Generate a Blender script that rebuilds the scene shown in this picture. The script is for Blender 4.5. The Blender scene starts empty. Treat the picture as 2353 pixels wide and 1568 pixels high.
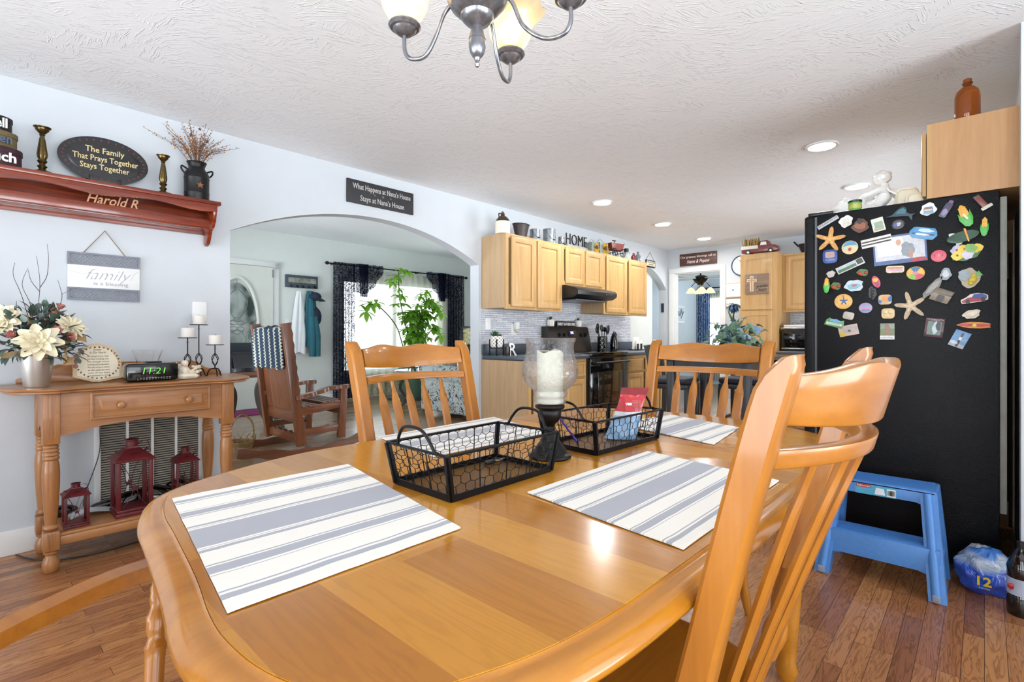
import bpy, bmesh, math, random
from mathutils import Vector, Matrix, Euler, noise
R=math.radians; PI=math.pi
SC=bpy.context.scene; COL=SC.collection
# ---------------------------------------------------------------- camera
YAW=R(42.7); CAMH=1.11; FPX=1176.5; CXP=1176.5; HORV=770.0
cam=bpy.data.cameras.new('camera'); cam.sensor_width=36; cam.lens=18; cam.clip_start=0.02
cam.shift_y=-(784-HORV)/2353.0
camo=bpy.data.objects.new('camera',cam); COL.objects.link(camo)
camo.location=(0,0,CAMH); camo.rotation_euler=(PI/2,0,YAW-PI/2); SC.camera=camo
# ---------------------------------------------------------------- world, exposure
w=bpy.data.worlds.new('world'); SC.world=w; w.use_nodes=True
bg=w.node_tree.nodes['Background']; bg.inputs[0].default_value=(0.88,0.945,1.0,1)
# overcast sky above, extra glow below the horizon added to brighten the ceiling
_nt=w.node_tree; _tc=_nt.nodes.new('ShaderNodeTexCoord'); _sp=_nt.nodes.new('ShaderNodeSeparateXYZ'); _mr=_nt.nodes.new('ShaderNodeMapRange')
_nt.links.new(_tc.outputs['Generated'],_sp.inputs[0]); _nt.links.new(_sp.outputs[2],_mr.inputs[0])
for _i,_v in ((1,-.06),(2,.06),(3,11.5),(4,5.0)): _mr.inputs[_i].default_value=_v
_nt.links.new(_mr.outputs[0],bg.inputs[1])
SC.view_settings.view_transform='Standard'; SC.view_settings.look='None'
SC.view_settings.gamma=1; SC.view_settings.use_curve_mapping=False; SC.view_settings.exposure=0.15
def lamp(name,kind,loc,energy,color=(1,1,1),size=.1,rot=(0,0,0),sy=None,portal=False,label=None):
    l=bpy.data.lights.new(name,kind); l.energy=energy; l.color=color
    if kind=='AREA':
        l.size=size
        if sy: l.shape='RECTANGLE'; l.size_y=sy
        if portal: l.cycles.is_portal=True
    elif kind=='POINT': l.shadow_soft_size=size
    o=bpy.data.objects.new(name,l); COL.objects.link(o); o.location=loc; o.rotation_euler=rot; return o
# daylight portals: living and sun room windows, plus unseen openings added for fill
lamp('window_daylight','AREA',(-2.44,.8,1.25),1,size=2.3,sy=5.0,rot=(0,-PI/2,0),portal=True)
lamp('window_daylight','AREA',(.3,-2.44,1.25),1,size=4.8,sy=2.3,rot=(PI/2,0,0),portal=True)
lamp('window_daylight','AREA',(4.75,7.32,1.25),1,size=2.0,sy=1.5,rot=(-PI/2,0,0),portal=True)
lamp('window_daylight','AREA',(.33,5.4,1.3),1,size=2.2,sy=2.3,rot=(0,-PI/2,0),portal=True)
lamp('window_daylight','AREA',(7.17,5.4,1.3),1,size=2.2,sy=2.3,rot=(0,PI/2,0),portal=True)
lamp('window_daylight','AREA',(5.5,-.24,1.15),1,size=2.6,sy=2.1,rot=(PI/2,0,0),portal=True)
lamp('window_daylight','AREA',(11.68,3.5,1.4),1,size=1.25,sy=1.6,rot=(0,PI/2,0),portal=True)
lamp('window_daylight','AREA',(9.8,-.29,1.2),1,size=2.4,sy=2.0,rot=(PI/2,0,0),portal=True)
# ---------------------------------------------------------------- pixel to plane
ca,sa=math.cos(YAW),math.sin(YAW)
def W(u,v,x=None,y=None,z=None):
    r=(u-CXP)/FPX; d=(ca+sa*r,sa-ca*r,(HORV-v)/FPX)
    t=x/d[0] if x is not None else y/d[1] if y is not None else (z-CAMH)/d[2]
    return Vector((d[0]*t,d[1]*t,CAMH+d[2]*t))
# ---------------------------------------------------------------- materials
MATS={}
class N:
    def __init__(s,name):
        s.m=bpy.data.materials.new(name); s.m.use_nodes=True; s.t=s.m.node_tree; s.n=s.t.nodes; s.l=s.t.links
        s.b=s.n['Principled BSDF']
    def node(s,t,**k):
        a=s.n.new(t)
        for kk,vv in k.items():
            if hasattr(a,kk): setattr(a,kk,vv)
        return a
    def link(s,a,b): s.l.new(a,b)
    def coords(s,scale=(1,1,1),rot=(0,0,0),axes=None,loc=(0,0,0)):
        tc=s.node('ShaderNodeTexCoord'); mp=s.node('ShaderNodeMapping')
        src=tc.outputs['Object']
        if axes:
            sp=s.node('ShaderNodeSeparateXYZ'); cb=s.node('ShaderNodeCombineXYZ'); s.link(src,sp.inputs[0])
            for i,a in enumerate(axes): s.link(sp.outputs[a.upper()],cb.inputs[i])
            src=cb.outputs[0]
        s.link(src,mp.inputs[0]); mp.inputs[1].default_value=loc; mp.inputs[2].default_value=rot; mp.inputs[3].default_value=scale
        return mp.outputs[0]
    def noise(s,vec,scale=5,detail=4,rough=.5,dist=0):
        a=s.node('ShaderNodeTexNoise'); a.inputs['Scale'].default_value=scale; a.inputs['Detail'].default_value=detail
        a.inputs['Roughness'].default_value=rough; a.inputs['Distortion'].default_value=dist
        if vec is not None: s.link(vec,a.inputs['Vector'])
        return a.outputs['Fac']
    def ramp(s,fac,stops,interp='LINEAR'):
        a=s.node('ShaderNodeValToRGB'); cr=a.color_ramp; cr.interpolation=interp
        while len(cr.elements)<len(stops): cr.elements.new(.5)
        for e,(p,c) in zip(cr.elements,stops): e.position=p; e.color=(*c,1) if len(c)==3 else c
        s.link(fac,a.inputs[0]); return a.outputs[0]
    def mix(s,fac,a,b,mode='MIX'):
        m=s.node('ShaderNodeMix'); m.data_type='RGBA'; m.blend_type=mode
        for i,v in ((0,fac),(6,a),(7,b)):
            if hasattr(v,'is_linked'): s.link(v,m.inputs[i])
            elif i==0: m.inputs[0].default_value=v
            else: m.inputs[i].default_value=(*v,1)
        return m.outputs[2]
    def math(s,op,a,b=0.0):
        m=s.node('ShaderNodeMath'); m.operation=op
        for i,v in enumerate((a,b)):
            if hasattr(v,'is_linked'): s.link(v,m.inputs[i])
            else: m.inputs[i].default_value=v
        return m.outputs[0]
    def bump(s,h,strength=.3,dist=.002):
        b=s.node('ShaderNodeBump'); b.inputs['Strength'].default_value=strength; b.inputs['Distance'].default_value=dist
        s.link(h,b.inputs['Height']); s.link(b.outputs[0],s.b.inputs['Normal'])
    def col(s,c):
        if hasattr(c,'is_linked'): s.link(c,s.b.inputs['Base Color'])
        else: s.b.inputs['Base Color'].default_value=(*c,1)
    def set(s,**k):
        mp={'rough':'Roughness','metal':'Metallic','coat':'Coat Weight','coatr':'Coat Roughness','trans':'Transmission Weight','ior':'IOR','spec':'Specular IOR Level','sheen':'Sheen Weight','alpha':'Alpha','sss':'Subsurface Weight','es':'Emission Strength'}
        for kk,v in k.items():
            if kk=='ec': s.b.inputs['Emission Color'].default_value=(*v,1); continue
            i=s.b.inputs[mp[kk]]
            if hasattr(v,'is_linked'): s.link(v,i)
            else: i.default_value=v
        return s
def srgb(h):
    c=[int(h[i:i+2],16)/255 for i in (0,2,4)]
    return tuple(x/12.92 if x<=.04045 else ((x+.055)/1.055)**2.4 for x in c)
def plain(name,c,rough=.5,var=.06,scale=20,**k):
    if name in MATS: return MATS[name]
    n=N(name); c=srgb(c) if isinstance(c,str) else c
    v=n.coords(); f=n.noise(v,scale,3)
    a=tuple(max(0,x*(1-var)) for x in c); b=tuple(min(1,x*(1+var)) for x in c)
    n.col(n.ramp(f,[(.3,a),(.7,b)])); n.set(rough=rough,**k); MATS[name]=n.m; return n.m
def wood(name,c1,c2,axis='x',rough=.35,scale=1.0,coat=0.0,knots=False,contrast=1.0,bump=.05,band=0):
    if name in MATS: return MATS[name]
    n=N(name); c1,c2=srgb(c1),srgb(c2)
    lo,hi=1.6*scale,26*scale
    s={'x':(lo,hi,hi),'y':(hi,lo,hi),'z':(hi,hi,lo)}[axis]
    v=n.coords(s); f=n.noise(v,1.0,6,.62,.6)
    v2=n.coords(tuple(q*5 for q in s)); g=n.noise(v2,1.0,3,.6,.2)
    f3=n.math('ADD',n.math('MULTIPLY',f,.75),n.math('MULTIPLY',g,.25))
    col=n.ramp(f3,[(.5-.18/contrast,c1),(.5+.18/contrast,c2)])
    if knots:
        k=n.node('ShaderNodeTexVoronoi'); k.inputs['Scale'].default_value=7
        vv=n.coords({'x':(.45,1.6,1.6),'y':(1.6,.45,1.6),'z':(1.6,1.6,.45)}[axis]); n.link(vv,k.inputs['Vector'])
        kk=n.ramp(k.outputs['Distance'],[(.0,(0,0,0)),(.06,(.2,.2,.2)),(.13,(1,1,1))])
        col=n.mix(n.math('MULTIPLY',n.math('SUBTRACT',1.0,kk),.8),col,tuple(x*.25 for x in c1))
    n.col(col); n.set(rough=rough,coat=coat,coatr=.08); n.bump(g,bump,.001); MATS[name]=n.m; return n.m
def planks(name,cols,length,width,along='x',rough=.3,grain=1.0,mortar=.0016,mcol='2a1a10',coat=0,gs=1.0,jit=.5):
    n=N(name); ax='xyz' if along=='x' else 'yxz'
    v=n.coords((1,1,1),axes=ax)
    br=n.node('ShaderNodeTexBrick'); n.link(v,br.inputs['Vector'])
    br.inputs['Scale'].default_value=1; br.inputs['Brick Width'].default_value=length; br.inputs['Row Height'].default_value=width
    br.inputs['Mortar Size'].default_value=mortar; br.inputs['Mortar Smooth'].default_value=.3; br.offset=.37; br.offset_frequency=3; br.squash=1
    br.inputs['Color1'].default_value=(0,0,0,1); br.inputs['Color2'].default_value=(1,1,1,1); br.inputs['Mortar'].default_value=(.5,.5,.5,1)
    # grain, shifted per board so boards do not continue one another
    sh=n.node('ShaderNodeVectorMath'); sh.operation='MULTIPLY_ADD'; n.link(br.outputs['Color'],sh.inputs[0]); sh.inputs[1].default_value=(7,3,5); n.link(v,sh.inputs[2])
    mp=n.node('ShaderNodeMapping'); mp.inputs[3].default_value=(1.5*gs,16*gs,1); n.link(sh.outputs[0],mp.inputs[0])
    wv=n.node('ShaderNodeTexNoise'); wv.inputs['Scale'].default_value=1.3; wv.inputs['Detail'].default_value=4; wv.inputs['Distortion'].default_value=1.4; n.link(mp.outputs[0],wv.inputs['Vector'])
    rings=n.math('SINE',n.math('MULTIPLY',wv.outputs['Fac'],60.0)); rings=n.math('MULTIPLY',n.math('ADD',rings,1.0),.5)
    base=n.ramp(br.outputs['Color'],[(i/(len(cols)-1),srgb(c)) for i,c in enumerate(cols)])
    dk=n.mix(1.0,base,(.55,.5,.45),'MULTIPLY')
    col=n.mix(n.math('MULTIPLY',n.math('POWER',rings,3.0),grain*.75),base,dk)
    mp2=n.node('ShaderNodeMapping'); mp2.inputs[3].default_value=(6*gs,140*gs,1); n.link(sh.outputs[0],mp2.inputs[0])
    fine=n.noise(mp2.outputs[0],1.0,3)
    col=n.mix(n.math('MULTIPLY',fine,.35*grain),col,dk)
    col=n.mix(br.outputs['Fac'],col,srgb(mcol))
    n.col(col); n.set(rough=rough,coat=coat,coatr=.12); n.bump(n.math('SUBTRACT',1.0,br.outputs['Fac']),.25,.0015)
    MATS[name]=n.m; return n.m
def brickmat(name,c1,c2,mort,bw,rh,axes,ms=.0022,rough=.3,vein=True):
    n=N(name); v=n.coords(axes=axes)
    br=n.node('ShaderNodeTexBrick'); n.link(v,br.inputs['Vector']); br.inputs['Scale'].default_value=1
    br.inputs['Brick Width'].default_value=bw; br.inputs['Row Height'].default_value=rh; br.inputs['Mortar Size'].default_value=ms; br.offset=.41; br.offset_frequency=2; br.squash=.7; br.squash_frequency=3
    br.inputs['Color1'].default_value=(*srgb(c1),1); br.inputs['Color2'].default_value=(*srgb(c2),1); br.inputs['Mortar'].default_value=(*srgb(mort),1)
    c=br.outputs['Color']
    if vein:
        f=n.noise(v,9,6,.6,2.5); m=n.ramp(f,[(.44,(0,0,0)),(.5,(1,1,1)),(.56,(0,0,0))])
        c=n.mix(n.math('MULTIPLY',m,.35),c,srgb('8d92a0'))
    n.col(c); n.set(rough=rough); n.bump(n.math('SUBTRACT',1.0,br.outputs['Fac']),.3,.002); MATS[name]=n.m; return n.m
def thin_glass(name,tint=(1,1,1),refl=.08):
    n=N(name); n.n.remove(n.b); tr=n.node('ShaderNodeBsdfTransparent'); tr.inputs[0].default_value=(*tint,1)
    gl=n.node('ShaderNodeBsdfGlossy'); gl.inputs['Roughness'].default_value=.03
    fr=n.node('ShaderNodeFresnel'); fr.inputs[0].default_value=1.45
    mx=n.node('ShaderNodeMixShader'); n.link(n.math('MULTIPLY',fr.outputs[0],1.0),mx.inputs[0]); n.link(tr.outputs[0],mx.inputs[1]); n.link(gl.outputs[0],mx.inputs[2])
    n.link(mx.outputs[0],n.n['Material Output'].inputs[0]); MATS[name]=n.m; return n.m
def sheer(name,c,cover,pattern=None,axes=None,scale=30,c2=None):
    """woven see-through cloth: threads that pass part of the light, gaps that are clear"""
    n=N(name); n.n.remove(n.b)
    tr=n.node('ShaderNodeBsdfTransparent'); df=n.node('ShaderNodeBsdfDiffuse'); tl=n.node('ShaderNodeBsdfTranslucent')
    for q in (df,tl): q.inputs[0].default_value=(*srgb(c),1)
    a=n.node('ShaderNodeMixShader'); a.inputs[0].default_value=.5; n.link(df.outputs[0],a.inputs[1]); n.link(tl.outputs[0],a.inputs[2])
    m=n.node('ShaderNodeMixShader')
    if pattern=='lace':
        v=n.coords(axes=axes); vo=n.node('ShaderNodeTexVoronoi'); vo.feature='DISTANCE_TO_EDGE'; vo.inputs['Scale'].default_value=scale; n.link(v,vo.inputs['Vector'])
        f=n.ramp(vo.outputs['Distance'],[(.05,(1,1,1)),(.14,(0,0,0))]); w2=n.noise(v,scale*.8,3,.5,1.5)
        f2=n.ramp(w2,[(.5,(0,0,0)),(.56,(1,1,1))]); ff=n.math('MAXIMUM',f,f2); ff=n.math('ADD',n.math('MULTIPLY',ff,cover[1]-cover[0]),cover[0])
        n.link(ff,m.inputs[0])
    else: m.inputs[0].default_value=cover
    n.link(tr.outputs[0],m.inputs[1]); n.link(a.outputs[0],m.inputs[2]); n.link(m.outputs[0],n.n['Material Output'].inputs[0])
    MATS[name]=n.m; return n.m
def emit(name,c,strength,c2=None):
    if name in MATS: return MATS[name]
    n=N(name); n.col(c); n.set(ec=c,es=strength,rough=.4); MATS[name]=n.m; return n.m
# ---------------------------------------------------------------- mesh helpers
class MB:
    def __init__(s): s.bm=bmesh.new(); s.k=0
    def _add(s,verts,faces,M=None):
        vs=[s.bm.verts.new(M@Vector(v) if M else v) for v in verts]
        for f in faces:
            try: s.bm.faces.new([vs[i] for i in f])
            except ValueError: pass
        return vs
    def box(s,x0,x1,y0,y1,z0,z1,bev=0,M=None,seg=2):
        e=s.k%6*.00012; s.k+=1; x0-=e; x1+=e; y0-=e; y1+=e; z0-=e; z1+=e
        b=bmesh.new(); bmesh.ops.create_cube(b,size=1)
        for v in b.verts: v.co=Vector(((v.co.x+.5)*(x1-x0)+x0,(v.co.y+.5)*(y1-y0)+y0,(v.co.z+.5)*(z1-z0)+z0))
        if bev: bmesh.ops.bevel(b,geom=list(b.edges),offset=min(bev,.49*min(abs(x1-x0),abs(y1-y0),abs(z1-z0))),segments=seg,profile=.5,affect='EDGES')
        s.merge(b,M); return s
    def merge(s,b,M=None):
        b.verts.index_update(); mp=[s.bm.verts.new(M@v.co if M else v.co) for v in b.verts]
        for f in b.faces:
            try: s.bm.faces.new([mp[v.index] for v in f.verts])
            except ValueError: pass
        b.free()
    def lathe(s,prof,c=(0,0,0),seg=24,M=None,cap=True,wob=0,sx=1,sy=1):
        c=Vector(c); rings=[]
        for k,(r,z) in enumerate(prof):
            ring=[]
            for i in range(seg):
                a=2*PI*i/seg; rr=r*(1+(wob*math.sin(i*wob_k) if wob else 0)) if False else r
                p=Vector((rr*sx*math.cos(a),rr*sy*math.sin(a),z))+c; ring.append(s.bm.verts.new(M@p if M else p))
            rings.append(ring)
        for a,b in zip(rings,rings[1:]):
            for i in range(seg): s.bm.faces.new((a[i],a[(i+1)%seg],b[(i+1)%seg],b[i]))
        if cap:
            if prof[0][0]>1e-5: s.bm.faces.new(list(reversed(rings[0])))
            if prof[-1][0]>1e-5: s.bm.faces.new(rings[-1])
        return s
    def tube(s,pts,r,seg=8,closed=False,cap=True,flat=1.0):
        pts=[Vector(p) for p in pts]; n=len(pts); rings=[]
        rr=r if isinstance(r,(list,tuple)) else [r]*n
        up=None
        for i,p in enumerate(pts):
            if closed: t=(pts[(i+1)%n]-pts[i-1])
            else: t=(pts[min(i+1,n-1)]-pts[max(i-1,0)])
            if t.length<1e-9: t=Vector((0,0,1))
            t.normalize()
            if up is None: up=Vector((0,0,1)) if abs(t.z)<.9 else Vector((1,0,0))
            sd=t.cross(up)
            if sd.length<1e-4: up=Vector((1,0,0)) if abs(t.x)<.9 else Vector((0,1,0)); sd=t.cross(up)
            sd.normalize(); up=sd.cross(t).normalized()
            rings.append([s.bm.verts.new(p+sd*(rr[i]*math.cos(2*PI*k/seg))+up*(rr[i]*flat*math.sin(2*PI*k/seg))) for k in range(seg)])
        m=n if closed else n-1
        for i in range(m):
            a,b=rings[i],rings[(i+1)%n]
            for k in range(seg): s.bm.faces.new((a[k],a[(k+1)%seg],b[(k+1)%seg],b[k]))
        if cap and not closed:
            s.bm.faces.new(list(reversed(rings[0]))); s.bm.faces.new(rings[-1])
        return s
    def sweep(s,pts,w,h,up=(0,0,1)):
        """rectangular bar along a path; w across, h along up"""
        pts=[Vector(p) for p in pts]; n=len(pts); rings=[]; U=Vector(up)
        for i,p in enumerate(pts):
            t=(pts[min(i+1,n-1)]-pts[max(i-1,0)]).normalized(); sd=t.cross(U).normalized(); u2=sd.cross(t).normalized()
            ww=w[i] if isinstance(w,(list,tuple)) else w; hh=h[i] if isinstance(h,(list,tuple)) else h
            rings.append([s.bm.verts.new(p+sd*(a*ww/2)+u2*(b*hh/2)) for a,b in ((-1,-1),(1,-1),(1,1),(-1,1))])
        for a,b in zip(rings,rings[1:]):
            for k in range(4): s.bm.faces.new((a[k],a[(k+1)%4],b[(k+1)%4],b[k]))
        s.bm.faces.new(list(reversed(rings[0]))); s.bm.faces.new(rings[-1]); return s
    def prism(s,poly,O,U,V,D,bev=0):
        """outline poly [(a,b)] in plane O + a*U + b*V, pushed by vector D"""
        O,U,V,D=Vector(O),Vector(U),Vector(V),Vector(D); b=bmesh.new()
        A=[b.verts.new(O+U*p[0]+V*p[1]) for p in poly]; B=[b.verts.new(O+U*p[0]+V*p[1]+D) for p in poly]
        n=len(poly); f1=b.faces.new(A); f2=b.faces.new(list(reversed(B)))
        for i in range(n): b.faces.new((A[i],B[i],B[(i+1)%n],A[(i+1)%n]))
        if bev:
            ed=[e for e in b.edges if (e in f1.edges or e in f2.edges)]
            bmesh.ops.bevel(b,geom=ed,offset=bev,segments=2,profile=.5,affect='EDGES')
        b.normal_update(); bmesh.ops.triangulate(b,faces=[f for f in b.faces if len(f.verts)>4],ngon_method='EAR_CLIP')
        s.merge(b); return s
    def ball(s,c,r,sc=(1,1,1),seg=12,M=None,jit=0,seed=0,rot=None):
        b=bmesh.new(); bmesh.ops.create_uvsphere(b,u_segments=seg,v_segments=max(6,seg*2//3),radius=1)
        rm=Euler(rot).to_matrix() if rot else None
        for v in b.verts:
            k=r*(1+(jit*noise.noise(v.co*2.3+Vector((seed,seed*.7,0))) if jit else 0))
            q=Vector((v.co.x*k*sc[0],v.co.y*k*sc[1],v.co.z*k*sc[2]))
            if rm: q=rm@q
            v.co=q+Vector(c)
        s.merge(b,M); return s
    def grid(s,fn,nu,nv,thick=0,close_u=False):
        """surface fn(a,b) a,b in 0..1; thick gives it a second side"""
        P=[[Vector(fn(i/nu,j/nv)) for j in range(nv+1)] for i in range(nu+(0 if close_u else 1))]
        mu=len(P)
        def nrm(i,j):
            a=P[(i+1)%mu if close_u else min(i+1,mu-1)][j]-P[(i-1)%mu if close_u else max(i-1,0)][j]; c=P[i][min(j+1,nv)]-P[i][max(j-1,0)]
            q=a.cross(c); return q.normalized() if q.length>1e-12 else Vector((0,0,1))
        if thick:
            A=[[s.bm.verts.new(P[i][j]+nrm(i,j)*thick/2) for j in range(nv+1)] for i in range(mu)]
            B=[[s.bm.verts.new(P[i][j]-nrm(i,j)*thick/2) for j in range(nv+1)] for i in range(mu)]
        else: A=[[s.bm.verts.new(P[i][j]) for j in range(nv+1)] for i in range(mu)]; B=None
        rng=range(mu if close_u else mu-1)
        for i in rng:
            k=(i+1)%mu
            for j in range(nv):
                s.bm.faces.new((A[i][j],A[k][j],A[k][j+1],A[i][j+1]))
                if B: s.bm.faces.new((B[i][j],B[i][j+1],B[k][j+1],B[k][j]))
            if B:
                s.bm.faces.new((A[i][0],B[i][0],B[k][0],A[k][0])); s.bm.faces.new((A[i][nv],A[k][nv],B[k][nv],B[i][nv]))
        if B and not close_u:
            for j in range(nv):
                s.bm.faces.new((A[0][j],A[0][j+1],B[0][j+1],B[0][j])); s.bm.faces.new((A[-1][j],B[-1][j],B[-1][j+1],A[-1][j+1]))
        return s
    def build(s,name,mat,parent=None,world=True,smooth=35,fix=True):
        if fix: bmesh.ops.recalc_face_normals(s.bm,faces=list(s.bm.faces))
        me=bpy.data.meshes.new(name); s.bm.to_mesh(me); s.bm.free()
        o=bpy.data.objects.new(name,me); COL.objects.link(o)
        for m in (mat if isinstance(mat,(list,tuple)) else [mat]): me.materials.append(m)
        if smooth:
            for p in me.polygons: p.use_smooth=True
            me.set_sharp_from_angle(angle=R(smooth))
        if parent:
            o.parent=parent
            if world: me.transform(wm(parent).inverted())
        return o
def wm(o):
    M=Matrix.Translation(o.location)@o.rotation_euler.to_matrix().to_4x4()@Matrix.Diagonal((*o.scale,1))
    return wm(o.parent)@M if o.parent else M
def recenter(o):
    me=o.data; xs=[v.co for v in me.vertices]
    if not xs: return o
    lo=Vector([min(v[i] for v in xs) for i in range(3)]); hi=Vector([max(v[i] for v in xs) for i in range(3)])
    c=Vector(((lo.x+hi.x)/2,(lo.y+hi.y)/2,lo.z)); me.transform(Matrix.Translation(-c)); o.location=c; return o
def tag(o,label,cat,group=None,kind=None):
    o['label']=label; o['category']=cat
    if group: o['group']=group
    if kind: o['kind']=kind
    if o.type=='MESH' and not o.parent and o.location.length==0: recenter(o)
    return o
def thing(name,label,cat,loc=(0,0,0),rz=0,group=None):
    o=bpy.data.objects.new(name,None); COL.objects.link(o); o.empty_display_size=.05
    o.location=loc; o.rotation_euler=(0,0,rz); o['label']=label; o['category']=cat
    if group: o['group']=group
    return o
def struct(name,mb,mat,smooth=35):
    o=mb.build(name,mat,smooth=smooth); o['kind']='structure'; return o
def kids(o): return [c for c in bpy.data.objects if c.parent==o]
def dup(root,loc,rz=None,label=None,scale=None):
    def cp(o,par):
        c=o.copy(); COL.objects.link(c)
        if par: c.parent=par
        for ch in kids(o): cp(ch,c)
        return c
    r=cp(root,None); r.location=loc
    if rz is not None: r.rotation_euler=(0,0,rz)
    if label: r['label']=label
    if scale: r.scale=(scale,)*3 if not isinstance(scale,tuple) else scale
    return r
def text(s,size,O,U,V,mat,parent,name='lettering',ext=.0008,align='CENTER',bold=0,shear=0,space=1,world=True,sy=1,wx=None):
    """raised lettering: baseline centre at O, U to the right, V up"""
    cu=bpy.data.curves.new(name,'FONT'); cu.body=s; cu.size=size; cu.align_x=align; cu.extrude=ext; cu.offset=bold; cu.shear=shear; cu.space_character=space; cu.resolution_u=2
    o=bpy.data.objects.new('tmp',cu); COL.objects.link(o)
    dg=bpy.context.evaluated_depsgraph_get(); me=bpy.data.meshes.new_from_object(o.evaluated_get(dg)); bpy.data.objects.remove(o)
    U=Vector(U).normalized(); V=Vector(V).normalized(); Nn=U.cross(V)
    if wx and me.vertices:
        ww=max(v.co.x for v in me.vertices)-min(v.co.x for v in me.vertices); k=wx/ww
        for v in me.vertices: v.co.x*=k
    M=Matrix(((U.x,V.x*sy,Nn.x,O[0]),(U.y,V.y*sy,Nn.y,O[1]),(U.z,V.z*sy,Nn.z,O[2]),(0,0,0,1)))
    me.transform(M); me.name=name
    q=bpy.data.objects.new(name,me); COL.objects.link(q); me.materials.clear(); me.materials.append(mat)
    if parent: q.parent=parent; me.transform(wm(parent).inverted())
    return q
def lerp(a,b,t): return a+(b-a)*t
def catmull(P,n=6,closed=False):
    P=[Vector(p) for p in P]; out=[]; m=len(P)
    for i in range(m if closed else m-1):
        p0=P[(i-1)%m] if closed or i>0 else P[0]; p1=P[i]; p2=P[(i+1)%m]; p3=P[(i+2)%m] if closed or i+2<m else P[-1]
        for k in range(n):
            t=k/n; out.append(.5*((2*p1)+(p2-p0)*t+(2*p0-5*p1+4*p2-p3)*t*t+(3*p1-p0-3*p2+p3)*t**3))
    if not closed: out.append(P[-1])
    return out
X,Y,Z=Vector((1,0,0)),Vector((0,1,0)),Vector((0,0,1))
# ================================================================ MATERIALS
def stroke_paint(name,c,strength,scale=5):
    n=N(name); v=n.coords()
    vo=n.node('ShaderNodeTexVoronoi'); vo.inputs['Scale'].default_value=scale; vo.inputs['Randomness'].default_value=1
    w1=n.node('ShaderNodeTexNoise'); w1.inputs['Scale'].default_value=8; n.link(v,w1.inputs['Vector'])
    ad=n.node('ShaderNodeVectorMath'); ad.operation='MULTIPLY_ADD'; n.link(w1.outputs['Color'],ad.inputs[0]); ad.inputs[1].default_value=(.03,.03,.03); n.link(v,ad.inputs[2]); n.link(ad.outputs[0],vo.inputs['Vector'])
    sp=n.node('ShaderNodeSeparateXYZ'); n.link(vo.outputs['Color'],sp.inputs[0])
    vr=n.node('ShaderNodeVectorRotate'); vr.rotation_type='Z_AXIS'; n.link(ad.outputs[0],vr.inputs['Vector']); n.link(n.math('MULTIPLY',sp.outputs[0],1.7),vr.inputs['Angle'])
    mp=n.node('ShaderNodeMapping'); mp.inputs[3].default_value=(14,150,1); n.link(vr.outputs[0],mp.inputs[0])
    f=n.noise(mp.outputs[0],1.0,2,.5,.12); msk=n.ramp(n.noise(v,7,2),[(.36,(.1,.1,.1)),(.52,(1,1,1))]); rg=n.math('MULTIPLY',n.ramp(f,[(.55,(0,0,0)),(.64,(1,1,1))]),msk)
    n.col(c); n.set(rough=.75); n.bump(rg,strength,.005); MATS[name]=n.m; return n.m
M_ceil=stroke_paint('ceiling_brushed_plaster',(.86,.885,.905),.6,8)
M_wall=plain('wall_blue_grey',(.575,.61,.645),.8,.015,6)
M_wallliv=plain('wall_pale_green',(.72,.76,.73),.8,.015,6)
M_wallsun=plain('wall_sky_blue',(.58,.67,.74),.8,.015,6)
M_white=plain('white_trim_paint',(.80,.81,.80),.45,.02,8)
M_floor=planks('hardwood_floor',['8b5a3a','a87048','c08858','996241'],.55,.058,'x',.25,1.25,mortar=.0008,mcol='3a2318',gs=1.0)
M_floorliv=planks('living_floor',['8a6f55','a58a6e','94795e'],1.1,.12,'x',.22,.9,mortar=.001,mcol='4a3a2c')
M_honey=wood('honey_maple','94560f','b97826','z',.34,.6,.35,contrast=.8)
M_honeyx=wood('honey_maple_cross','94560f','b97826','x',.34,.6,.35,contrast=.8)
M_tabletop=planks('tabletop_boards',['a7680f','b97a18','c98b26','b17114'],.62,.115,'y',.2,.28,mortar=.0004,mcol='a86a28',coat=.25,gs=.6)
M_tabledge=wood('table_edge_maple','a26412','c07f22','x',.22,.6,.45,contrast=.8)
M_oak=wood('kitchen_oak','ad8650','c6a06a','z',.4,.9,.1,contrast=.9)
M_oakx=wood('kitchen_oak_cross','ad8650','c6a06a','x',.4,.9,.1,contrast=.9)
M_oakside=wood('kitchen_oak_side','a98a66','c0a27c','z',.5,1.2,0,contrast=.9)
M_console=wood('console_maple','8d5a30','b07a47','x',.35,.9,.2,contrast=.9)
M_consolev=wood('console_maple_upright','8d5a30','b07a47','z',.35,.9,.2,contrast=.9)
M_cedar=wood('red_cedar','5c1d12','9a4324','x',.22,.8,.5,knots=True,contrast=1.1)
M_rock=wood('rocker_brown','4a2a18','8a5232','z',.3,.9,.4,contrast=1.0)
M_rockx=wood('rocker_brown_flat','4a2a18','8a5232','x',.3,.9,.4,contrast=1.0)
M_darkwood=plain('dark_walnut','2e211b',.3,.2,30,coat=.3)
M_black=plain('black_paint','131417',.35,.1,40)
M_blackgl=plain('black_gloss','08090b',.08,.1,10,coat=.4)
M_char=plain('charcoal_wood','26292d',.35,.1,20)
M_iron=plain('black_iron','16171a',.4,.2,60,metal=.5)
M_bronze=plain('oiled_bronze','24201d',.3,.2,60,metal=.7)
M_pewter=plain('brushed_pewter','73747a',.28,.18,60,metal=.85)
M_brass=plain('aged_brass','6b5a38',.3,.25,60,metal=.9)
M_galv=plain('galvanised_steel','8f979d',.35,.25,30,metal=.8)
M_steel=plain('brushed_steel','b9b9b6',.22,.12,30,metal=.95)
M_wax=plain('candle_wax','c4bba6',.45,.02,12)
M_wax2=plain('pillar_white','e6e2da',.5,.02,12)
M_white2=plain('white_ceramic','ece9e2',.25,.03,12,coat=.3)
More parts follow.
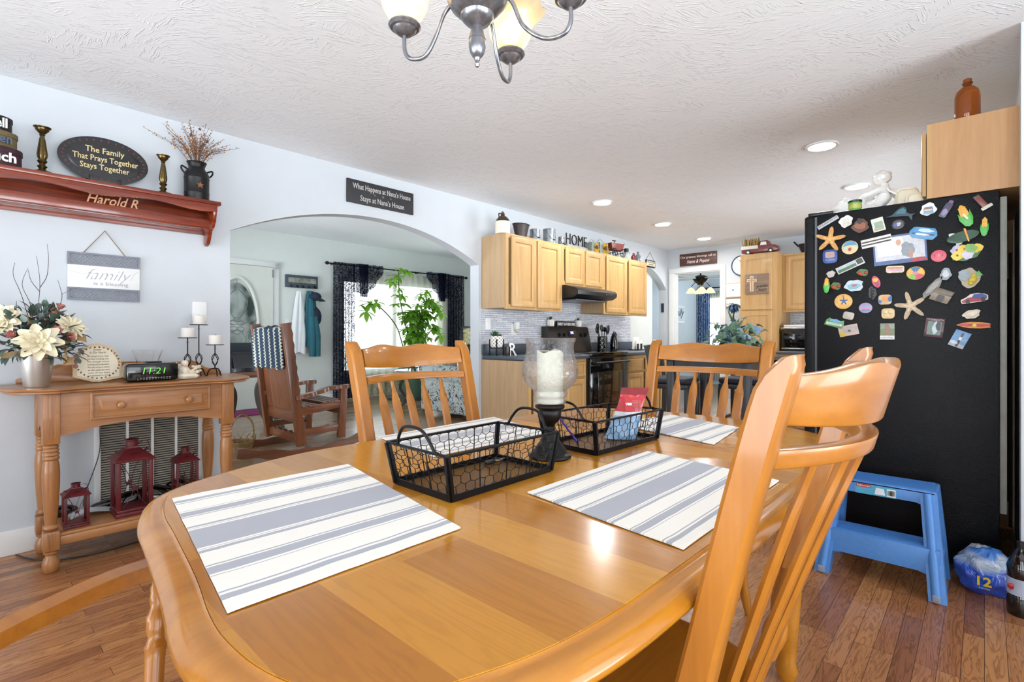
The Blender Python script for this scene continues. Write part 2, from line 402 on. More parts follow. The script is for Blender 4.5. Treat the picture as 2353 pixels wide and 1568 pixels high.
M_counter=plain('counter_laminate','4a525c',.3,.12,160)
M_cream=plain('cream','e9dfc6',.5,.05,20)
M_ltext=plain('lettering_cream','d9c58f',.6,.03)
M_wtext=plain('lettering_white','e8e8e6',.6,.03)
M_btext=plain('lettering_black','1b1b1d',.6,.03)
M_glass=N('clear_glass'); M_glass.col((1,1,1)); M_glass.set(rough=.0,trans=1.0,ior=1.45); M_glass=M_glass.m
M_tglass=thin_glass('window_glass')
def seeded():
    n=N('crackled_glass'); n.col((.93,.97,1)); n.set(rough=.02,trans=1.0,ior=1.3)
    v=n.coords(); f=n.noise(v,55,3,.6,1.2); n.bump(f,.7,.004); return n.m
def seeded2():
    n=N('crackled_thin_glass'); n.n.remove(n.b); v=n.coords(); f=n.noise(v,60,3,.6,1.2)
    bm_=n.node('ShaderNodeBump'); bm_.inputs['Strength'].default_value=.8; bm_.inputs['Distance'].default_value=.007; n.link(f,bm_.inputs['Height'])
    tr=n.node('ShaderNodeBsdfTransparent'); tr.inputs[0].default_value=(.96,.98,1,1); gl=n.node('ShaderNodeBsdfGlossy'); gl.inputs['Roughness'].default_value=.02; n.link(bm_.outputs[0],gl.inputs['Normal'])
    rf=n.node('ShaderNodeBsdfRefraction'); rf.inputs['IOR'].default_value=1.06; rf.inputs['Roughness'].default_value=.02; n.link(bm_.outputs[0],rf.inputs['Normal'])
    fr=n.node('ShaderNodeLayerWeight'); fr.inputs[0].default_value=.35; n.link(bm_.outputs[0],fr.inputs['Normal'])
    m0=n.node('ShaderNodeMixShader'); m0.inputs[0].default_value=.15; n.link(tr.outputs[0],m0.inputs[1]); n.link(rf.outputs[0],m0.inputs[2])
    m=n.node('ShaderNodeMixShader'); n.link(n.math('MULTIPLY',fr.outputs['Facing'],.5),m.inputs[0]); n.link(m0.outputs[0],m.inputs[1]); n.link(gl.outputs[0],m.inputs[2]); n.link(m.outputs[0],n.n['Material Output'].inputs[0]); return n.m
M_seeded=seeded2()
M_linen=None
# ================================================================ SETTING
T=.12; YL=3.61; YB=7.2; XF=7.48; CE=2.41; XW=3.0; LF=.12; LC=2.53
struct('floor',MB().box(-2.5,XF,-2.5,YL,-.06,0),M_floor,0)
struct('floor_living',MB().box(.3,7.2,YL,YB+.15,-.06,LF),M_floorliv,0)
struct('floor_hall',MB().box(7.2,9.2,YL,5.6,-.06,0),M_floorliv,0)
struct('floor_sunroom',MB().box(XF,12.0,-.3,YL,-.06,0).box(9.2,12.0,YL,5.0,-.06,0).box(7.6,9.2,YL,5.0,-.062,-.002),M_floorliv,0)
struct('ceiling',MB().box(-2.5,XF+.1,-2.5,YL+T,CE,CE+.08),M_ceil,0)
struct('ceiling_living',MB().box(.3,7.2,YL+T,YB+.15,LC,LC+.08),M_ceil,0)
struct('ceiling_sunroom',MB().box(XF+.1,12.0,-.3,5.0,CE,CE+.08).box(7.2,XF+.1,YL+T,5.6,CE,CE+.08),M_ceil,0)
# left wall with two arched openings
def arch_outline(x0,x1,zs,zt,z0,n=24):
    xc=(x0+x1)/2; a=(x1-x0)/2; h=zt-zs; r=(a*a+h*h)/(2*h); zc=zt-r; th=math.asin(a/r)
    return [(x0,z0)]+[(xc-r*math.sin(th*(1-2*i/n)),zc+r*math.cos(th*(1-2*i/n))) for i in range(n+1)]+[(x1,z0)]
A1=arch_outline(1.205,3.435,1.79,2.055,0.0); A2=arch_outline(5.95,7.42,1.80,2.12,0.0)
poly=[(-2.5,0)]+A1+A2+[(XF+.1,0),(XF+.1,LC),(-2.5,LC)]
mb=MB(); mb.prism(poly,(0,YL,0),X,Z,(0,T,0)); struct('wall_left',mb,M_wall,30)
# far wall with the doorway
D0,D1,DT=2.80,3.50,2.05
mb=MB(); mb.prism([(-.3,0),(D0,0),(D0,DT),(D1,DT),(D1,0),(YL,0),(YL,CE),(-.3,CE)],(XF,0,0),Y,Z,(.1,0,0)); struct('wall_far',mb,M_wall,0)
mb=MB(); mb.box(XF-.02,XF,D1,D1+.085,0,DT,.003).box(XF-.02,XF,D0-.075,D0,0,DT,.003).box(XF-.02,XF,D0-.075,D1+.085,DT,DT+.075,.004)
mb.box(XF,XF+.1,D1-.012,D1,0,DT).box(XF,XF+.1,D0,D0+.012,0,DT).box(XF,XF+.1,D0,D1,DT-.012,DT); struct('trim_1',mb,M_white,30)
# right kitchen wall, its stub end beside the refrigerator, and the walls behind the camera
def holed(mb,axis,p0,p1,lo,hi,ztop,a,b,z0,z1):
    for s0,s1,q0,q1 in ((lo,a,0,ztop),(b,hi,0,ztop),(a,b,0,z0),(a,b,z1,ztop)):
        if axis=='x': mb.box(p0,p1,s0,s1,q0,q1)
        else: mb.box(s0,s1,p0,p1,q0,q1)
    return mb
struct('wall_right',holed(MB(),'y',-.25,-.125,XW,XF,CE,4.2,6.8,.1,2.2),M_wall,0)  # unseen window put in and enlarged to brighten the kitchen
mb=MB(); mb.box(XW,XW+.12,-2.5,-.112,0,CE); struct('wall_stub',mb,M_wall,0)
mb=MB(); mb.box(XW-.014,XW,-2.5,-.125,0,.11,.004); struct('baseboard_stub',mb,M_white)
def pierced(o,axis,pos,lo,hi,wins,mat,name):
    us=sorted(wins); mb=MB(); cur=lo
    for a,b,z0,z1 in us:
        for seg in ((cur,a,0,CE),(a,b,0,z0),(a,b,z1,CE)):
            if seg[1]-seg[0]>1e-3 and seg[3]-seg[2]>1e-3:
                if axis=='x': mb.box(pos,pos+.1,seg[0],seg[1],seg[2],seg[3])
                else: mb.box(seg[0],seg[1],pos,pos+.1,seg[2],seg[3])
        cur=b
    if axis=='x': mb.box(pos,pos+.1,cur,hi,0,CE)
    else: mb.box(cur,hi,pos,pos+.1,0,CE)
    struct(name,mb,mat,0)
BW=[(-1.8,-.1,.1,2.3),(.1,1.5,.1,2.3),(1.7,3.2,.1,2.3)]; SW=[(-2.1,-.5,.1,2.3),(-.3,1.2,.1,2.3),(1.4,2.8,.1,2.3)]  # unseen window openings put in behind the camera for fill light
pierced(None,'x',-2.5,-2.5,YL,BW,M_wall,'wall_back'); pierced(None,'y',-2.5,-2.4,XW,SW,M_wall,'wall_side')
def wframe(name,axis,pos,a,b,z0,z1,depth=.06,mull=0,mid=False,fw=.05):
    mb=MB(); gl=MB()
    def bx(m,u0,u1,zz0,zz1,d0,d1,bev=.003):
        if axis=='x': m.box(pos+d0,pos+d1,u0,u1,zz0,zz1,bev)
        else: m.box(u0,u1,pos+d0,pos+d1,zz0,zz1,bev)
    bx(mb,a,a+fw,z0,z1,0,depth); bx(mb,b-fw,b,z0,z1,0,depth); bx(mb,a,b,z0,z0+fw,0,depth); bx(mb,a,b,z1-fw,z1,0,depth)
    for k in range(mull):
        u=lerp(a,b,(k+1)/(mull+1)); bx(mb,u-fw*.45,u+fw*.45,z0,z1,0,depth)
    if mid: bx(mb,a,b,(z0+z1)/2-.02,(z0+z1)/2+.02,0.005,depth-.005)
    o=struct(name,mb,M_white)
    bx(gl,a+fw*.5,b-fw*.5,z0+fw*.5,z1-fw*.5,depth*.45,depth*.45+.004,0); gl.build('pane',M_tglass,o,smooth=0); return o
wi=1  # the next two loops frame the unseen added windows
for a,b,z0,z1 in BW: wframe('window_%d'%wi,'x',-2.48,a,b,z0,z1); wi+=1
for a,b,z0,z1 in SW: wframe('window_%d'%wi,'y',-2.48,a,b,z0,z1); wi+=1
# living room: window wall, side walls with unseen windows added for daylight
LW=(3.98,5.95,.5,2.0); OD=(1.95,2.86)
mb=MB(); mb.prism([(.3,0),(LW[0],0),(LW[0],LC),(.3,LC)],(0,YB,0),X,Z,(0,.14,0)); mb.box(LW[0],LW[1],YB,YB+.14,0,LW[2]).box(LW[0],LW[1],YB,YB+.14,LW[3],LC).box(LW[1],7.2,YB,YB+.14,0,LC)
struct('wall_living_front',mb,M_wallliv,0)
struct('wall_living_left',holed(MB(),'x',.3,.42,YL+T,YB,LC,4.3,6.5,.2,2.4),M_wallliv,0)
struct('wall_living_right',holed(MB(),'x',7.08,7.2,YL+T,YB,LC,4.3,6.5,.2,2.4),M_wallliv,0)
wframe('window_%d'%wi,'x',.34,4.3,6.5,.2,2.4,.06,1); wi+=1
wframe('window_%d'%wi,'x',7.1,4.3,6.5,.2,2.4,.06,1); wi+=1
wframe('window_%d'%wi,'y',-.22,4.2,6.8,.1,2.2,.06,1); wi+=1  # frames the added kitchen window
mb=MB(); mb.box(1.205-.9,1.2,YL+T,YL+T+.004,0,LC).box(3.44,7.2,YL+T,YL+T+.004,0,LC); struct('wall_living_rear',mb,M_wallliv,0)
wframe('window_%d'%wi,'y',YB+.04,LW[0],LW[1],LW[2],LW[3],.08,1,False,.06); wi+=1
mb=MB(); mb.box(LW[0]-.09,LW[0],YB-.02,YB,LW[2]-.09,LW[3]+.09,.004).box(LW[1],LW[1]+.09,YB-.02,YB,LW[2]-.09,LW[3]+.09,.004).box(LW[0]-.09,LW[1]+.09,YB-.02,YB,LW[3],LW[3]+.09,.004).box(LW[0]-.11,LW[1]+.11,YB-.05,YB,LW[2]-.03,LW[2],.004)
struct('trim_2',mb,M_white)
# hall behind the second arch
struct('wall_hall',MB().box(7.2,9.2,5.0,5.12,0,CE).box(5.3,7.06,YL+T+.006,YL+T+.01,0,.01),M_wall,0)
# sun room
struct('wall_sunroom_left',MB().box(9.2,12,4.85,4.97,0,CE).box(XF+.1,9.2,4.85,4.97,0,CE),M_wallsun,0)
mb=MB(); mb.box(11.6,11.7,-.3,3.2,0,CE).box(11.6,11.7,4.66,4.97,0,CE).box(11.6,11.7,3.2,4.66,0,.75).box(11.6,11.7,3.2,4.66,2.0,CE); struct('wall_sunroom_far',mb,M_wallsun,0)
struct('wall_sunroom_right',holed(MB(),'y',-.3,-.2,XF+.1,11.6,CE,8.6,11.0,.2,2.2),M_wallsun,0)  # unseen side window put in to brighten the sun room
wframe('window_%d'%wi,'y',-.28,8.6,11.0,.2,2.2,.06,1); wi+=1
wframe('window_%d'%wi,'x',11.62,3.2,4.66,.75,2.0,.06,1,True,.06); wi+=1
struct('ground_outside',MB().box(-30,45,8.5,60,-.35,-.3),plain('outdoor_gravel',(.55,.56,.52),.9,.2,3),0)
# baseboards
struct('baseboard_left',MB().box(-2.5,1.205,YL-.014,YL,0,.125,.004),M_white)
struct('baseboard_living',MB().box(2.9,7.08,YB-.014,YB,LF,LF+.10,.004),M_white)
struct('baseboard_arch',MB().box(3.435,3.47,YL-.012,YL,0,.11,.003),M_white)
# ---------------------------------------------------------------- recessed lamps
M_led=emit('led_disc',(1,.985,.95),190)
for k,(x,y,lab) in enumerate([(4.28,2.75,'round recessed ceiling lamp over the counter left of the range'),(5.60,2.77,'round recessed ceiling lamp above the right upper cabinets'),(6.81,2.77,'round recessed ceiling lamp nearest the far doorway'),(4.02,.82,'large round recessed ceiling lamp in front of the refrigerator cabinet'),(5.32,.82,'round recessed ceiling lamp just above the white figurine')]):
    t=thing('recessed_lamp',lab,'ceiling lamp',(x,y,CE-.012),0,'recessed ceiling lamps')
    MB().lathe([(.082,0),(.098,.0),(.102,.006),(.098,.0118),(.082,.0118)],(x,y,CE-.012),32,cap=False).build('trim_ring',M_white,t)
    MB().lathe([(.0,.006),(.082,.006),(.082,.011),(0,.011)],(x,y,CE-.012),32,cap=False).build('diffuser',M_led,t)
# ---------------------------------------------------------------- dining table
tb=thing('dining_table','oval-ended honey maple dining table in the foreground with striped placemats','table',(1.13,.853,0))
nl=[(.70,1.445),(.56,1.422),(.43,1.378),(.335,1.33),(.268,1.268),(.236,1.19),(.216,1.10),(.205,1.0),(.181,.80),(.162,.68),(.157,.60),(.166,.51),(.196,.425),(.248,.362),(.335,.322),(.43,.296),(.54,.284),(.70,.280),(.95,.277),(1.2,.276),(1.45,.277)]
fr=[(1.70,.280),(1.86,.31),(1.98,.39),(2.06,.52),(2.10,.68),(2.115,.86),(2.10,1.03),(2.06,1.19),(1.98,1.32),(1.86,1.39),(1.70,1.42),(1.45,1.428),(1.2,1.434),(.95,1.44)]
out=[(p[0],p[1]) for p in catmull([Vector((*p,0)) for p in nl+fr],5,closed=True)]
out=list(reversed(out))
n_=len(out)
_ar=sum(out[i-1][0]*out[i][1]-out[i][0]*out[i-1][1] for i in range(len(out))); CCW=_ar>0
def inset(poly,d):
    res=[]
    for i in range(len(poly)):
        a=Vector(poly[i-1]); b=Vector(poly[(i+1)%len(poly)]); t=(b-a).normalized(); res.append((poly[i][0]-t.y*d,poly[i][1]+t.x*d)) if CCW else res.append((poly[i][0]+t.y*d,poly[i][1]-t.x*d))
    return res
def rim(prof,first_flat):
    b=bmesh.new(); rings=[]
    for d,z in prof: rings.append([b.verts.new((p[0],p[1],z)) for p in inset(out,d)])
    for A,B in zip(rings,rings[1:]):
        for i in range(n_): b.faces.new((A[i],A[(i+1)%n_],B[(i+1)%n_],B[i]))
    if first_flat:
        c=b.verts.new((1.14,.853,prof[0][1]))
        for i in range(n_): b.faces.new((c,rings[0][i],rings[0][(i+1)%n_]))
    mb=MB(); mb.merge(b); return mb
TT=.78
rim([(.041,TT),(.0408,TT-.009)],True).build('tabletop',M_tabletop,tb)
rim([(.0404,TT-.0012),(.038,TT-.004),(.033,TT-.005),(.026,TT-.0045),(.017,TT-.006),(.009,TT-.011),(.002,TT-.019),(0,TT-.025),(.003,TT-.031),(.010,TT-.035),(.02,TT-.036),(.06,TT-.036)],False).build('table_edge',M_tabledge,tb,smooth=50)
mb=MB(); mb.box(.42,1.87,.44,.46,.655,.743).box(.42,1.87,1.286,1.306,.655,.743).box(.40,.42,.40,1.306,.655,.743).box(1.87,1.89,.40,1.306,.655,.743).box(.42,1.87,.42,1.286,.735,.745); mb.build('apron',M_tabledge,tb)
legp=[(.024,0),(.034,.03),(.026,.06),(.03,.10),(.044,.30),(.03,.40),(.04,.43),(.028,.46),(.044,.52),(.044,.56)]
for lx in (.47,1.82):
    for ly in (.47,1.236):
        MB().lathe(legp,(lx,ly,0),20).box(lx-.042,lx+.042,ly-.042,ly+.042,.56,.728,.004).build('leg',M_tabledge,tb)
MB().box(1.135,1.1365,.34,1.38,TT-.0002,TT+.0003).build('leaf_seam',plain('seam_brown','7b4a1e',.5),tb)
# ---------------------------------------------------------------- placemats
def mat_linen(name,dirv,width):
    n=N(name); tc=n.node('ShaderNodeTexCoord'); sp=n.node('ShaderNodeSeparateXYZ'); n.link(tc.outputs['Object'],sp.inputs[0])
    fac=n.math('DIVIDE',sp.outputs[dirv],width); fac=n.math('ADD',fac,.5)
    wv=n.noise(n.coords(),9,2); fac=n.math('ADD',fac,n.math('MULTIPLY',n.math('SUBTRACT',wv,.5),.012))
    cr=srgb('eeebe3'); g=srgb('a9acb5')
    half=[(.0,cr),(.055,g),(.085,cr),(.096,g),(.102,cr),(.20,g),(.207,cr),(.217,g),(.262,cr),(.272,g),(.279,cr),(.375,g),(.392,cr),(.40,g),(.405,cr),(.415,g)]
    a=n.node('ShaderNodeValToRGB'); cr_=a.color_ramp; cr_.interpolation='CONSTANT'
    st=half+[(1-half[i+1][0],half[i][1]) for i in range(len(half)-2,-1,-1)]
    st=[s for s in st if s[0]<=1]; st=st[:32]
    while len(cr_.elements)<len(st): cr_.elements.new(.5)
    for e,(p,c) in zip(cr_.elements,st): e.position=p; e.color=(*c,1)
    n.link(fac,a.inputs[0]); n.col(a.outputs[0]); n.set(rough=.9,sheen=.1)
    v=n.coords(); br=n.noise(v,600,2); n.bump(br,.35,.0008); return n.m
def placemat(corners,label,seed):
    """corners p00 p10 p11 p01; a runs across the stripes' width"""
    P=[Vector((*c,0)) for c in corners]; cen=sum(P,Vector())/4; e1=(P[1]-P[0]+P[2]-P[3])/2; rz=math.atan2(e1.y,e1.x)
    wd=(P[3]-P[0]+P[2]-P[1]).length/2
    def fn(a,b):
        p=P[0].lerp(P[1],a).lerp(P[3].lerp(P[2],a),b)-cen
        ed=min(a,1-a,b,1-b); k=.0012*noise.noise(Vector((a*4+seed,b*4,seed)))
        p=p+Vector((0,0,.0022+abs(k)+(.0006 if ed<.04 else 0)))
        if ed==0: p=p*(1+.004*noise.noise(Vector((a*9,b*9,seed))))
        q=Matrix.Rotation(-rz,3,'Z')@p; return q
    mb=MB(); mb.grid(fn,30,24,.0028); o=mb.build('placemat',mat_linen('striped_linen_%d'%seed,'Y',wd),smooth=60)
    o.location=cen+Vector((0,0,TT)); o.rotation_euler=(0,0,rz); tag(o,label,'placemat','striped linen placemats'); return o
placemat([(.216,.656),(.291,1.19),(.669,1.181),(.579,.653)][::1] if False else [(.216,.656),(.579,.653),(.669,1.181),(.291,1.19)],'striped grey and cream placemat at the rounded near end of the table',1)
placemat([(.752,.338),(1.25,.339),(1.314,.695),(.803,.697)],'striped grey and cream placemat on the near side, partly behind the big chair post',2)
placemat([(.868,1.087),(1.340,1.075),(1.447,1.432),(.914,1.425)],'striped grey and cream placemat behind the empty wire basket',3)
placemat([(1.532,.594),(1.87,.636),(1.98,.946),(1.64,1.0)],'striped grey and cream placemat at the far end of the table',4)
# ---------------------------------------------------------------- dining chairs
def post_y(z):   # centre line of the back, leaning away from the seat
    t=max(0,(z-.45)/.635); return -.195-.15*(t*.82+.18*t*t)
def chair(name,label,loc,rz,arms=False):
    t=thing(name,label,'chair',loc,rz,'honey maple dining chairs')
    for s in (-1,1):
        b=bmesh.new()
        zs=[.64,.72,.80,.90,.98,1.02,1.045,1.062,1.075,1.084,1.087]
        th=[.022,.021,.021,.021,.021,.021,.0205,.018,.0135,.007,.002]
        rings=[]
        for z,h in zip(zs,th):
            y=post_y(z); yb=y-.021+(.004 if z>1.08 else 0); yf=yb+2*h+(.002 if z>1.08 else 0); xo=.226+.012*(z-.45)/.635; xc=s*(xo+.012)
            cb=.006; ww=.0225
            rings.append([b.verts.new(p) for p in ((xc-ww+cb,yb,z),(xc+ww-cb,yb,z),(xc+ww,yb+cb*.7,z),(xc+ww,max(yb+cb*.7,yf-cb),z),(xc+ww-cb,yf,z),(xc-ww+cb,yf,z),(xc-ww,max(yb+cb*.7,yf-cb),z),(xc-ww,yb+cb*.7,z))])
        for A,B in zip(rings,rings[1:]):
            for i in range(8): b.faces.new((A[i],A[(i+1)%8],B[(i+1)%8],B[i]))
        b.faces.new(rings[-1])
        mb=MB(); mb.merge(b)
        tp=Vector((s*.242,post_y(.65),.65)); bt=Vector((s*.236,-.185,.44)); pts=[bt.lerp(tp,k/12) for k in range(13)]
        mb.tube(pts,[.016,.018,.022,.024,.022,.017,.021,.0245,.024,.021,.0235,.0255,.0245],14)
        mb.build('back_post',M_honey,t,world=False,smooth=40)
    def rail(z0,z1,th,bulge,topf=None,botf=None,name='rail'):
        def fn(a,b,front):
            x=lerp(-.222,.222,a); q=2*a-1; zt=z1+(topf(q) if topf else 0); zb=z0+(botf(q) if botf else 0); z=lerp(zb,zt,b)
            y=post_y(z)-bulge*(1-q*q)+.004; return (x,y+(th/2 if front else -th/2),z)
        b=bmesh.new(); nu,nv=28,3; G=[]
        for fr in (True,False): G.append([[b.verts.new(fn(i/nu,j/nv,fr)) for j in range(nv+1)] for i in range(nu+1)])
        for g in G:
            for i in range(nu):
                for j in range(nv): b.faces.new((g[i][j],g[i+1][j],g[i+1][j+1],g[i][j+1]))
        for i in range(nu):
            for j in (0,nv): b.faces.new((G[0][i][j],G[0][i+1][j],G[1][i+1][j],G[1][i][j]))
        for i in (0,nu):
            for j in range(nv): b.faces.new((G[0][i][j],G[0][i][j+1],G[1][i][j+1],G[1][i][j]))
        bmesh.ops.recalc_face_normals(b,faces=list(b.faces))
        ed=[e for e in b.edges if len(e.link_faces)==2 and e.calc_face_angle(0)>1.0]
        bmesh.ops.bevel(b,geom=ed,offset=.003,segments=2,profile=.5,affect='EDGES')
        mb=MB(); mb.merge(b); mb.build(name,M_honeyx,t,world=False,smooth=40)
    rail(.9975,1.060,.022,.083,lambda q:.013*math.exp(-((abs(q)-.42)/.28)**2)+.002*(1-q*q),lambda q:-.012*(1-q*q),'crest_rail')
    rail(.938,.964,.024,.083,name='lower_rail')
    for k in range(5):
        q=(k-2)/2*.64; xt=q*.222
        P=[(.942,.0068),(.925,.0068),(.905,.008),(.885,.013),(.868,.0175),(.855,.0188),(.78,.019),(.6,.017),(.455,.012)]
        b=bmesh.new(); rings=[]
        for z,hw in P:
            tt=(z-.45)/.5; bl=lerp(.02,.083,min(1,max(0,tt)))*(1-q*q); y=post_y(z)-bl+.004; x=xt*lerp(.86,1,min(1,tt)); c=min(hw*.45,.005); d=.0065
            rings.append([b.verts.new((x+a,y+e,z)) for a,e in ((-hw,0),(-hw+c,-d),(hw-c,-d),(hw,0),(hw-c,d),(-hw+c,d))])
        for A,B in zip(rings,rings[1:]):
            for i in range(6): b.faces.new((A[i],A[(i+1)%6],B[(i+1)%6],B[i]))
        b.faces.new(rings[0]); b.faces.new(rings[-1]); mb=MB(); mb.merge(b); mb.build('spindle',M_honey,t,world=False,smooth=50)
    def seatp(a,rr): return (math.copysign(abs(math.cos(a))**.62,math.cos(a))*.235*rr*(1.0+.03*math.sin(a)),math.copysign(abs(math.sin(a))**.62,math.sin(a))*.215*rr)
    b=bmesh.new(); rings=[]; sg=36
    for rr,z in ((0.25,.438),(.6,.437),(.85,.444),(.95,.450),(.99,.447),(1,.438),(.98,.424),(.9,.415),(.3,.415)):
        rings.append([b.verts.new((*seatp(2*PI*i/sg,rr),z)) for i in range(sg)])
    for A,B in zip(rings,rings[1:]):
        for i in range(sg): b.faces.new((A[i],A[(i+1)%sg],B[(i+1)%sg],B[i]))
    b.faces.new(rings[0]); b.faces.new(rings[-1]); mb=MB(); mb.merge(b); mb.build('seat',M_honeyx,t,world=False,smooth=50)
    pr=[.012,.016,.019,.016,.02,.023,.024,.022,.017,.021,.017,.02]
    for sx in (-1,1):
        for sy_ in (-1,1):
            a=Vector((sx*.17,sy_*.15,.42)); c=Vector((sx*.215,sy_*.205,0)); pts=[c.lerp(a,k/11) for k in range(12)]
            MB().tube(pts,pr,14).build('leg',M_honey,t,world=False,smooth=50)
    for sx in (-1,1): MB().tube([Vector((sx*.20,lerp(-.19,.19,k/6),.15)) for k in range(7)],[.008,.011,.014,.015,.014,.011,.008],10).build('stretcher',M_honey,t,world=False)
    MB().tube([Vector((lerp(-.2,.2,k/6),0,.15)) for k in range(7)],[.008,.011,.014,.015,.014,.011,.008],10).build('stretcher',M_honeyx,t,world=False)
    if arms:
        for sx in (-1,1):
            path=catmull([(sx*.215,-.30,.635),(sx*.235,-.18,.635),(sx*.268,-.03,.648),(sx*.278,.10,.66),(sx*.268,.20,.66)],5)
            MB().sweep(path,.042,.026).build('armrest',M_honeyx,t,world=False)
            a=Vector((sx*.215,.13,.445)); c=Vector((sx*.268,.165,.65)); rr_=[.0155,.0155,.016,.016,.016,.016,.0162,.0162,.0165,.0165,.0185,.0145,.013,.0155,.0165,.0165,.0178,.0135,.011,.0125,.0138,.0125,.0135,.010,.009,.009]; pts=[a.lerp(c,k/25) for k in range(26)]
            MB().tube(pts,rr_,16).build('arm_post',M_honey,t,world=False)
    return t
chair('dining_chair','honey maple dining chair with arrow spindles, back to the living room arch',(1.178,1.262,0),PI)
chair('dining_chair','honey maple dining chair at the far end of the table, before the black dining set',(1.92,.902,0),PI/2)
chair('dining_chair','honey maple dining chair in the near right foreground, seen from behind its big post',(.912,.518,0),0)
chair('armchair','honey maple armchair at the rounded near end, one curved arm and turned post showing',(.160,.879,0),-PI/2+R(12),True)
# ================================================================ KITCHEN
def raised_door(mb,O,U,V,Nn,w,h,fr=.055,th=.019,flat=False):
    """cabinet door: frame with a raised (or flat) centre panel; O lower-left, N outwards"""
    O,U,V,Nn=Vector(O),Vector(U),Vector(V),Vector(Nn)
    def rings(ds):
        b=bmesh.new(); L=[]
        for d,z in ds: L.append([b.verts.new(O+U*a+V*c+Nn*z) for a,c in ((d,d),(w-d,d),(w-d,h-d),(d,h-d))])
        for A,B in zip(L,L[1:]):
            for i in range(4): b.faces.new((A[i],A[(i+1)%4],B[(i+1)%4],B[i]))
        b.faces.new(L[-1]); b.faces.new(list(reversed(L[0]))); mb.merge(b)
    if flat: rings([(0,0),(0,th-.003),(.003,th),(fr,th),(fr+.002,th-.007)])
    else: rings([(0,0),(0,th-.006),(.004,th-.002),(.010,th),(fr-.008,th),(fr,th-.004),(fr+.001,th-.013),(fr+.010,th-.013),(fr+.030,th-.002),(fr+.032,th-.002)])
YC=YL-.33   # front plane of the upper cabinets
def upper(x0,x1,z0,z1,label,doors):
    t=thing('upper_cabinet',label,'cabinet',((x0+x1)/2,YL-.165,z0),0,'oak upper cabinets on the left wall')
    MB().box(x0,x1,YC+.02,YL-.003,z0+.012,z1).build('body',M_oakside,t)
    mb=MB(); mb.box(x0,x1,YC,YC+.02,z0,z0+.045).box(x0,x1,YC,YC+.02,z1-.04,z1).box(x0,x0+.035,YC,YC+.02,z0,z1).box(x1-.035,x1,YC,YC+.02,z0,z1).box((x0+x1)/2-.02,(x0+x1)/2+.02,YC,YC+.02,z0,z1); mb.build('face_frame',M_oak,t)
    for a,b in doors:
        mb=MB(); raised_door(mb,(a,YC,z0+.022),X,Z,-Y,b-a,z1-z0-.04); mb.build('door',M_oak,t)
upper(3.47,4.335,1.355,2.065,'tall oak upper cabinet nearest the living room arch, left of the range hood',[(3.535,3.880),(3.920,4.29)])
upper(4.337,5.135,1.64,2.065,'short oak upper cabinet directly above the black range hood',[(4.385,4.715),(4.76,5.09)])
upper(5.137,6.18,1.355,2.065,'tall oak upper cabinet right of the range hood',[(5.185,5.635),(5.70,6.15)])
# range hood
t=thing('range_hood','black under-cabinet range hood over the electric range','range hood',(4.72,YL-.25,1.48))
prof=[(YL-.01,1.638),(YL-.01,1.50),(YL-.07,1.485),(3.13,1.505),(3.08,1.535),(3.075,1.575),(3.10,1.60),(3.25,1.638)]
MB().prism([(p[0],p[1]) for p in prof],(4.34,0,0),Y,Z,(.76,0,0),.004).build('housing',M_black,t)
mb=MB(); mb.box(4.42,5.02,3.16,3.52,1.478,1.492).build('filter',plain('filter_mesh','6d7073',.35,.2,200,metal=.6),t)
MB().box(4.86,5.02,3.071,3.077,1.545,1.568,.002).build('control_panel',plain('panel_grey','3a3c40',.3),t)
for x in (4.885,4.94,4.995): MB().box(x-.008,x+.008,3.067,3.073,1.549,1.564,.002).build('switch',M_black,t)
for x in (4.55,4.9): MB().lathe([(0,0),(.03,0),(.035,.006),(0,.006)],(x,3.24,1.481),16,cap=False).build('lamp_lens',plain('lens_cream','e8dcc0',.3),t)
# backsplash and counters
M_splash=brickmat('marble_strip_tile','e6e6ea','c6c9d2','6f7380',.16,.021,'xzy',.0016)
MB(); o=MB().box(3.47,6.32,YL-.008,YL,1.02,1.36).box(4.33,5.14,YL-.008,YL,1.36,1.64).build('backsplash',M_splash); o['kind']='structure'
def counter(x0,x1,label,splash=True,xs=None):
    t=thing('countertop',label,'countertop',((x0+x1)/2,YL-.32,.87))
    MB().box(x0,x1,YL-.655,YL-.002,.872,.912,.012,seg=3).build('slab',M_counter,t)
    MB().box(x0,x1,YL-.022,YL-.002,.912,1.018,.004).build('backsplash_lip',M_counter,t); return t
counter(3.47,4.375,'grey laminate countertop left of the range')
counter(5.145,6.35,'grey laminate countertop right of the range')
def base(x0,x1,label,units,y=YL-.61):
    t=thing('base_cabinet',label,'cabinet',((x0+x1)/2,YL-.3,0),0,'oak base cabinets on the left wall')
    MB().box(x0,x1,y+.02,YL-.003,.10,.871).box(x0,x1,y+.075,YL-.003,0,.10).build('body',M_oakside,t)
    mb=MB(); mb.box(x0,x0+.035,y,y+.02,.10,.871).box(x1-.035,x1,y,y+.02,.10,.871).box(x0,x1,y,y+.02,.10,.13).box(x0,x1,y,y+.02,.84,.871).box(x0,x1,y,y+.02,.675,.70)
    mb.build('face_frame',M_oak,t)
    for a,b in units:
        mb=MB(); raised_door(mb,(a,y,.69),X,Z,-Y,b-a,.145,.022,.019); mb.build('drawer',M_oakx,t)
        mb=MB(); raised_door(mb,(a,y,.115),X,Z,-Y,b-a,.555); mb.build('door',M_oak,t)
base(3.47,4.372,'oak base cabinet with plain side panel, left of the range',[(3.53,3.93),(3.97,4.34)])
base(5.148,6.35,'oak base cabinet with drawers, right of the range',[(5.19,5.55),(5.60,5.95),(5.99,6.32)])
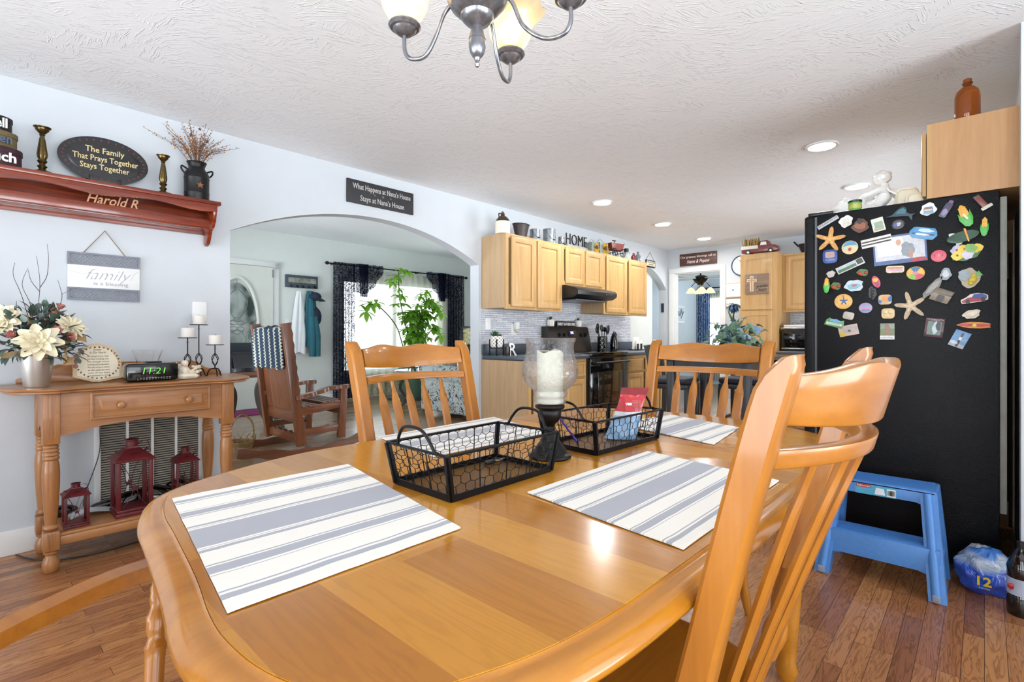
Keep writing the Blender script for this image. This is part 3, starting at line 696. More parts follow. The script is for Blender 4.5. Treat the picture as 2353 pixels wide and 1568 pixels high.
# range
t=thing('range','black electric range with glass oven door and knobs on the backguard','stove',(4.76,3.27,0)); a,b=4.378,5.142
MB().box(a,b,2.99,YL-.01,.03,.885,.004).box(a+.02,b-.02,3.03,3.5,0,.03).build('body',M_black,t)
MB().box(a-.002,b+.002,2.955,YL-.02,.886,.925,.008).build('cooktop',M_blackgl,t)
MB().box(a+.006,b-.006,2.955,2.989,.29,.868,.008).build('oven_door',M_blackgl,t)
MB().box(a+.15,b-.14,2.950,2.956,.40,.72,.002).build('oven_window',plain('oven_glass','2b241c',.06,.1,5,coat=.5),t)
MB().box(a+.006,b-.006,2.96,2.989,.05,.275,.006).build('storage_drawer',M_blackgl,t)
mb=MB(); mb.tube([(a+.05,2.915,.82),(b-.05,2.915,.82)],.011,10); mb.box(a+.05,a+.07,2.915,2.958,.81,.83,.003).box(b-.07,b-.05,2.915,2.958,.81,.83,.003); mb.build('oven_handle',M_black,t)
bg_=MB().prism([(3.60,.925),(3.44,.925),(3.455,1.0),(3.50,1.19),(3.515,1.205),(3.60,1.205)],(a,0,0),Y,Z,(b-a,0,0),.006).build('backguard',plain('backguard_brown','2b2523',.3,.1,20),t)
def on_guard(x,z): return Vector((x,3.455+(z-1.0)*.237,z))
gn=Vector((0,-.973,.23)); 
for x in (4.55,4.64,4.96,5.05):
    q=on_guard(x,1.11); MB().tube([q,q+gn*.008],.026,18).tube([q+gn*.008,q+gn*.028],[.019,.016],18).build('knob',M_black,t)
q=on_guard(4.79,1.13); gU=X; gV=Vector((0,.23,.973))
MB().prism([(-.075,-.04),(.075,-.04),(.075,.035),(-.075,.035)],q,gU,gV,gn*.004).build('display',M_blackgl,t)
MB().prism([(-.03,-.012),(.03,-.012),(.03,.022),(-.03,.022)],q+gn*.004,gU,gV,gn*.001).build('display_light',emit('blue_display',(.12,.22,.8),1.6),t)
text('11:21',.018,q+gn*.006+gV*-.002,gU,gV,emit('clock_digits',(.8,.9,1),3),t)
text('Whirlpool',.018,on_guard(4.79,1.035)+gn*.002,gU,gV,M_wtext,t,'logo')
MB().box(5.02,5.07,2.958,2.962,.90,.915).build('badge',M_wtext,t)
# outlets and switches
def plate(name,u,v,label,w=.072,h=.116,kind='switch',y=YL,x=None,mat=None):
    c=W(u,v,x=x) if x is not None else W(u,v,y=y)
    t=thing(name,label,'outlet' if kind=='outlet' else 'light switch',c)
    if x is None: MB().box(c.x-w/2,c.x+w/2,y-.006,y,c.z-h/2,c.z+h/2,.002).build('cover_plate',mat or M_white,t); q=lambda a,b,c0,c1,m,n:MB().box(c.x+a,c.x+b,y-.012,y-.005,c.z+c0,c.z+c1,.001).build(n,m,t)
    if kind=='switch': q(-.005,.005,-.012,.012,M_white2,'toggle')
    elif kind=='two': q(-.017,.017,-.034,-.006,M_white2,'socket'); q(-.017,.017,.006,.034,M_white2,'socket')
    return t,c
plate('light_switch',1121,744,'ivory switch plate on the tile next to the arch',kind='switch',y=YL-.008)
t,c=plate('outlet',1180,757,'ivory outlet on the tile with a small night light plugged in',kind='two',y=YL-.008)
t=thing('night_light','small plug-in night light in the tile wall outlet','night light',(c.x+.02,YL-.05,c.z))
MB().box(c.x-.01,c.x+.045,YL-.06,YL-.02,c.z+.0,c.z+.075,.008).build('shade',M_white,t); MB().ball((c.x+.015,YL-.05,c.z-.015),.017).build('bulb',plain('amber_bulb','d9cfa8',.2),t)
plate('light_switch',1508,745,'ivory switch plate inside the small arch left of the far doorway',kind='switch',y=5.0)
plate('wall_plate',458,716,'white cover plate on the wall behind the tallest pillar candle',kind='blank',w=.08,h=.12)
MB().box(7.41,7.419,3.645,3.69,1.46,1.60,.003).build('thermostat',plain('navy_plastic','1b2c44',.3)); tag(bpy.data.objects['thermostat'],'small dark blue keypad on the jamb of the small arch','keypad')
# ------------------------------------------------ things on the counters
def potted(name,label,cat,c,r,h,potm,pott=None):
    t=thing(name,label,cat,c); return t
c=W(1141,806,y=3.44); c.z=.913
t=thing('succulent_planter','white patterned planter with two succulents in a black four-leg stand','planter',c)
n=N('diamond_white'); v=n.coords((1,1,1)); 
tc=n.node('ShaderNodeTexCoord'); sp=n.node('ShaderNodeSeparateXYZ'); n.link(tc.outputs['Object'],sp.inputs[0])
an=n.math('ARCTAN2',sp.outputs[1],sp.outputs[0]); uu=n.math('MULTIPLY',an,5.0); vv=n.math('MULTIPLY',sp.outputs[2],95.0)
f=n.math('ABSOLUTE',n.math('MULTIPLY',n.math('SINE',n.math('ADD',uu,vv)),n.math('SINE',n.math('SUBTRACT',uu,vv)))); n.col(n.ramp(f,[(.12,srgb('6d675c')),(.2,srgb('efece4'))])); n.set(rough=.4); M_diam=n.m
po=MB().lathe([(.045,.075),(.056,.085),(.062,.12),(.062,.185),(.058,.185),(.057,.165),(.0,.165)],(0,0,0),28).build('pot',M_diam,t,world=False)
mb=MB(); 
for k in range(4):
    a=PI/4+k*PI/2; q=Vector((.066*math.cos(a),.066*math.sin(a),0)); mb.box(q.x-.005,q.x+.005,q.y-.005,q.y+.005,0,.155,.001)
mb.tube([Vector((.066*math.cos(2*PI*k/20),.066*math.sin(2*PI*k/20),.072)) for k in range(20)],.004,6,closed=True); mb.box(-.066,.066,-.004,.004,.066,.074,M=Matrix.Rotation(PI/4,4,'Z')).box(-.066,.066,-.004,.004,.066,.074,M=Matrix.Rotation(-PI/4,4,'Z')); mb.build('stand',M_iron,t,world=False)
def leafblade(mb,base,dirv,L,wd,curl=.2,seg=5,fold=.25):
    d=Vector(dirv).normalized(); up=Vector((0,0,1)) if abs(d.z)<.95 else Vector((1,0,0)); s=d.cross(up).normalized(); nn=s.cross(d).normalized(); base=Vector(base)
    prev=None
    for k in range(seg+1):
        t_=k/seg; p=base+d*(L*t_)-nn*(curl*L*t_*t_); ww=wd*math.sin(PI*min(1,.08+t_*.92))**.8*.5 if k<seg else 0.0005
        row=[mb.bm.verts.new(p-s*ww+nn*ww*fold),mb.bm.verts.new(p),mb.bm.verts.new(p+s*ww+nn*ww*fold)]
        if prev:
            mb.bm.faces.new((prev[0],prev[1],row[1],row[0])); mb.bm.faces.new((prev[1],prev[2],row[2],row[1]))
        prev=row
M_succ=plain('succulent_green','2f5a38',.5,.3,30); M_succ2=plain('succulent_brown','6d4a33',.5,.3,30)
random.seed(3)
def rosette(mb,c,n_,L,wd,up0=.3,up1=1.3):
    for k in range(n_):
        a=k*2.4; e=lerp(up0,up1,k/n_); leafblade(mb,c,(math.cos(a)*math.cos(e),math.sin(a)*math.cos(e),math.sin(e)),L*lerp(1,.85,k/n_),wd,-.15)
mb=MB(); rosette(mb,(-.02,0,.168),26,.085,.016); mb.build('succulent',M_succ,t,world=False,fix=False)
mb=MB(); rosette(mb,(.035,-.01,.168),20,.045,.016,.1,1.2); mb.build('succulent',M_succ2,t,world=False,fix=False)
# letter R, small wooden block
c=W(1174,806,y=3.35); t=thing('letter_stand','chrome and wood letter R standing on the counter beside the planter','decorative letter',(c.x,c.y,.912))
text('R',.17,(c.x,c.y-.012,.914),Vector((1,-.1,0)),Z,M_steel,t,'letter',ext=.01,bold=.002); MB().box(c.x-.07,c.x-.03,c.y-.02,c.y+.02,.912,1.0,.003).build('back_block',M_darkwood,t)
o=MB().box(4.02,4.10,3.38,3.42,.912,.985,.004).build('wooden_block',M_rockx); tag(o,'small wooden block on the counter behind the glass candle shade','wood block')
# backguard top decorations
def ribbed_pot(c,label):
    t=thing('ribbed_pot',label,'planter',c,0,'small ribbed white pots on the range')
    b=MB(); 
    def fn(a,bb):
        th=2*PI*a; z=bb*.075; r=.027+.012*math.sin(PI*(.15+.75*bb)); r*=1+.06*math.cos(th*14); return (r*math.cos(th),r*math.sin(th),z)
    b.grid(fn,84,8,close_u=True); b.lathe([(.0,.0),(.03,0)],seg=20,cap=False); b.lathe([(0,.068),(.032,.068)],seg=20,cap=False); b.build('pot',M_white2,t,world=False,fix=False)
    mb=MB(); rosette(mb,(0,0,.068),22,.05,.008,.2,1.4); mb.build('air_plant',M_succ,t,world=False,fix=False); return t
ribbed_pot((4.50,3.565,1.206),'small ribbed white pot with spiky plant, left of the FAMILY GATHERS HERE sign'); ribbed_pot((5.03,3.565,1.206),'small ribbed white pot with spiky plant, right of the FAMILY GATHERS HERE sign')
t=thing('word_sign','black block sign reading FAMILY GATHERS HERE on top of the range','sign',(4.765,3.56,1.206)); MB().box(4.60,4.95,3.55,3.575,1.206,1.268,.002).build('board',M_black,t)
text('FAMILY GATHERS HERE',.045,(4.775,3.5485,1.219),X,Z,M_wtext,t,wx=.33,bold=.0008)
# utensil crock, flask, napkin holder
c=W(1384,805,y=3.40); c.z=.912
t=thing('utensil_crock','black quilted crock holding black cooking utensils right of the range','utensil holder',(5.235,3.36,.912))
def fn(a,b_):
    th=2*PI*a; z=b_*.18; r=.058+.003*abs(math.sin(th*6+z*60))*abs(math.sin(th*6-z*60)); return (r*math.cos(th),r*math.sin(th),z)
MB().grid(fn,72,30,close_u=True).lathe([(0,.004),(.056,.004)],seg=24,cap=False).build('crock',M_blackgl,t,world=False,fix=False)
for nm,a,L,k in (('ladle',.4,.31,0),('spatula',1.6,.33,1),('slotted_spoon',2.9,.30,2),('spoon',3.9,.32,2),('turner',5.2,.31,1),('spoon',5.9,.29,2)):
    d=Vector((math.cos(a)*.38,math.sin(a)*.22,1)).normalized(); u=thing(nm,'black cooking %s standing in the quilted crock'%nm.replace('_',' ')+(' at its %s side'%('left' if math.cos(a)<0 else 'right') if nm=='spoon' else ''),'cooking utensil',(5.235,3.36,.918))
    mb=MB(); b0=Vector((0,0,.0))+d*.004; mb.tube([b0,b0+d*(L-.07)],.005,8).build('handle',M_black,u,world=False)
    e=b0+d*(L-.04); mb=MB()
    mb.ball(e,.034,(1 if k!=0 else 1,.35 if k!=0 else .8,1.35 if k else .9),rot=(0,.5*math.cos(a),0)); mb.build('head',M_black,u,world=False)
t=thing('flask','tall glossy black flask with a carry handle beside the utensil crock','flask',(5.46,3.34,.912))
MB().lathe([(.0,0),(.042,0),(.045,.02),(.045,.13),(.03,.185),(.022,.20),(.024,.215),(.0,.22)],seg=24).build('body',M_blackgl,t,world=False)
MB().tube(catmull([(-.02,0,.20),(.0,0,.235),(.045,0,.22),(.06,0,.19),(.045,0,.16)],5),.006,8).build('handle',M_black,t,world=False)
t=thing('napkin_holder','white napkin holder with black panels at the end of the counter','napkin holder',(5.98,3.32,.912))
MB().box(-.10,.10,-.06,.06,0,.012,.003).build('base',M_blackgl,t,world=False); MB().box(-.075,.075,.0,.012,.01,.17,.003).box(-.06,.09,-.035,-.028,.012,.13,.003).build('napkins',M_white2,t,world=False); MB().box(-.055,-.015,-.045,-.036,.012,.085,.002).box(.035,.075,-.045,-.036,.012,.085,.002).build('front_panel',M_black,t,world=False)
# ------------------------------------------------ things on top of the upper cabinets
ZT=2.066
def up(u,y=YL-.17):
    y=y-.05; q=W(u,540,y=y); return Vector((q.x,y,ZT))
t=thing('stoneware_jug','two-tone stoneware jug, brown neck over cream body, on the left cabinet end','jug',up(1155,3.40))
MB().lathe([(0,0),(.066,0),(.07,.01),(.07,.105),(.066,.115)],seg=28,cap=True).build('lower_body',M_cream,t,world=False)
MB().lathe([(.066,.115),(.062,.135),(.04,.16),(.02,.172),(.019,.195),(.0,.197)],seg=28,cap=False).tube(catmull([(-.02,0,.188),(-.05,0,.185),(-.048,0,.15)],6),.006).build('neck',plain('jug_brown','3a2a22',.25,.1,20,coat=.4),t,world=False); MB().lathe([(.013,.19),(.012,.21),(0,.211)],seg=12).build('cork',M_rock,t,world=False)
t=thing('oval_bucket','dark brown oval tapered bucket between the jug and the metal canisters','bucket',up(1197,3.42))
MB().lathe([(0,.003),(.055,0),(.085,.13),(.088,.135),(.084,.135),(.054,.006),(0,.006)],seg=32,sx=1.15,sy=.8,cap=False).build('body',plain('bucket_brown','352c2b',.45,.25,40),t,world=False); MB().tube([Vector((.10*math.cos(2*PI*k/30),.07*math.sin(2*PI*k/30),.134)) for k in range(30)],.003,6,closed=True).build('rim',M_iron,t,world=False)
def canister(u,r,h,label):
    t=thing('metal_canister',label,'canister',up(u,3.42),0,'galvanised canisters with bail handles'); 
    MB().lathe([(0,0),(r,0),(r,h*.3),(r*1.02,h*.31),(r,h*.32),(r,h*.72),(r*1.02,h*.73),(r,h*.74),(r,h*.85),(r*1.04,h*.86),(r*1.04,h*.93),(r*.9,h*.96),(0,h*.97)],seg=28).build('body',M_galv,t,world=False)
    MB().lathe([(.0,h*.96),(r*.14,h*.97),(r*.18,h*1.01),(0,h*1.04)],seg=12).build('lid_knob',M_galv,t,world=False)
    MB().tube([Vector((r*1.06*math.cos(PI*k/14),-r*1.0*math.sin(PI*k/14)*.9-.004,h*.86-h*.62*math.sin(PI*k/14))) for k in range(15)],.0018,6).build('bail_handle',M_iron,t,world=False)
    MB().tube([(-.018,-r*.9-.006,h*.24),(.018,-r*.9-.006,h*.24)],.006,8).build('grip',M_black,t,world=False)
canister(1229,.052,.125,'medium galvanised canister next to the dark oval bucket'); canister(1262,.065,.165,'largest galvanised canister, between the two smaller ones'); canister(1290,.035,.11,'smallest galvanised canister, left of the HOME letters')
t=thing('home_sign','HOME letters in black standing on a pale grey plank above the cabinets','sign',up(1328,3.42)); cx=W(1328,560,y=3.42).x
MB().box(cx-.24,cx+.24,3.39,3.45,ZT,ZT+.055,.003).build('plank',plain('weathered_grey','9a9b9c',.6,.12,20),t); text('HOME',.155,(cx-.03,3.42,ZT+.057),X,Z,M_btext,t,ext=.006,sy=1.2,wx=.40,bold=-.0025)
text('it’s so good to be',.03,(cx,3.389,ZT+.018),X,Z,M_wtext,t)
M_sunp=plain('sunflower_yellow','e8b93a',.5,.15,20); M_sunc=plain('sunflower_brown','3a2415',.7,.3,80); M_tin=plain('verdigris_tin','78857e',.5,.25,20)
def sunbox(u,sc,label):
    t=thing('sunflower_box',label,'decorative box',up(u,3.40),-.1,'tin boxes with a sunflower'); s=.075*sc
    MB().box(-s,s,-.02,.09,0,s*1.9,.002).tube(catmull([(-s,.03,s*1.8),(-.01,.03,s*2.5),(s,.03,s*1.8)],6),.003).build('tin_box',M_tin,t,world=False)
    mb=MB()
    for k in range(16):
        a=2*PI*k/16; d=Vector((math.cos(a),-.15,math.sin(a))); c0=Vector((.01,-.03,s)); leafblade(mb,c0+d*s*.3,d,s*.62,s*.36,.1)
    mb.build('petals',M_sunp,t,world=False,fix=False); MB().ball((.01,-.036,s),s*.36,(1,.35,1)).build('seed_disc',M_sunc,t,world=False)
sunbox(1365,.85,'small tin box with a sunflower, right of the HOME letters'); sunbox(1385,1.0,'larger tin box with a sunflower beside the red toy wagon')
t=thing('toy_wagon','red toy farm wagon with black spoked wheels on the cabinet top','toy wagon',up(1414,3.40),-.15)
MB().prism([(-.10,.085),(.10,.085),(.12,.17),(-.12,.17)],(0,-.04,0),X,Z,(0,.09,0),.003).build('wagon_box',plain('wagon_red','6d2b26',.45,.2,20),t,world=False)
for sx in (-.075,.075):
    for y in (-.055,.06):
        mb=MB(); rr=.05 if sx<0 else .048; mb.tube([Vector((sx+rr*math.cos(2*PI*k/18),y,.052+rr*math.sin(2*PI*k/18))) for k in range(18)],.004,6,closed=True)
        for k in range(4): a=PI*k/4; mb.tube([(sx-rr*math.cos(a),y,.052-rr*math.sin(a)),(sx+rr*math.cos(a),y,.052+rr*math.sin(a))],.002,5)
        mb.build('wheel',M_iron,t,world=False)
MB().box(-.1,.1,-.005,.005,.078,.086).tube([(-.075,-.055,.052),(-.075,.06,.052)],.004).tube([(.075,-.055,.052),(.075,.06,.052)],.004).tube([(.12,0,.15),(.17,0,.185)],.006).tube([(-.02,-.0,.16),(-.02,0,.205)],.005).tube([(-.05,0,.205),(.01,0,.205)],.006).build('handle_and_axles',M_iron,t,world=False)
t=thing('wire_bottle','clear glass milk bottle with dark collar and wire, right of the wagon','bottle',up(1439,3.42)); MB().lathe([(0,0),(.05,0),(.052,.01),(.05,.06),(.03,.10),(.027,.13)],seg=24,cap=False).build('glass',plain('milky_glass','b9c2c6',.1,.05,10,alpha=.55,coat=.5),t,world=False); MB().lathe([(.03,.10),(.031,.145),(.024,.15),(0,.15)],seg=20,cap=False).build('collar',M_iron,t,world=False); MB().tube([Vector((.045*math.cos(PI*k/10),-.03,.11-.05*math.sin(PI*k/10))) for k in range(11)],.0015,5).build('wire',M_iron,t,world=False)
for u,y,r,h,cc,lab in ((1456,3.42,.034,.11,'7c3230','short dark red bottle beside the grey bottle on the cabinets'),(1466,3.45,.036,.155,'6f7a80','tall grey bottle at the right end of the cabinet tops')):
    o=MB().lathe([(0,0),(r,0),(r,h*.62),(r*.45,h*.82),(r*.4,h*.92),(r*.5,h*.93),(r*.5,h*.99),(0,h)],seg=24).build('bottle',plain('bottle_'+cc,cc,.15,.1,20,coat=.4),None); o.location=up(u,y); tag(o,lab,'bottle')
# small sign over the small arch
A=W(1484,596,y=YL-.01); B=W(1505,617,y=YL-.01)
t=thing('hanging_plaque','small cream plaque with a dark frame hung above the small arch','sign',((A.x+B.x)/2,YL,B.z)); MB().box(A.x,B.x,YL-.016,YL-.002,B.z,A.z,.002).build('frame',M_black,t); MB().box(A.x+.018,B.x-.018,YL-.018,YL-.015,B.z+.015,A.z-.015).build('panel',M_cream,t)
for k,s_ in enumerate(('COUNTRY KITCHEN','GOOD FOOD','LOVE & LAUGHTER')): text(s_,.024,((A.x+B.x)/2,YL-.019,A.z-.042-.030*k),X,Z,M_btext,t,wx=(B.x-A.x)*.8 if k!=1 else None)
MB().tube([(A.x+.02,YL-.006,A.z),((A.x+B.x)/2,YL-.004,A.z+.12),(B.x-.02,YL-.006,A.z)],.002,5).build('hanging_wire',M_iron,t)
# ------------------------------------------------ far wall: sign, clock, pantry
t=thing('word_sign','brown plank sign above the far doorway reading Our greatest blessings','sign',(XF,3.13,2.15)); MB().box(XF-.02,XF-.001,2.85,3.41,2.15,2.333,.002).build('board',wood('sign_brown','3a2119','6b4030','y',.5,1,0),t)
Um=-Y
text('Our greatest blessings call us',.05,(XF-.0215,3.13,2.265),Um,Z,M_wtext,t,wx=.53); text('Nene & Pepaw',.075,(XF-.0215,3.13,2.185),Um,Z,M_wtext,t,shear=.3,wx=.34)
c=W(1702,610,x=XF); t=thing('wall_clock','round white wall clock with a blue rim beside the tall pantry','clock',(XF,2.50,2.085))
def disc(mb,c,r,x0,x1,seg=40): mb.lathe([(0,0),(r,0),(r,x1-x0),(0,x1-x0)],(0,0,0),seg,M=Matrix.Translation(Vector((x1,c[0],c[1])))@Matrix.Rotation(-PI/2,4,'Y'),cap=False)
mb=MB(); disc(mb,(2.50,2.085),.135,XF-.02,XF-.001); mb.build('face',M_white2,t)
MB().tube([Vector((XF-.022,2.50+.137*math.cos(2*PI*k/48),2.085+.137*math.sin(2*PI*k/48))) for k in range(48)],.009,8,closed=True).build('rim',plain('clock_blue','2c4d6e',.3),t)
MB().tube([(XF-.025,2.50,2.085),(XF-.025,2.53,2.165)],.003,6).build('minute_hand',M_black,t); MB().tube([(XF-.024,2.50,2.085),(XF-.024,2.45,2.11)],.004,6).build('hour_hand',M_black,t)
for k in range(12):
    a=2*PI*k/12; text(str(12 if k==0 else k),.02,(XF-.0215,2.50-.108*math.sin(a),2.078+.108*math.cos(a)),Um,Z,M_btext,t,'numeral')
XP=6.9
t=thing('pantry_cabinet','tall oak pantry cabinet with two flat-panel doors and a cross plaque','cabinet',(7.19,2.11,0))
MB().box(XP+.02,XF-.001,1.895,2.33,.10,2.145).box(XP+.07,XF-.001,1.895,2.33,0,.10).build('body',M_oak,t); MB().box(XP,XP+.02,1.895,2.33,.10,2.145).build('face_frame',M_oak,t)
for z0,z1 in ((1.43,2.13),(.12,1.41)):
    mb=MB(); raised_door(mb,(XP,2.315,z0),-Y,Z,-X,.37,z1-z0,.055,.019,True); mb.build('door',M_oak,t)
t=thing('wall_plaque','square wood plaque with a cut-out cross on the pantry door','plaque',(XP-.02,2.11,1.66)); xs=XP-.0325
A=W(1714,618,x=XP-.02); B=W(1769,667,x=XP-.02); y0,y1,z0,z1=2.26,1.98,1.63,1.885
n=N('plaque_planks'); v=n.coords(axes='yzx'); br=n.node('ShaderNodeTexBrick'); n.link(v,br.inputs[0]); br.inputs['Scale'].default_value=1; br.inputs['Brick Width'].default_value=3; br.inputs['Row Height'].default_value=.034; br.inputs['Mortar Size'].default_value=.001
for i,cc in (('Color1','8f7763'),('Color2','7f6857'),('Mortar','4b3a30')): br.inputs[i].default_value=(*srgb(cc),1)
n.col(br.outputs[0]); n.set(rough=.7); MB().box(XP-.033,XP-.0195,y1,y0,z0,z1,.002).build('board',n.m,t)
cr=[(-.013,-.10),(.022,-.10),(.022,.025),(.062,.025),(.062,.052),(.022,.052),(.022,.09),(-.013,.09),(-.013,.052),(-.05,.052),(-.05,.025),(-.013,.025)]
MB().prism(cr,(XP-.0335,2.185,1.765),-Y,Z,(-.0015,0,0)).build('cross_inlay',M_oak,t); MB().tube([Vector((XP-.036,2.185-a,1.765+b_)) for a,b_ in cr],.0035,6,closed=True).build('cross_outline',M_white,t)
text('grateful',.05,(XP-.0345,2.06,1.71),Um,Z,M_btext,t,shear=.35,wx=.14); text('heart',.05,(XP-.0345,2.055,1.665),Um,Z,M_btext,t,shear=.35,wx=.1)
# toy truck on the pantry
t=thing('toy_truck','dark red toy pickup truck carrying dried stalks, on top of the pantry','toy truck',(7.0,2.12,2.146))
red=plain('truck_red','6e2523',.3,.12,20,coat=.3)
body=[(-.215,.03),(-.215,.075),(.0,.075),(.0,.135),(.018,.165),(.10,.165),(.115,.105),(.19,.10),(.215,.085),(.225,.035),(.19,.025),(-.19,.02)]
MB().prism(body,(6.95,2.12,2.146),-Y,Z,(.12,0,0),.006).build('truck_body',red,t)
MB().prism([(.015,.11),(.025,.15),(.085,.15),(.095,.11)],(6.947,2.12,2.146),-Y,Z,(.002,0,0)).build('window',M_wallliv,t)
for ys in (-.13,.14):
    for xx in (6.945,7.062):
        mb=MB(); M_=Matrix.Translation((xx,2.12-ys,2.146+.032))@Matrix.Rotation(PI/2,4,'Y'); mb.lathe([(0,0),(.033,0),(.033,.018),(0,.018)],seg=20,M=M_,cap=False).build('wheel',M_black,t)
        if xx<7: MB().lathe([(0,-.001),(.014,-.001)],seg=14,M=M_,cap=False).build('hubcap',M_white,t)
M_stalk=plain('dried_stalk','a58a54',.8,.3,60)
MB().box(6.944,7.075,2.12+.01,2.12+.215,2.146+.07,2.146+.115,.003).build('bed_rails',plain('rail_white','cfc9c0',.6,.15,60),t)
random.seed(5); mb=MB()
for k in range(90):
    p=Vector((random.uniform(6.955,7.06),2.13+random.uniform(.02,.19),2.146+.10)); d=Vector((random.uniform(-.2,.2),random.uniform(-.25,.25),1)).normalized(); L=random.uniform(.07,.13); mb.tube([p,p+d*L*.6,p+d*L],[.0015,.007,.002],5)
mb.build('dried_stalks',M_stalk,t)
# right upper cabinet, base, microwave on the far wall
t=thing('upper_cabinet','oak upper cabinet between the tall pantry and the refrigerator','cabinet',(7.3,1.0,1.4)); MB().box(7.17,XF-.001,.3,1.893,1.40,2.14).build('body',M_oak,t); MB().box(7.15,7.17,.3,1.893,1.40,2.14).build('face_frame',M_oak,t)
for k in range(3): mb=MB(); raised_door(mb,(7.15,1.86-.52*k,1.425),-Y,Z,-X,.46,.69); mb.build('door',M_oak,t)
o=MB().box(XF-.008,XF,.3,1.893,1.02,1.40).build('backsplash_far',brickmat('marble_strip_tile_far','e6e6ea','c6c9d2','6f7380',.16,.021,'yzx',.0016)); o['kind']='structure'
t=thing('base_cabinet','oak base cabinet under the microwave','cabinet',(7.2,1.0,0)); MB().box(6.89,XF-.001,.3,1.893,.10,.871).box(6.95,XF-.001,.3,1.893,0,.1).build('body',M_oak,t)
for k in range(3):
    mb=MB(); raised_door(mb,(6.889,1.86-.52*k,.69),-Y,Z,-X,.46,.145,.022); mb.build('drawer',M_oak,t); mb=MB(); raised_door(mb,(6.889,1.86-.52*k,.115),-Y,Z,-X,.46,.555); mb.build('door',M_oak,t)
t=thing('countertop','grey laminate countertop under the microwave','countertop',(7.2,1.0,.872)); MB().box(6.85,XF-.001,.3,1.893,.872,.912,.01,seg=3).build('slab',M_counter,t); MB().box(XF-.03,XF-.009,.3,1.893,.912,1.018,.003).build('backsplash_lip',M_counter,t)
t=thing('microwave','black and steel microwave oven on the counter behind the refrigerator','microwave',(7.2,1.6,.912)); MB().box(7.0,7.36,1.35,1.87,.92,1.20,.006).build('case',M_black,t); MB().box(6.985,7.0,1.40,1.865,.945,1.185,.004).build('door',M_blackgl,t); MB().box(6.975,6.99,1.35,1.87,1.18,1.205,.003).build('top_trim',M_steel,t); MB().box(6.975,6.985,1.40,1.865,.93,.95,.003).build('bottom_trim',M_steel,t); MB().box(7.01,7.35,1.37,1.85,.912,.921).build('feet',M_black,t)
t=thing('tray','white tray with small items on top of the microwave','tray',(7.15,1.6,1.206)); MB().box(7.02,7.3,1.40,1.85,1.207,1.235,.006).build('tray_body',M_white,t)
mb=MB(); mb.box(-.09,.09,-.01,.01,0,.01,.002,M=Matrix.Translation((7.1,1.72,1.245))@Matrix.Rotation(.2,4,'X')); o=mb.build('knife',M_steel); tag(o,'knife lying on the white tray over the microwave','knife')
o=MB().ball((7.1,1.60,1.255),.02,(1.6,1.2,.9)).build('biscuit',M_succ2); tag(o,'small brown item on the tray over the microwave','snack')
t=thing('oval_bucket','dark metal oval tub with a loop handle on top of the upper cabinet','bucket',(7.3,1.68,2.141)); MB().lathe([(0,.003),(.08,0),(.12,.11),(.125,.12),(.12,.12),(.078,.006),(0,.006)],(7.3,1.62,2.141),32,sx=.8,sy=1.1,cap=False).build('body',plain('tub_grey','3c3e42',.4,.2,40,metal=.5),t); MB().tube(catmull([(7.26,1.74,2.23),(7.26,1.79,2.29),(7.3,1.79,2.30),(7.34,1.74,2.23)],6),.005).build('handle',M_iron,t)
# papers and flower beside the door
for (u0,v0,u1,v1,lab,nm) in ((1667,652,1700,683,'white framed notice with a blue dot beside the far doorway','notice_board'),(1667,686,1700,706,'white and brown sign under the framed notice','wall_sign')):
    A=W(u0,v0,x=XF-.01); B=W(u1+6,v1,x=XF-.01); t=thing(nm,lab,'sign',(XF,(A.y+B.y)/2,B.z)); MB().box(XF-.012,XF-.001,B.y,A.y,B.z,A.z,.002).build('frame',plain('pale_oak','c9b48f',.6) if nm=='notice_board' else plain('brown_mix','8d7566',.7,.3,20),t); MB().box(XF-.014,XF-.011,B.y+.012,A.y-.012,B.z+.012,A.z-.012).build('sheet',M_white,t)
    if nm=='notice_board': mb=MB(); disc(mb,((A.y+B.y)/2+.01,A.z-.10),.012,XF-.0155,XF-.014,16); mb.build('blue_dot',plain('clock_blue2','2c5d9e',.3),t)
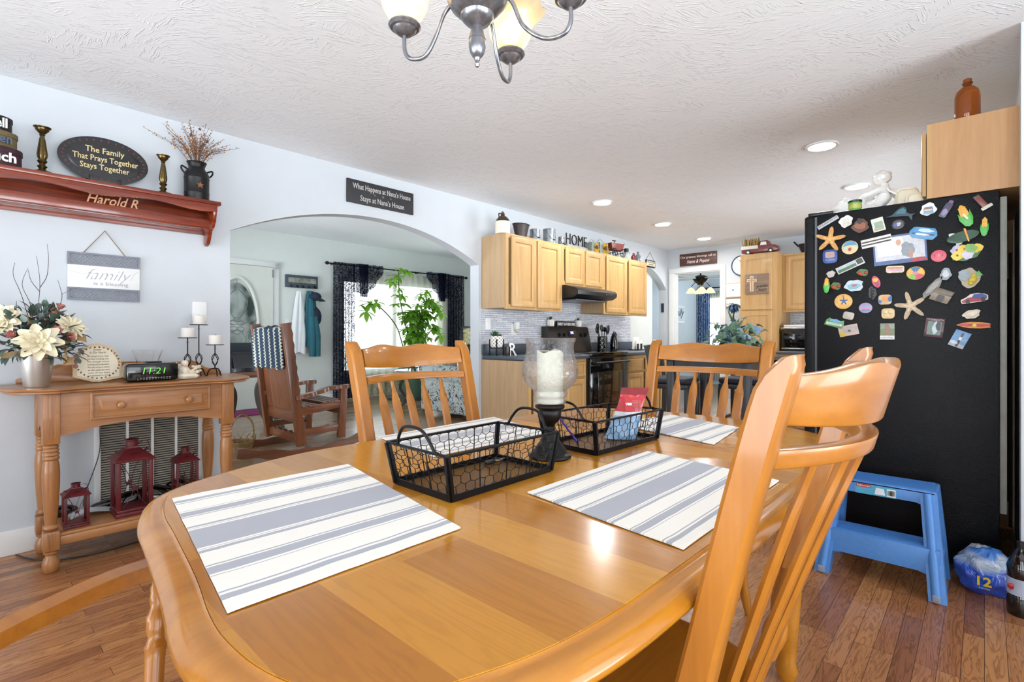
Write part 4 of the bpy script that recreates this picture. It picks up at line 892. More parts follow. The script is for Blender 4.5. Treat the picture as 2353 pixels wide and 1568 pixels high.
# ------------------------------------------------ black counter-height dining set
M_seatbl=plain('seat_upholstery','2a2f3c',.6,.15,30)
def basket_leg(mb,x,y,w,z0,z1): mb.box(x-w/2,x+w/2,y-w/2,y+w/2,z0,z1,.004)
t=thing('pub_table','black counter-height square table in the kitchen holding the ivy','table',(4.95,1.83,0))
MB().box(4.50,5.42,1.42,2.24,.875,.905,.006).build('tabletop',M_char,t); MB().box(4.56,5.36,1.48,1.50,.78,.874).box(4.56,5.36,2.16,2.18,.78,.874).box(4.55,4.57,1.48,2.18,.78,.874).box(5.35,5.37,1.48,2.18,.78,.874).build('apron',M_char,t)
for lx in (4.57,5.35):
    for ly in (1.49,2.17): mb=MB(); basket_leg(mb,lx,ly,.07,0,.874); mb.build('leg',M_char,t)
def pubchair(loc,rz,label):
    t=thing('pub_chair',label,'chair',loc,rz,'black counter-height chairs')
    MB().box(-.21,.21,-.20,.20,.60,.665,.028,seg=3).build('seat',M_seatbl,t,world=False); MB().box(-.205,.205,-.195,.195,.55,.60,.004).build('seat_frame',M_char,t,world=False)
    for sx in (-.19,.19):
        MB().box(sx-.02,sx+.02,.16,.20,0,.56,.003).build('leg',M_char,t,world=False); MB().sweep([(sx,-.19,0),(sx,-.18,.6),(sx,-.205,.8),(sx,-.235,.995)],.035,.04,up=(0,1,0)).build('leg',M_char,t,world=False)
        MB().box(sx-.012,sx+.012,-.17,.17,.22,.25,.002).build('stretcher',M_char,t,world=False)
    MB().box(-.18,.18,.165,.19,.18,.215,.002).build('stretcher',M_char,t,world=False)
    MB().grid(lambda a,b:(lerp(-.205,.205,a),lerp(-.225,-.26,b)-.03*(1-(2*a-1)**2),lerp(.87,1.0,b)),12,4,.02).build('crest_rail',M_char,t,world=False)
    MB().grid(lambda a,b:(lerp(-.19,.19,a),lerp(-.205,-.215,b)-.03*(1-(2*a-1)**2),lerp(.74,.79,b)),12,2,.016).build('back_rail',M_char,t,world=False)
    return t
pubchair((5.18,2.42,0),PI+.12,'black counter chair tucked behind the left side of the black table')
pubchair((5.05,1.22,0),.0,'black counter chair on the right side of the black table')
pubchair((5.62,1.85,0),PI/2,'black counter chair on the far side of the black table')
# ivy in a white pot
t=thing('potted_ivy','artificial ivy with blue leaves in a white faceted pot on the black table','plant',(5.02,1.74,.906))
MB().lathe([(0,0),(.10,0),(.15,.075),(.152,.09),(.145,.09),(.13,.07),(0,.07)],seg=10,sx=1.15,cap=False).build('pot',M_white2,t,world=False,smooth=20)
def ivy_leaf(mb,c,n_,s,rot):
    n_=Vector(n_).normalized(); u=n_.orthogonal().normalized(); u=Matrix.Rotation(rot,3,n_)@u; v_=n_.cross(u)
    pts=[(0,-.2),(.35,-.42),(.42,-.05),(.75,.1),(.35,.3),(0,1),(-.35,.3),(-.75,.1),(-.42,-.05),(-.35,-.42)]
    vs=[mb.bm.verts.new(Vector(c)+u*(a*s)+v_*(b_*s)+n_*(-.15*s*abs(a))) for a,b_ in pts]; m=mb.bm.verts.new(Vector(c)+n_*.05*s)
    for i in range(len(vs)): mb.bm.faces.new((m,vs[i],vs[(i+1)%len(vs)]))
random.seed(8); mb=MB(); mb2=MB(); mb3=MB()
for k in range(125):
    a=random.uniform(0,2*PI); e=random.uniform(-.25,1.3); rr=random.uniform(.10,.29); c=Vector((math.cos(a)*rr*math.cos(e)*1.1,math.sin(a)*rr*math.cos(e)*1.1,.13+rr*math.sin(e)*.85))
    nrm=Vector((c.x+random.uniform(-.2,.2)-.1,c.y+random.uniform(-.2,.2)-.05,.1+random.uniform(0,.3)))
    (mb2 if (abs(c.x)<.12 and c.z>.15 and random.random()<.55) else mb).bm; ivy_leaf(mb2 if (abs(c.x)<.13 and c.z>.14 and random.random()<.5) else mb,c,nrm,random.uniform(.045,.07),random.uniform(0,6.28)); mb3.tube([(0,0,.08),c*.6+Vector((0,0,.05)),c],.002,4)
mb.build('foliage',plain('ivy_green','3f5f4a',.45,.35,25),t,world=False,fix=False,smooth=0); mb2.build('blue_foliage',plain('ivy_blue','5a7894',.45,.25,25),t,world=False,fix=False,smooth=0); mb3.build('stems',M_succ,t,world=False)
# tall blue flower in front of the wall
c=W(1685,700,x=7.2); t=thing('tall_flower','tall artificial stem with a blue flower head beside the pantry','artificial flower',(c.x,c.y,0)); mb=MB()
for k in range(34): a=random.uniform(0,2*PI); e=random.uniform(-.9,.9); leafblade(mb,(c.x,c.y,c.z),(math.cos(a)*math.cos(e),math.sin(a)*math.cos(e),math.sin(e)-.3),.12,.035,.5)
mb.build('flower_head',plain('delphinium_blue','2b4f78',.5,.3,30),t,fix=False); MB().tube(catmull([(c.x,c.y,.12),(c.x,c.y-.02,.8),(c.x,c.y,c.z)],6),.008).build('stem',M_succ,t)
mb=MB(); 
for k in range(10): leafblade(mb,(c.x,c.y,.7+.06*k),(math.cos(k*2.4)*.4,math.sin(k*2.4)*.4,1),.25,.04,.1)
mb.build('leaves',plain('stem_green','6c9a5c',.5,.2,20),t,fix=False); MB().lathe([(0,0),(.09,0),(.11,.22),(.10,.22),(.09,.12),(0,.12)],(c.x,c.y,0),20,cap=False).build('pot',M_white2,t)
# ------------------------------------------------ refrigerator
XR=3.18; FT=1.765
def fridge_skin():
    n=N('textured_black_steel'); n.col(srgb('0c0d11')); n.set(rough=.38,coat=.0,spec=.22); vo=n.noise(n.coords(),150,3,.6,1.0); n.bump(vo,.6,.003); return n.m
M_fridge=fridge_skin()
t=thing('refrigerator','black textured refrigerator whose side is covered with magnets','refrigerator',(3.63,.33,0))
MB().box(XR,XR+.90,-.05,.672,.025,FT,.006).build('body',M_fridge,t)
MB().box(XR+.03,XR+.87,.0,.655,0,.025).build('base_grille',M_black,t)
for a,b in ((XR+.003,XR+.39),(XR+.396,XR+.897)): 
    d=MB().box(a,b,.683,.735,.10,FT-.002,.014,seg=3).build('door',M_fridge,t); MB().tube([(b-.04 if a<XR+.1 else a+.04,.765,.6),(b-.04 if a<XR+.1 else a+.04,.765,1.5)],.012,8).build('door_handle',M_black,d)
MB().box(XR+.01,XR+.89,.672,.684,.105,FT-.01).build('gasket',plain('gasket_grey','55565a',.5),t)
MB().box(XR+.02,XR+.11,.60,.72,FT-.002,FT+.018,.006).build('hinge_cover',M_black,t); MB().box(XR+.02,XR+.88,-.075,-.051,.3,FT-.03,.003).build('back_panel',plain('panel_putty','8d8c84',.5,.1,20),t)
MB().tube([(XR+.2,-.09,.2),(XR+.2,-.09,1.5)],.006).tube([(XR+.5,-.09,.25),(XR+.5,-.09,1.4)],.006).build('condenser_pipes',M_iron,t)
o=MB().box(4.13,4.15,-.124,.17,0,2.10).build('cabinet_end_panel',M_oakside); tag(o,'tall oak end panel just behind the refrigerator','panel')  # added to stop window light showing through the gap by the wall
# cabinet above the refrigerator
t=thing('upper_cabinet','oak cabinet mounted above the refrigerator, plain side towards the table','cabinet',(3.6,.04,1.77)); MB().box(XR,XR+.92,-.124,.185,1.768,2.125).build('body',wood('end_panel_oak','ad8050','c39666','z',.45,.8,.1,contrast=.8),t); MB().box(XR-.001,XR+.92,.185,.205,1.768,2.125).build('face_frame',M_oak,t)
for k in range(2): mb=MB(); raised_door(mb,(XR+.45+.44*k if False else XR+.015+.45*k,.209,1.785),X,Z,Y,.43,.31); mb.build('door',M_oak,t)
t=thing('amber_bottle','brown glass jug bottle standing on the cabinet over the refrigerator','bottle',(XR+.10,.06,2.126))
n=N('amber_glass'); n.col(srgb('b5651d')); n.set(rough=.05,trans=.75,ior=1.3,coat=.4); MB().lathe([(0,0),(.045,0),(.048,.006),(.048,.125),(.042,.15),(.026,.168),(.017,.175),(.016,.183),(.020,.185),(.020,.19),(.016,.192)],seg=28,sx=1.0,cap=False).build('glass_body',n.m,t,world=False)
MB().lathe([(.0165,.183),(.0165,.205),(.014,.208),(0,.208)],seg=18,cap=False).build('threaded_neck',plain('amber_neck','7a4420',.3,.2,40),t,world=False)
# things on the fridge
def onf(u,y): q=W(u,470,y=y); return q
M_porc=plain('white_porcelain','f0efec',.18,.03,6,coat=.4)
t=thing('angel_figurine','white porcelain kneeling angel figurine with wings on the refrigerator','figurine',(XR+.25,.43,FT)); 
def sk(nm,chain,rad,mat,par,sub=2):
    me=bpy.data.meshes.new(nm); vs=[];es=[];
    for ch in chain:
        pass
    me.from_pydata(chain[0],chain[1],[]); o=bpy.data.objects.new(nm,me); COL.objects.link(o); 
    o.modifiers.new('s','SKIN'); sv=me.skin_vertices[0].data
    for i,r in enumerate(rad): sv[i].radius=(r,r); sv[i].use_root=(i==0)
    m=o.modifiers.new('u','SUBSURF'); m.levels=sub; m.render_levels=sub; dg=bpy.context.evaluated_depsgraph_get(); m2=bpy.data.meshes.new_from_object(o.evaluated_get(dg)); bpy.data.objects.remove(o)
    for p in m2.polygons: p.use_smooth=True
    m2.name=nm; q=bpy.data.objects.new(nm,m2); COL.objects.link(q); m2.materials.clear(); m2.materials.append(mat); q.parent=par; return q
Vv=[(0,-.02,.03),(0,-.02,.08),(.005,-.03,.13),(0,-.035,.165),(0,-.03,.185),(.0,-.028,.20), (.03,.0,.145),(.045,.05,.12),(.03,.085,.11),(-.03,.0,.145),(-.045,.05,.12),(-.02,.085,.11), (.035,.05,.035),(.04,-.03,.02),(-.035,.05,.035),(-.04,-.03,.02)]
Ev=[(0,1),(1,2),(2,3),(3,4),(4,5),(3,6),(6,7),(7,8),(3,9),(9,10),(10,11),(0,12),(12,13),(0,14),(14,15)]
rd=[.05,.045,.04,.03,.018,.018,.022,.016,.012,.022,.016,.012,.03,.022,.03,.022]
b_=sk('body',(Vv,Ev),rd,M_porc,t); MB().ball((0,-.01,.225),.036,(.9,.95,1.05),16,jit=.08).build('head',M_porc,t,world=False); MB().ball((0,-.022,.234),.041,(1,1,.95),22,jit=.35,seed=4).build('hair',M_porc,t,world=False,smooth=170)
for s in (-1,1):
    MB().grid(lambda a,b,s=s:(s*(.02+.03*b),-.04-.13*a*(1-.2*b)-.01*math.sin(b*20)*a,.15-.11*a-.06*b*(a**.5)+.03*math.sin(a*PI)),10,14,.008).build('wing',M_porc,t,world=False)
MB().ball((0,.125,.062),.068,(.8,1.15,.95),22,jit=.45,seed=9).ball((0,.10,.02),.055,(1.2,1.6,.4),14,jit=.15,seed=2).build('drapery',M_porc,t,world=False,smooth=170)
t.rotation_euler=(0,0,.1); t.scale=(1.0,1.0,.84); t.location.z=FT+.008
for (y,dx,w_,h_,tilt,rot,lab) in ((.30,.22,.10,.12,-.25,.15,'tall cream plastic lid leaning against the cabinet over the refrigerator'),(.235,.10,.125,.062,-.5,.25,'low cream container lid at the front edge on the refrigerator')):
    t=thing('container_lid',lab,'lid',(XR+dx,y,FT),rot,'cream lids on the refrigerator'); M_=Matrix.Rotation(tilt*.5,4,'Y')
    pts=[(w_/2*(math.copysign(abs(math.cos(a))**.5,math.cos(a))),h_/2+h_/2*(math.copysign(abs(math.sin(a))**.5,math.sin(a)))) for a in [2*PI*k/32 for k in range(32)]]
    mb=MB(); b=bmesh.new(); 
    MBx=MB().prism(pts,(0,0,0),Y,Z,(.008,0,0),.003); MBx.bm.transform(M_); MBx.build('lid_body',M_cream,t,world=False)
    q=MB(); q.tube([Vector((-.004,p[0]*.9,lerp(h_/2,p[1],.86))) for p in pts],.003,5,closed=True); q.bm.transform(M_); q.build('lid_rim',M_cream,t,world=False)
o=MB().ball((XR+.35,.335,FT+.03),.06,(.9,.7,1.0),14,jit=.3,seed=12).build('cloth_bundle',plain('pale_cloth','dcdad2',.9,.05,8),smooth=170); tag(o,'crumpled pale cloth behind the cream lids on the refrigerator','cloth'); o.location.z=FT
t=thing('putty_tub','small green tub with a black lid on the refrigerator edge','tub',(XR+.05,.505,FT)); MB().lathe([(0,0),(.028,0),(.03,.045),(0,.045)],seg=24).build('tub_body',plain('tub_green','6aa83c',.4,.1,20),t,world=False); MB().lathe([(.0285,.012),(.0305,.013),(.031,.036),(.03,.037)],seg=24,cap=False).build('label_band',plain('label_yellow','a9ad5a',.5,.25,60),t,world=False); MB().lathe([(0,.045),(.032,.045),(.033,.056),(.03,.058),(0,.058)],seg=24).build('lid',M_black,t,world=False)
# ================================================================ LEFT WALL: shelf and signs
YW=YL
t=thing('wall_shelf','long red cedar wall shelf with a scalloped front on the left wall','shelf',(.2,YW-.1,1.73))
XL=-.75; XE=1.07
MB().box(XL,XE+.02,YW-.20,YW-.002,1.895,1.918,.004).build('top_board',M_cedar,t)
ap=[(XL,1.895),(XL,1.845)]
k=0; x=XL
n_=36
for i in range(n_+1):
    x=lerp(XL,XE,i/n_); ap.append((x,1.858+.011*math.sin(i*2*PI/9)))
ap+=[(XE,1.895)]
MB().prism(ap,(0,YW-.195,0),X,Z,(0,.018,0),.002).build('scalloped_apron',M_cedar,t)
MB().box(XL,XE,YW-.02,YW-.002,1.735,1.895).build('back_board',M_cedar,t)
MB().box(XL,XE,YW-.135,YW-.118,1.765,1.815,.004).build('front_rail',M_cedar,t)
MB().box(XL,XE,YW-.12,YW-.02,1.757,1.772,.003).build('lower_board',M_cedar,t)
br=[(0,1.895),(0,1.68),(-.025,1.665),(-.06,1.68),(-.085,1.72),(-.10,1.755),(-.14,1.765),(-.17,1.80),(-.185,1.85),(-.185,1.895)]
for xb in (XE-.02,XL):
    MB().prism(br,(xb,YW-.002,0),Y,Z,(.02,0,0),.003).build('end_bracket',M_cedar,t)
_q=W(258,484,y=YW-.13); text('Harold R',.075,(_q.x,YW-.13,1.812),X,Z,plain('pale_cut_wood','c99a74',.6,.1,40),t,'cut_out_letters',ext=.003,bold=.0005,shear=.35,wx=.225)
SH=1.9185
# stacked round boxes
Mb=[plain('box_black','1b1b20',.5,.1,40),plain('box_olive','6b5b38',.6,.15,40),plain('box_plum','3a1b28',.5,.12,40)]
Y0=W(0,360,y=YW-.12)
for k,(z,r,h,s_,m,tx,lab) in enumerate(((SH,.135,.088,'Much',Mb[2],M_wtext,'plum oval box lettered Much, lowest of the stack on the wall shelf'),(SH+.0885,.118,.076,'Often',Mb[1],plain('letter_blue','4b5a6e',.5),'olive oval box lettered Often, middle of the stack on the wall shelf'),(SH+.165,.10,.072,'Well',Mb[0],M_wtext,'black oval box lettered Well, topmost of the stack on the wall shelf'))):
    c=(.085,YW-.125,z); t=thing('keepsake_box',lab,'box',c,0,'stacked lettered boxes'); 
    MB().lathe([(0,0),(r*.97,0),(r*.97,h*.72),(0,h*.72)],seg=40,sy=.62,cap=False).build('box_base',m,t,world=False); MB().lathe([(0,h*.7),(r,h*.7),(r,h*.97),(r*.98,h),(0,h)],seg=40,sy=.62,cap=False).build('lid',m,t,world=False)
    text(s_,.062,(.085+r*.33,YW-.125-r*.62*.93-.004,z+.016),Vector((1,.22,0)),Z,tx,t,bold=.0015,ext=.003,wx=r*.95)
# candlesticks
def brass(u,y,h,lab):
    q=W(u,400,y=y); t=thing('candlestick',lab,'candlestick',(q.x,y,SH),0,'aged brass candlesticks')
    P=[(0,0),(.22,0),(.235,.02),(.20,.05),(.13,.075),(.075,.10),(.05,.13),(.075,.16),(.085,.175),(.055,.20),(.045,.23),(.065,.25),(.085,.28),(.06,.32),(.075,.36),(.085,.42),(.05,.72),(.035,.80),(.05,.82),(.04,.84),(.075,.88),(.11,.92),(.115,.955),(.14,.97),(.145,.985),(.10,.985),(.07,.94),(0,.93)]
    mb=MB(); mb.lathe([(a*h,b_*h) for a,b_ in P],seg=24,cap=False)
    for v in mb.bm.verts:
        a=math.atan2(v.co.y,v.co.x); z=v.co.z/h
        f_=1+.07*math.cos(a*6) if z<.08 else (1+.05*math.cos(a*12) if .36<z<.75 else 1); v.co.x*=f_; v.co.y*=f_
    mb.build('body',M_brass,t,world=False); return t
brass(97,YW-.11,.245,'tall aged brass candlestick beside the stacked boxes on the shelf'); brass(375,YW-.11,.235,'aged brass candlestick between the oval plaque and the milk can')
# oval plaque on a stand
c=W(241,372,y=YW-.07); t=thing('oval_plaque','black oval plaque reading The Family That Prays Together on a stand','plaque',(c.x,YW-.08,SH),0)
cz=SH+.145; M_pl=plain('plaque_black','17171b',.3,.2,20,coat=.2)
def oval(mb,a,b_,y0,y1,n=48,c0=(0,0)): mb.prism([(c.x+c0[0]+a*math.cos(2*PI*k/n),cz+c0[1]+b_*math.sin(2*PI*k/n)) for k in range(n)],(0,y0,0),X,Z,(0,y1-y0,0),.003)
mb=MB(); oval(mb,.197,.122,YW-.075,YW-.055); 
mb.build('board',M_pl,t); mb=MB(); oval(mb,.162,.092,YW-.0765,YW-.07); mb.build('raised_centre',M_pl,t)
mb=MB(); mb.prism([(c.x-.055,SH+.045),(c.x-.07,SH+.05),(c.x-.068,SH+.03),(c.x-.05,SH),(c.x+.05,SH),(c.x+.068,SH+.03),(c.x+.07,SH+.05),(c.x+.055,SH+.045),(c.x+.045,SH+.028),(c.x-.045,SH+.028)],(0,YW-.105,0),X,Z,(0,.05,0),.002).build('stand',M_pl,t)
for s_,z,w_ in (('The Family',cz+.035,.17),('That Prays Together',cz-.01,.285),('Stays Together',cz-.055,.215)): text(s_,.043,(c.x+(.0 if w_<.28 else 0.005),YW-.0775,z),X,Z,M_ltext,t,wx=w_,bold=.0004)
mb=MB(); random.seed(4)
for k in range(34):
    a=2*PI*k/34; mb.ball((c.x+.177*math.cos(a),YW-.0765,cz+.105*math.sin(a)),.004,(1.6,.3,.8),6,rot=(0,-a,0))
mb.build('berry_border',plain('berry_dull_red','6b3430',.6),t)
# milk can with sprigs
c=W(452,470,y=YW-.11); t=thing('milk_can','black milk can with a rust star on the end of the wall shelf','milk can',(c.x,YW-.11,SH))
MB().lathe([(0,0),(.063,0),(.066,.006),(.066,.04),(.068,.045),(.066,.05),(.066,.13),(.068,.135),(.066,.14),(.066,.155),(.058,.175),(.045,.19),(.042,.205),(.052,.23),(.054,.232),(.050,.232),(.04,.206),(0,.206)],seg=32,cap=False).build('body',plain('can_black','141416',.45,.2,30,metal=.3),t,world=False)
for s_ in (-1,1): MB().tube(catmull([(s_*.05,-.01,.18),(s_*.08,-.01,.195),(s_*.082,-.01,.175),(s_*.066,-.01,.155)],5),.005,6).build('handle',M_iron,t,world=False)
def star(r,cx=0,cz=0,k=.42): return [((r if i%2==0 else r*k)*math.sin(PI*i/5)+cx,(r if i%2==0 else r*k)*math.cos(PI*i/5)+cz) for i in range(10)]
MB().prism(star(.022,0,.085),(0,-.0685,0),X,Z,(0,.003,0)).build('star_badge',plain('rust_star','7a4b2a',.6,.3,60),t,world=False)
t=thing('berry_sprigs','bare berry sprigs with rusty stars standing in the black milk can','dried sprigs',(c.x,YW-.11,SH+.20)); mb=MB(); mbb=MB(); random.seed(11)
for k in range(60):
    a=random.uniform(0,2*PI); sp_=random.uniform(.1,1); L=random.uniform(.17,.31)
    tip=Vector((math.cos(a)*.27*sp_,min(.07,math.sin(a)*.12*sp_),L*(1-.35*sp_))); mid=tip*.5+Vector((0,0,.035)); pts=catmull([Vector((0,0,-.02)),mid*.6,mid,tip],4); mb.tube(pts,.0009,4)
    for q in pts[4::1]:
        if random.random()<.8:
            e=q+Vector((random.uniform(-.012,.012),random.uniform(-.01,.01),random.uniform(-.008,.012))); mb.tube([q,e],.0007,3); mbb.ball(e,.0034,seg=6)
mb.build('twigs',plain('twig_brown','5a3c28',.7,.2,60),t,world=False,smooth=0); mbb.build('berries',plain('berry_rust','9a6438',.6,.3,80),t,world=False)
mb=MB()
for p in ((.0,-.06,.22),(-.05,-.07,.17),(.02,-.07,.13),(.04,-.06,.155)): mb.prism(star(.013,p[0],p[2]),(0,p[1],0),X,Z,(0,.0015,0))
mb.build('rusty_stars',plain('rust_star2','4a3324',.6,.3,60),t,world=False)
# family sign
x0,x1,z0,z1=.399,.717,1.300,1.558; t=thing('family_sign','grey lattice and white sign reading family is a blessing on a cord','sign',(.558,YW,1.30))
M_lat=plain('lattice_grey','7e818e',.6,.08,20)
for a,b_ in ((z0,z0+.068),(z1-.068,z1)):
    mb=MB(); mb.box(x0,x1,YW-.016,YW-.004,a,a+.009).box(x0,x1,YW-.016,YW-.004,b_-.009,b_).box(x0,x0+.008,YW-.016,YW-.004,a,b_).box(x1-.008,x1,YW-.016,YW-.004,a,b_)
    d=.0185; nn=int((x1-x0)/d)+5
    for k in range(-4,nn):
        for s_ in (1,-1):
            p=Vector((x0+k*d,YW-.011+.001*s_,a)); q=Vector((x0+k*d+(b_-a)*s_,YW-.011+.001*s_,b_))
            if s_<0: p.x+=.0; 
            lo=max(x0+.002,min(p.x,q.x)); 
            def clip(P,Q):
                tt0,tt1=0,1; dx=Q.x-P.x
                for lim,sg in ((x0+.003,1),(x1-.003,-1)):
                    f0=(P.x-lim)*sg; f1=(Q.x-lim)*sg
                    if f0<0 and f1<0: return None
                    if f0<0: tt0=max(tt0,f0/(f0-f1))
                    if f1<0: tt1=min(tt1,f0/(f0-f1))
                return (P.lerp(Q,tt0),P.lerp(Q,tt1)) if tt1>tt0 else None
            cc=clip(p,q)
            if cc and (cc[1]-cc[0]).length>.004: mb.sweep(cc,.0035,.003,up=(0,1,0))
    mb.build('lattice_panel',M_lat,t)
MB().box(x0,x1,YW-.013,YW-.006,z0+.066,z1-.066,.001).build('white_band',M_white,t); M_gt=plain('lettering_grey','9fa2ab',.6)
text('family',.085,(.565,YW-.0137,1.415),X,Z,M_gt,t,shear=.45,wx=.20,sy=1.0,bold=-.0016); text('is a blessing',.028,(.585,YW-.0137,1.385),X,Z,M_gt,t,wx=.155)
MB().tube(catmull([(x0+.005,YW-.0137,1.455),(x0+.06,YW-.0137,1.445),(x0+.09,YW-.0137,1.449)],6),.0006,4).tube(catmull([(.675,YW-.0137,1.42),(.69,YW-.0137,1.455),(x1-.004,YW-.0137,1.475)],6),.0006,4).build('flourish',M_gt,t)
MB().tube([(x0+.06,YW-.01,z1-.01),(.559,YW-.006,1.690),(x1-.06,YW-.01,z1-.01)],.0028,6).build('cord',plain('jute','8c775a',.8,.2,150),t)
# nana sign
t=thing('slate_sign','dark slate sign reading What Happens at Nana’s House above the arch','sign',(2.337,YW,2.135)); MB().box(2.028,2.648,YW-.02,YW-.002,2.137,2.318,.002).build('board',plain('slate_dark','2b2a2d',.6,.1,30),t)
M_nt=plain('lettering_pale','b9b7b6',.6); text('What Happens at Nana’s House',.06,(2.345,YW-.0215,2.25),X,Z,M_nt,t,wx=.54,bold=.0006); text('Stays at Nana’s House',.06,(2.345,YW-.0215,2.163),X,Z,M_nt,t,wx=.41,bold=.0006)
mb=MB(); 
for xx,r in ((2.27,.009),(2.345,.014),(2.42,.009)): mb.prism(star(r,xx,2.228),(0,YW-.0215,0),X,Z,(0,.001,0))
mb.build('star_ornaments',plain('lettering_dim','77757a',.6),t)
# ================================================================ CONSOLE TABLE
t=thing('console_table','maple console table with turned legs and one drawer against the left wall','console table',(.67,3.37,0))
CT=.862
hp=[(.12,3.598),(.125,3.40),(.135,3.30),(.165,3.22),(.215,3.175),(.25,3.15),(.28,3.135),(.32,3.13),(.36,3.145),(.40,3.155),(.67,3.158)]
topo=[(p[0],p[1]) for p in catmull([Vector((*p,0)) for p in hp],4)]; full=topo+[(1.345-p[0],p[1]) for p in reversed(topo[:-1])]
full=[(p[0]-.0,p[1]) for p in full]
def slab(poly,prof):
    b=bmesh.new(); rings=[]; n=len(poly)
    for d,z in prof:
        rg=[]
        for i in range(n):
            a=Vector(poly[i-1]); c_=Vector(poly[(i+1)%n]); tt=(c_-a).normalized(); rg.append(b.verts.new((poly[i][0]-tt.y*d,min(YW-.003,poly[i][1]+tt.x*d),z)))
        rings.append(rg)
    for A,B in zip(rings,rings[1:]):
        for i in range(n): b.faces.new((A[i],A[(i+1)%n],B[(i+1)%n],B[i]))
    f1=b.faces.new(rings[0]); f2=b.faces.new(rings[-1]); b.normal_update(); bmesh.ops.triangulate(b,faces=[f1,f2],ngon_method='EAR_CLIP'); m=MB(); m.merge(b); return m
slab(full,[(.012,CT),(.004,CT-.002),(0,CT-.008),(.004,CT-.013),(.010,CT-.015),(.008,CT-.022),(.016,CT-.026)]).build('top',M_console,t,smooth=40)
bs=[(.20,0),(.20,.02),(.235,.035),(.28,.04),(.315,.075),(.36,.092),(.45,.085),(.56,.09),(.67,.096),(.78,.09),(.89,.085),(.98,.092),(1.02,.075),(1.06,.04),(1.10,.035),(1.145,.02),(1.145,0)]
MB().prism([(a,CT+b_) for a,b_ in bs],(0,YW-.02,0),X,Z,(0,.016,0),.003).build('back_splash',M_console,t)
LX=(.297,1.05); LYs=(3.205,3.525)
fa=[(.325,CT-.026),(.325,.635),(.37,.64),(.5,.668),(.67,.678),(.85,.668),(.98,.64),(1.022,.635),(1.022,CT-.026)]
MB().prism(fa,(0,3.185,0),X,Z,(0,.018,0)).build('front_apron',M_console,t); MB().prism(fa,(0,3.535,0),X,Z,(0,.018,0)).build('back_apron',M_console,t)
sa_=[(3.235,CT-.026),(3.235,.70),(3.25,.655),(3.30,.64),(3.365,.675),(3.43,.64),(3.48,.655),(3.495,.70),(3.495,CT-.026)]
for xx in (.28,1.05): MB().prism(sa_,(xx-.008,0,0),Y,Z,(.018,0,0)).build('side_apron',M_console,t)
mb=MB(); raised_door(mb,(.437,3.185,.697),X,Z,-Y,.521,.133,.012,.018); d=mb.build('drawer',M_console,t)
for xx in (.555,.85): MB().lathe([(0,0),(.008,0),(.007,.012),(.016,.02),(.018,.026),(.012,.032),(0,.034)],seg=18,M=Matrix.Translation((xx,3.166,.763))@Matrix.Rotation(PI/2,4,'X')).build('knob',M_console,d)
for lx in LX:
    for ly in LYs:
        mb=MB(); mb.box(lx-.031,lx+.031,ly-.031,ly+.031,.60,CT-.026,.003); mb.box(lx-.030,lx+.030,ly-.030,ly+.030,.105,.195,.004)
        P=[(.022,.595),(.030,.602)]; prof=[(.018,.600),(.027,.592),(.029,.585),(.025,.580),(.029,.575),(.031,.568),(.026,.563),(.031,.556),(.032,.549),(.027,.544),(.031,.537),(.031,.530),(.026,.524),(.031,.50),(.033,.46),(.032,.40),(.027,.30),(.023,.245),(.021,.225),(.027,.218),(.030,.21),(.022,.198)]
        mb.lathe(list(reversed(prof)),(lx,ly,0),24); mb.lathe([(.018,0),(.026,.006),(.032,.025),(.033,.045),(.028,.065),(.020,.078),(.019,.084),(.027,.09),(.028,.096),(.020,.104)],(lx,ly,0),24)
        for g in (-.012,0,.012):
            mb.box(lx+g-.0015,lx+g+.0015,ly-.0325,ly-.030,.635,CT-.03).box(lx+g-.0015,lx+g+.0015,ly-.0315,ly-.029,.115,.185)
        mb.build('leg',M_consolev,t,smooth=40)
MB().box(.30,1.047,3.19,3.54,.163,.178,.003).build('lower_shelf',M_console,t); MB().box(.327,1.02,3.188,3.205,.122,.163,.002).box(.327,1.02,3.525,3.542,.122,.163,.002).box(.288,.306,3.235,3.495,.122,.163,.002).box(1.041,1.059,3.235,3.495,.122,.163,.002).build('shelf_rail',M_console,t)
# ---- flowers in a bucket
bx=W(84,880,y=3.30).x; by=3.30
t=thing('flower_bucket','galvanised bucket of cream magnolias and eucalyptus on the console table','flower arrangement',(bx,by,CT+.001))
n=N('bucket_zinc'); n.col(srgb('cfcfcb')); n.set(rough=.36,metal=.85); n.bump(n.noise(n.coords((3,3,90)),2,3),.1,.001)
MB().lathe([(0,.002),(.044,0),(.046,.003),(.066,.150),(.070,.154),(.071,.158),(.067,.160),(.064,.15),(0,.14)],seg=40,cap=False).build('bucket',n.m,t,world=False)
M_pet=plain('petal_cream','eadfbf',.6,.06,30,sheen=.2); M_leaf=plain('eucalyptus_green','46594c',.55,.4,12); M_leaf2=plain('sage_pale','7d8f8a',.55,.2,12); M_rose=plain('rose_pink','b8776a',.6,.25,30)
random.seed(21); mb=MB(); mb2=MB()
for k in range(330):
    a=random.uniform(0,2*PI); e=random.uniform(-.15,1.25); rr=random.uniform(.07,.175)
    c_=Vector((math.cos(a)*math.cos(e)*rr,math.sin(a)*math.cos(e)*rr*.8,.165+math.sin(e)*rr*1.3)); dv=Vector((c_.x+random.uniform(-.08,.08),c_.y+random.uniform(-.08,.08),c_.z-.17+random.uniform(-.1,.06)))
    leafblade(mb2 if random.random()<.22 else mb,c_,dv,random.uniform(.035,.065),random.uniform(.02,.038),random.uniform(-.3,.6))
mb.build('eucalyptus',M_leaf,t,world=False,fix=False); mb2.build('sage_leaves',M_leaf2,t,world=False,fix=False)
mb=MB()
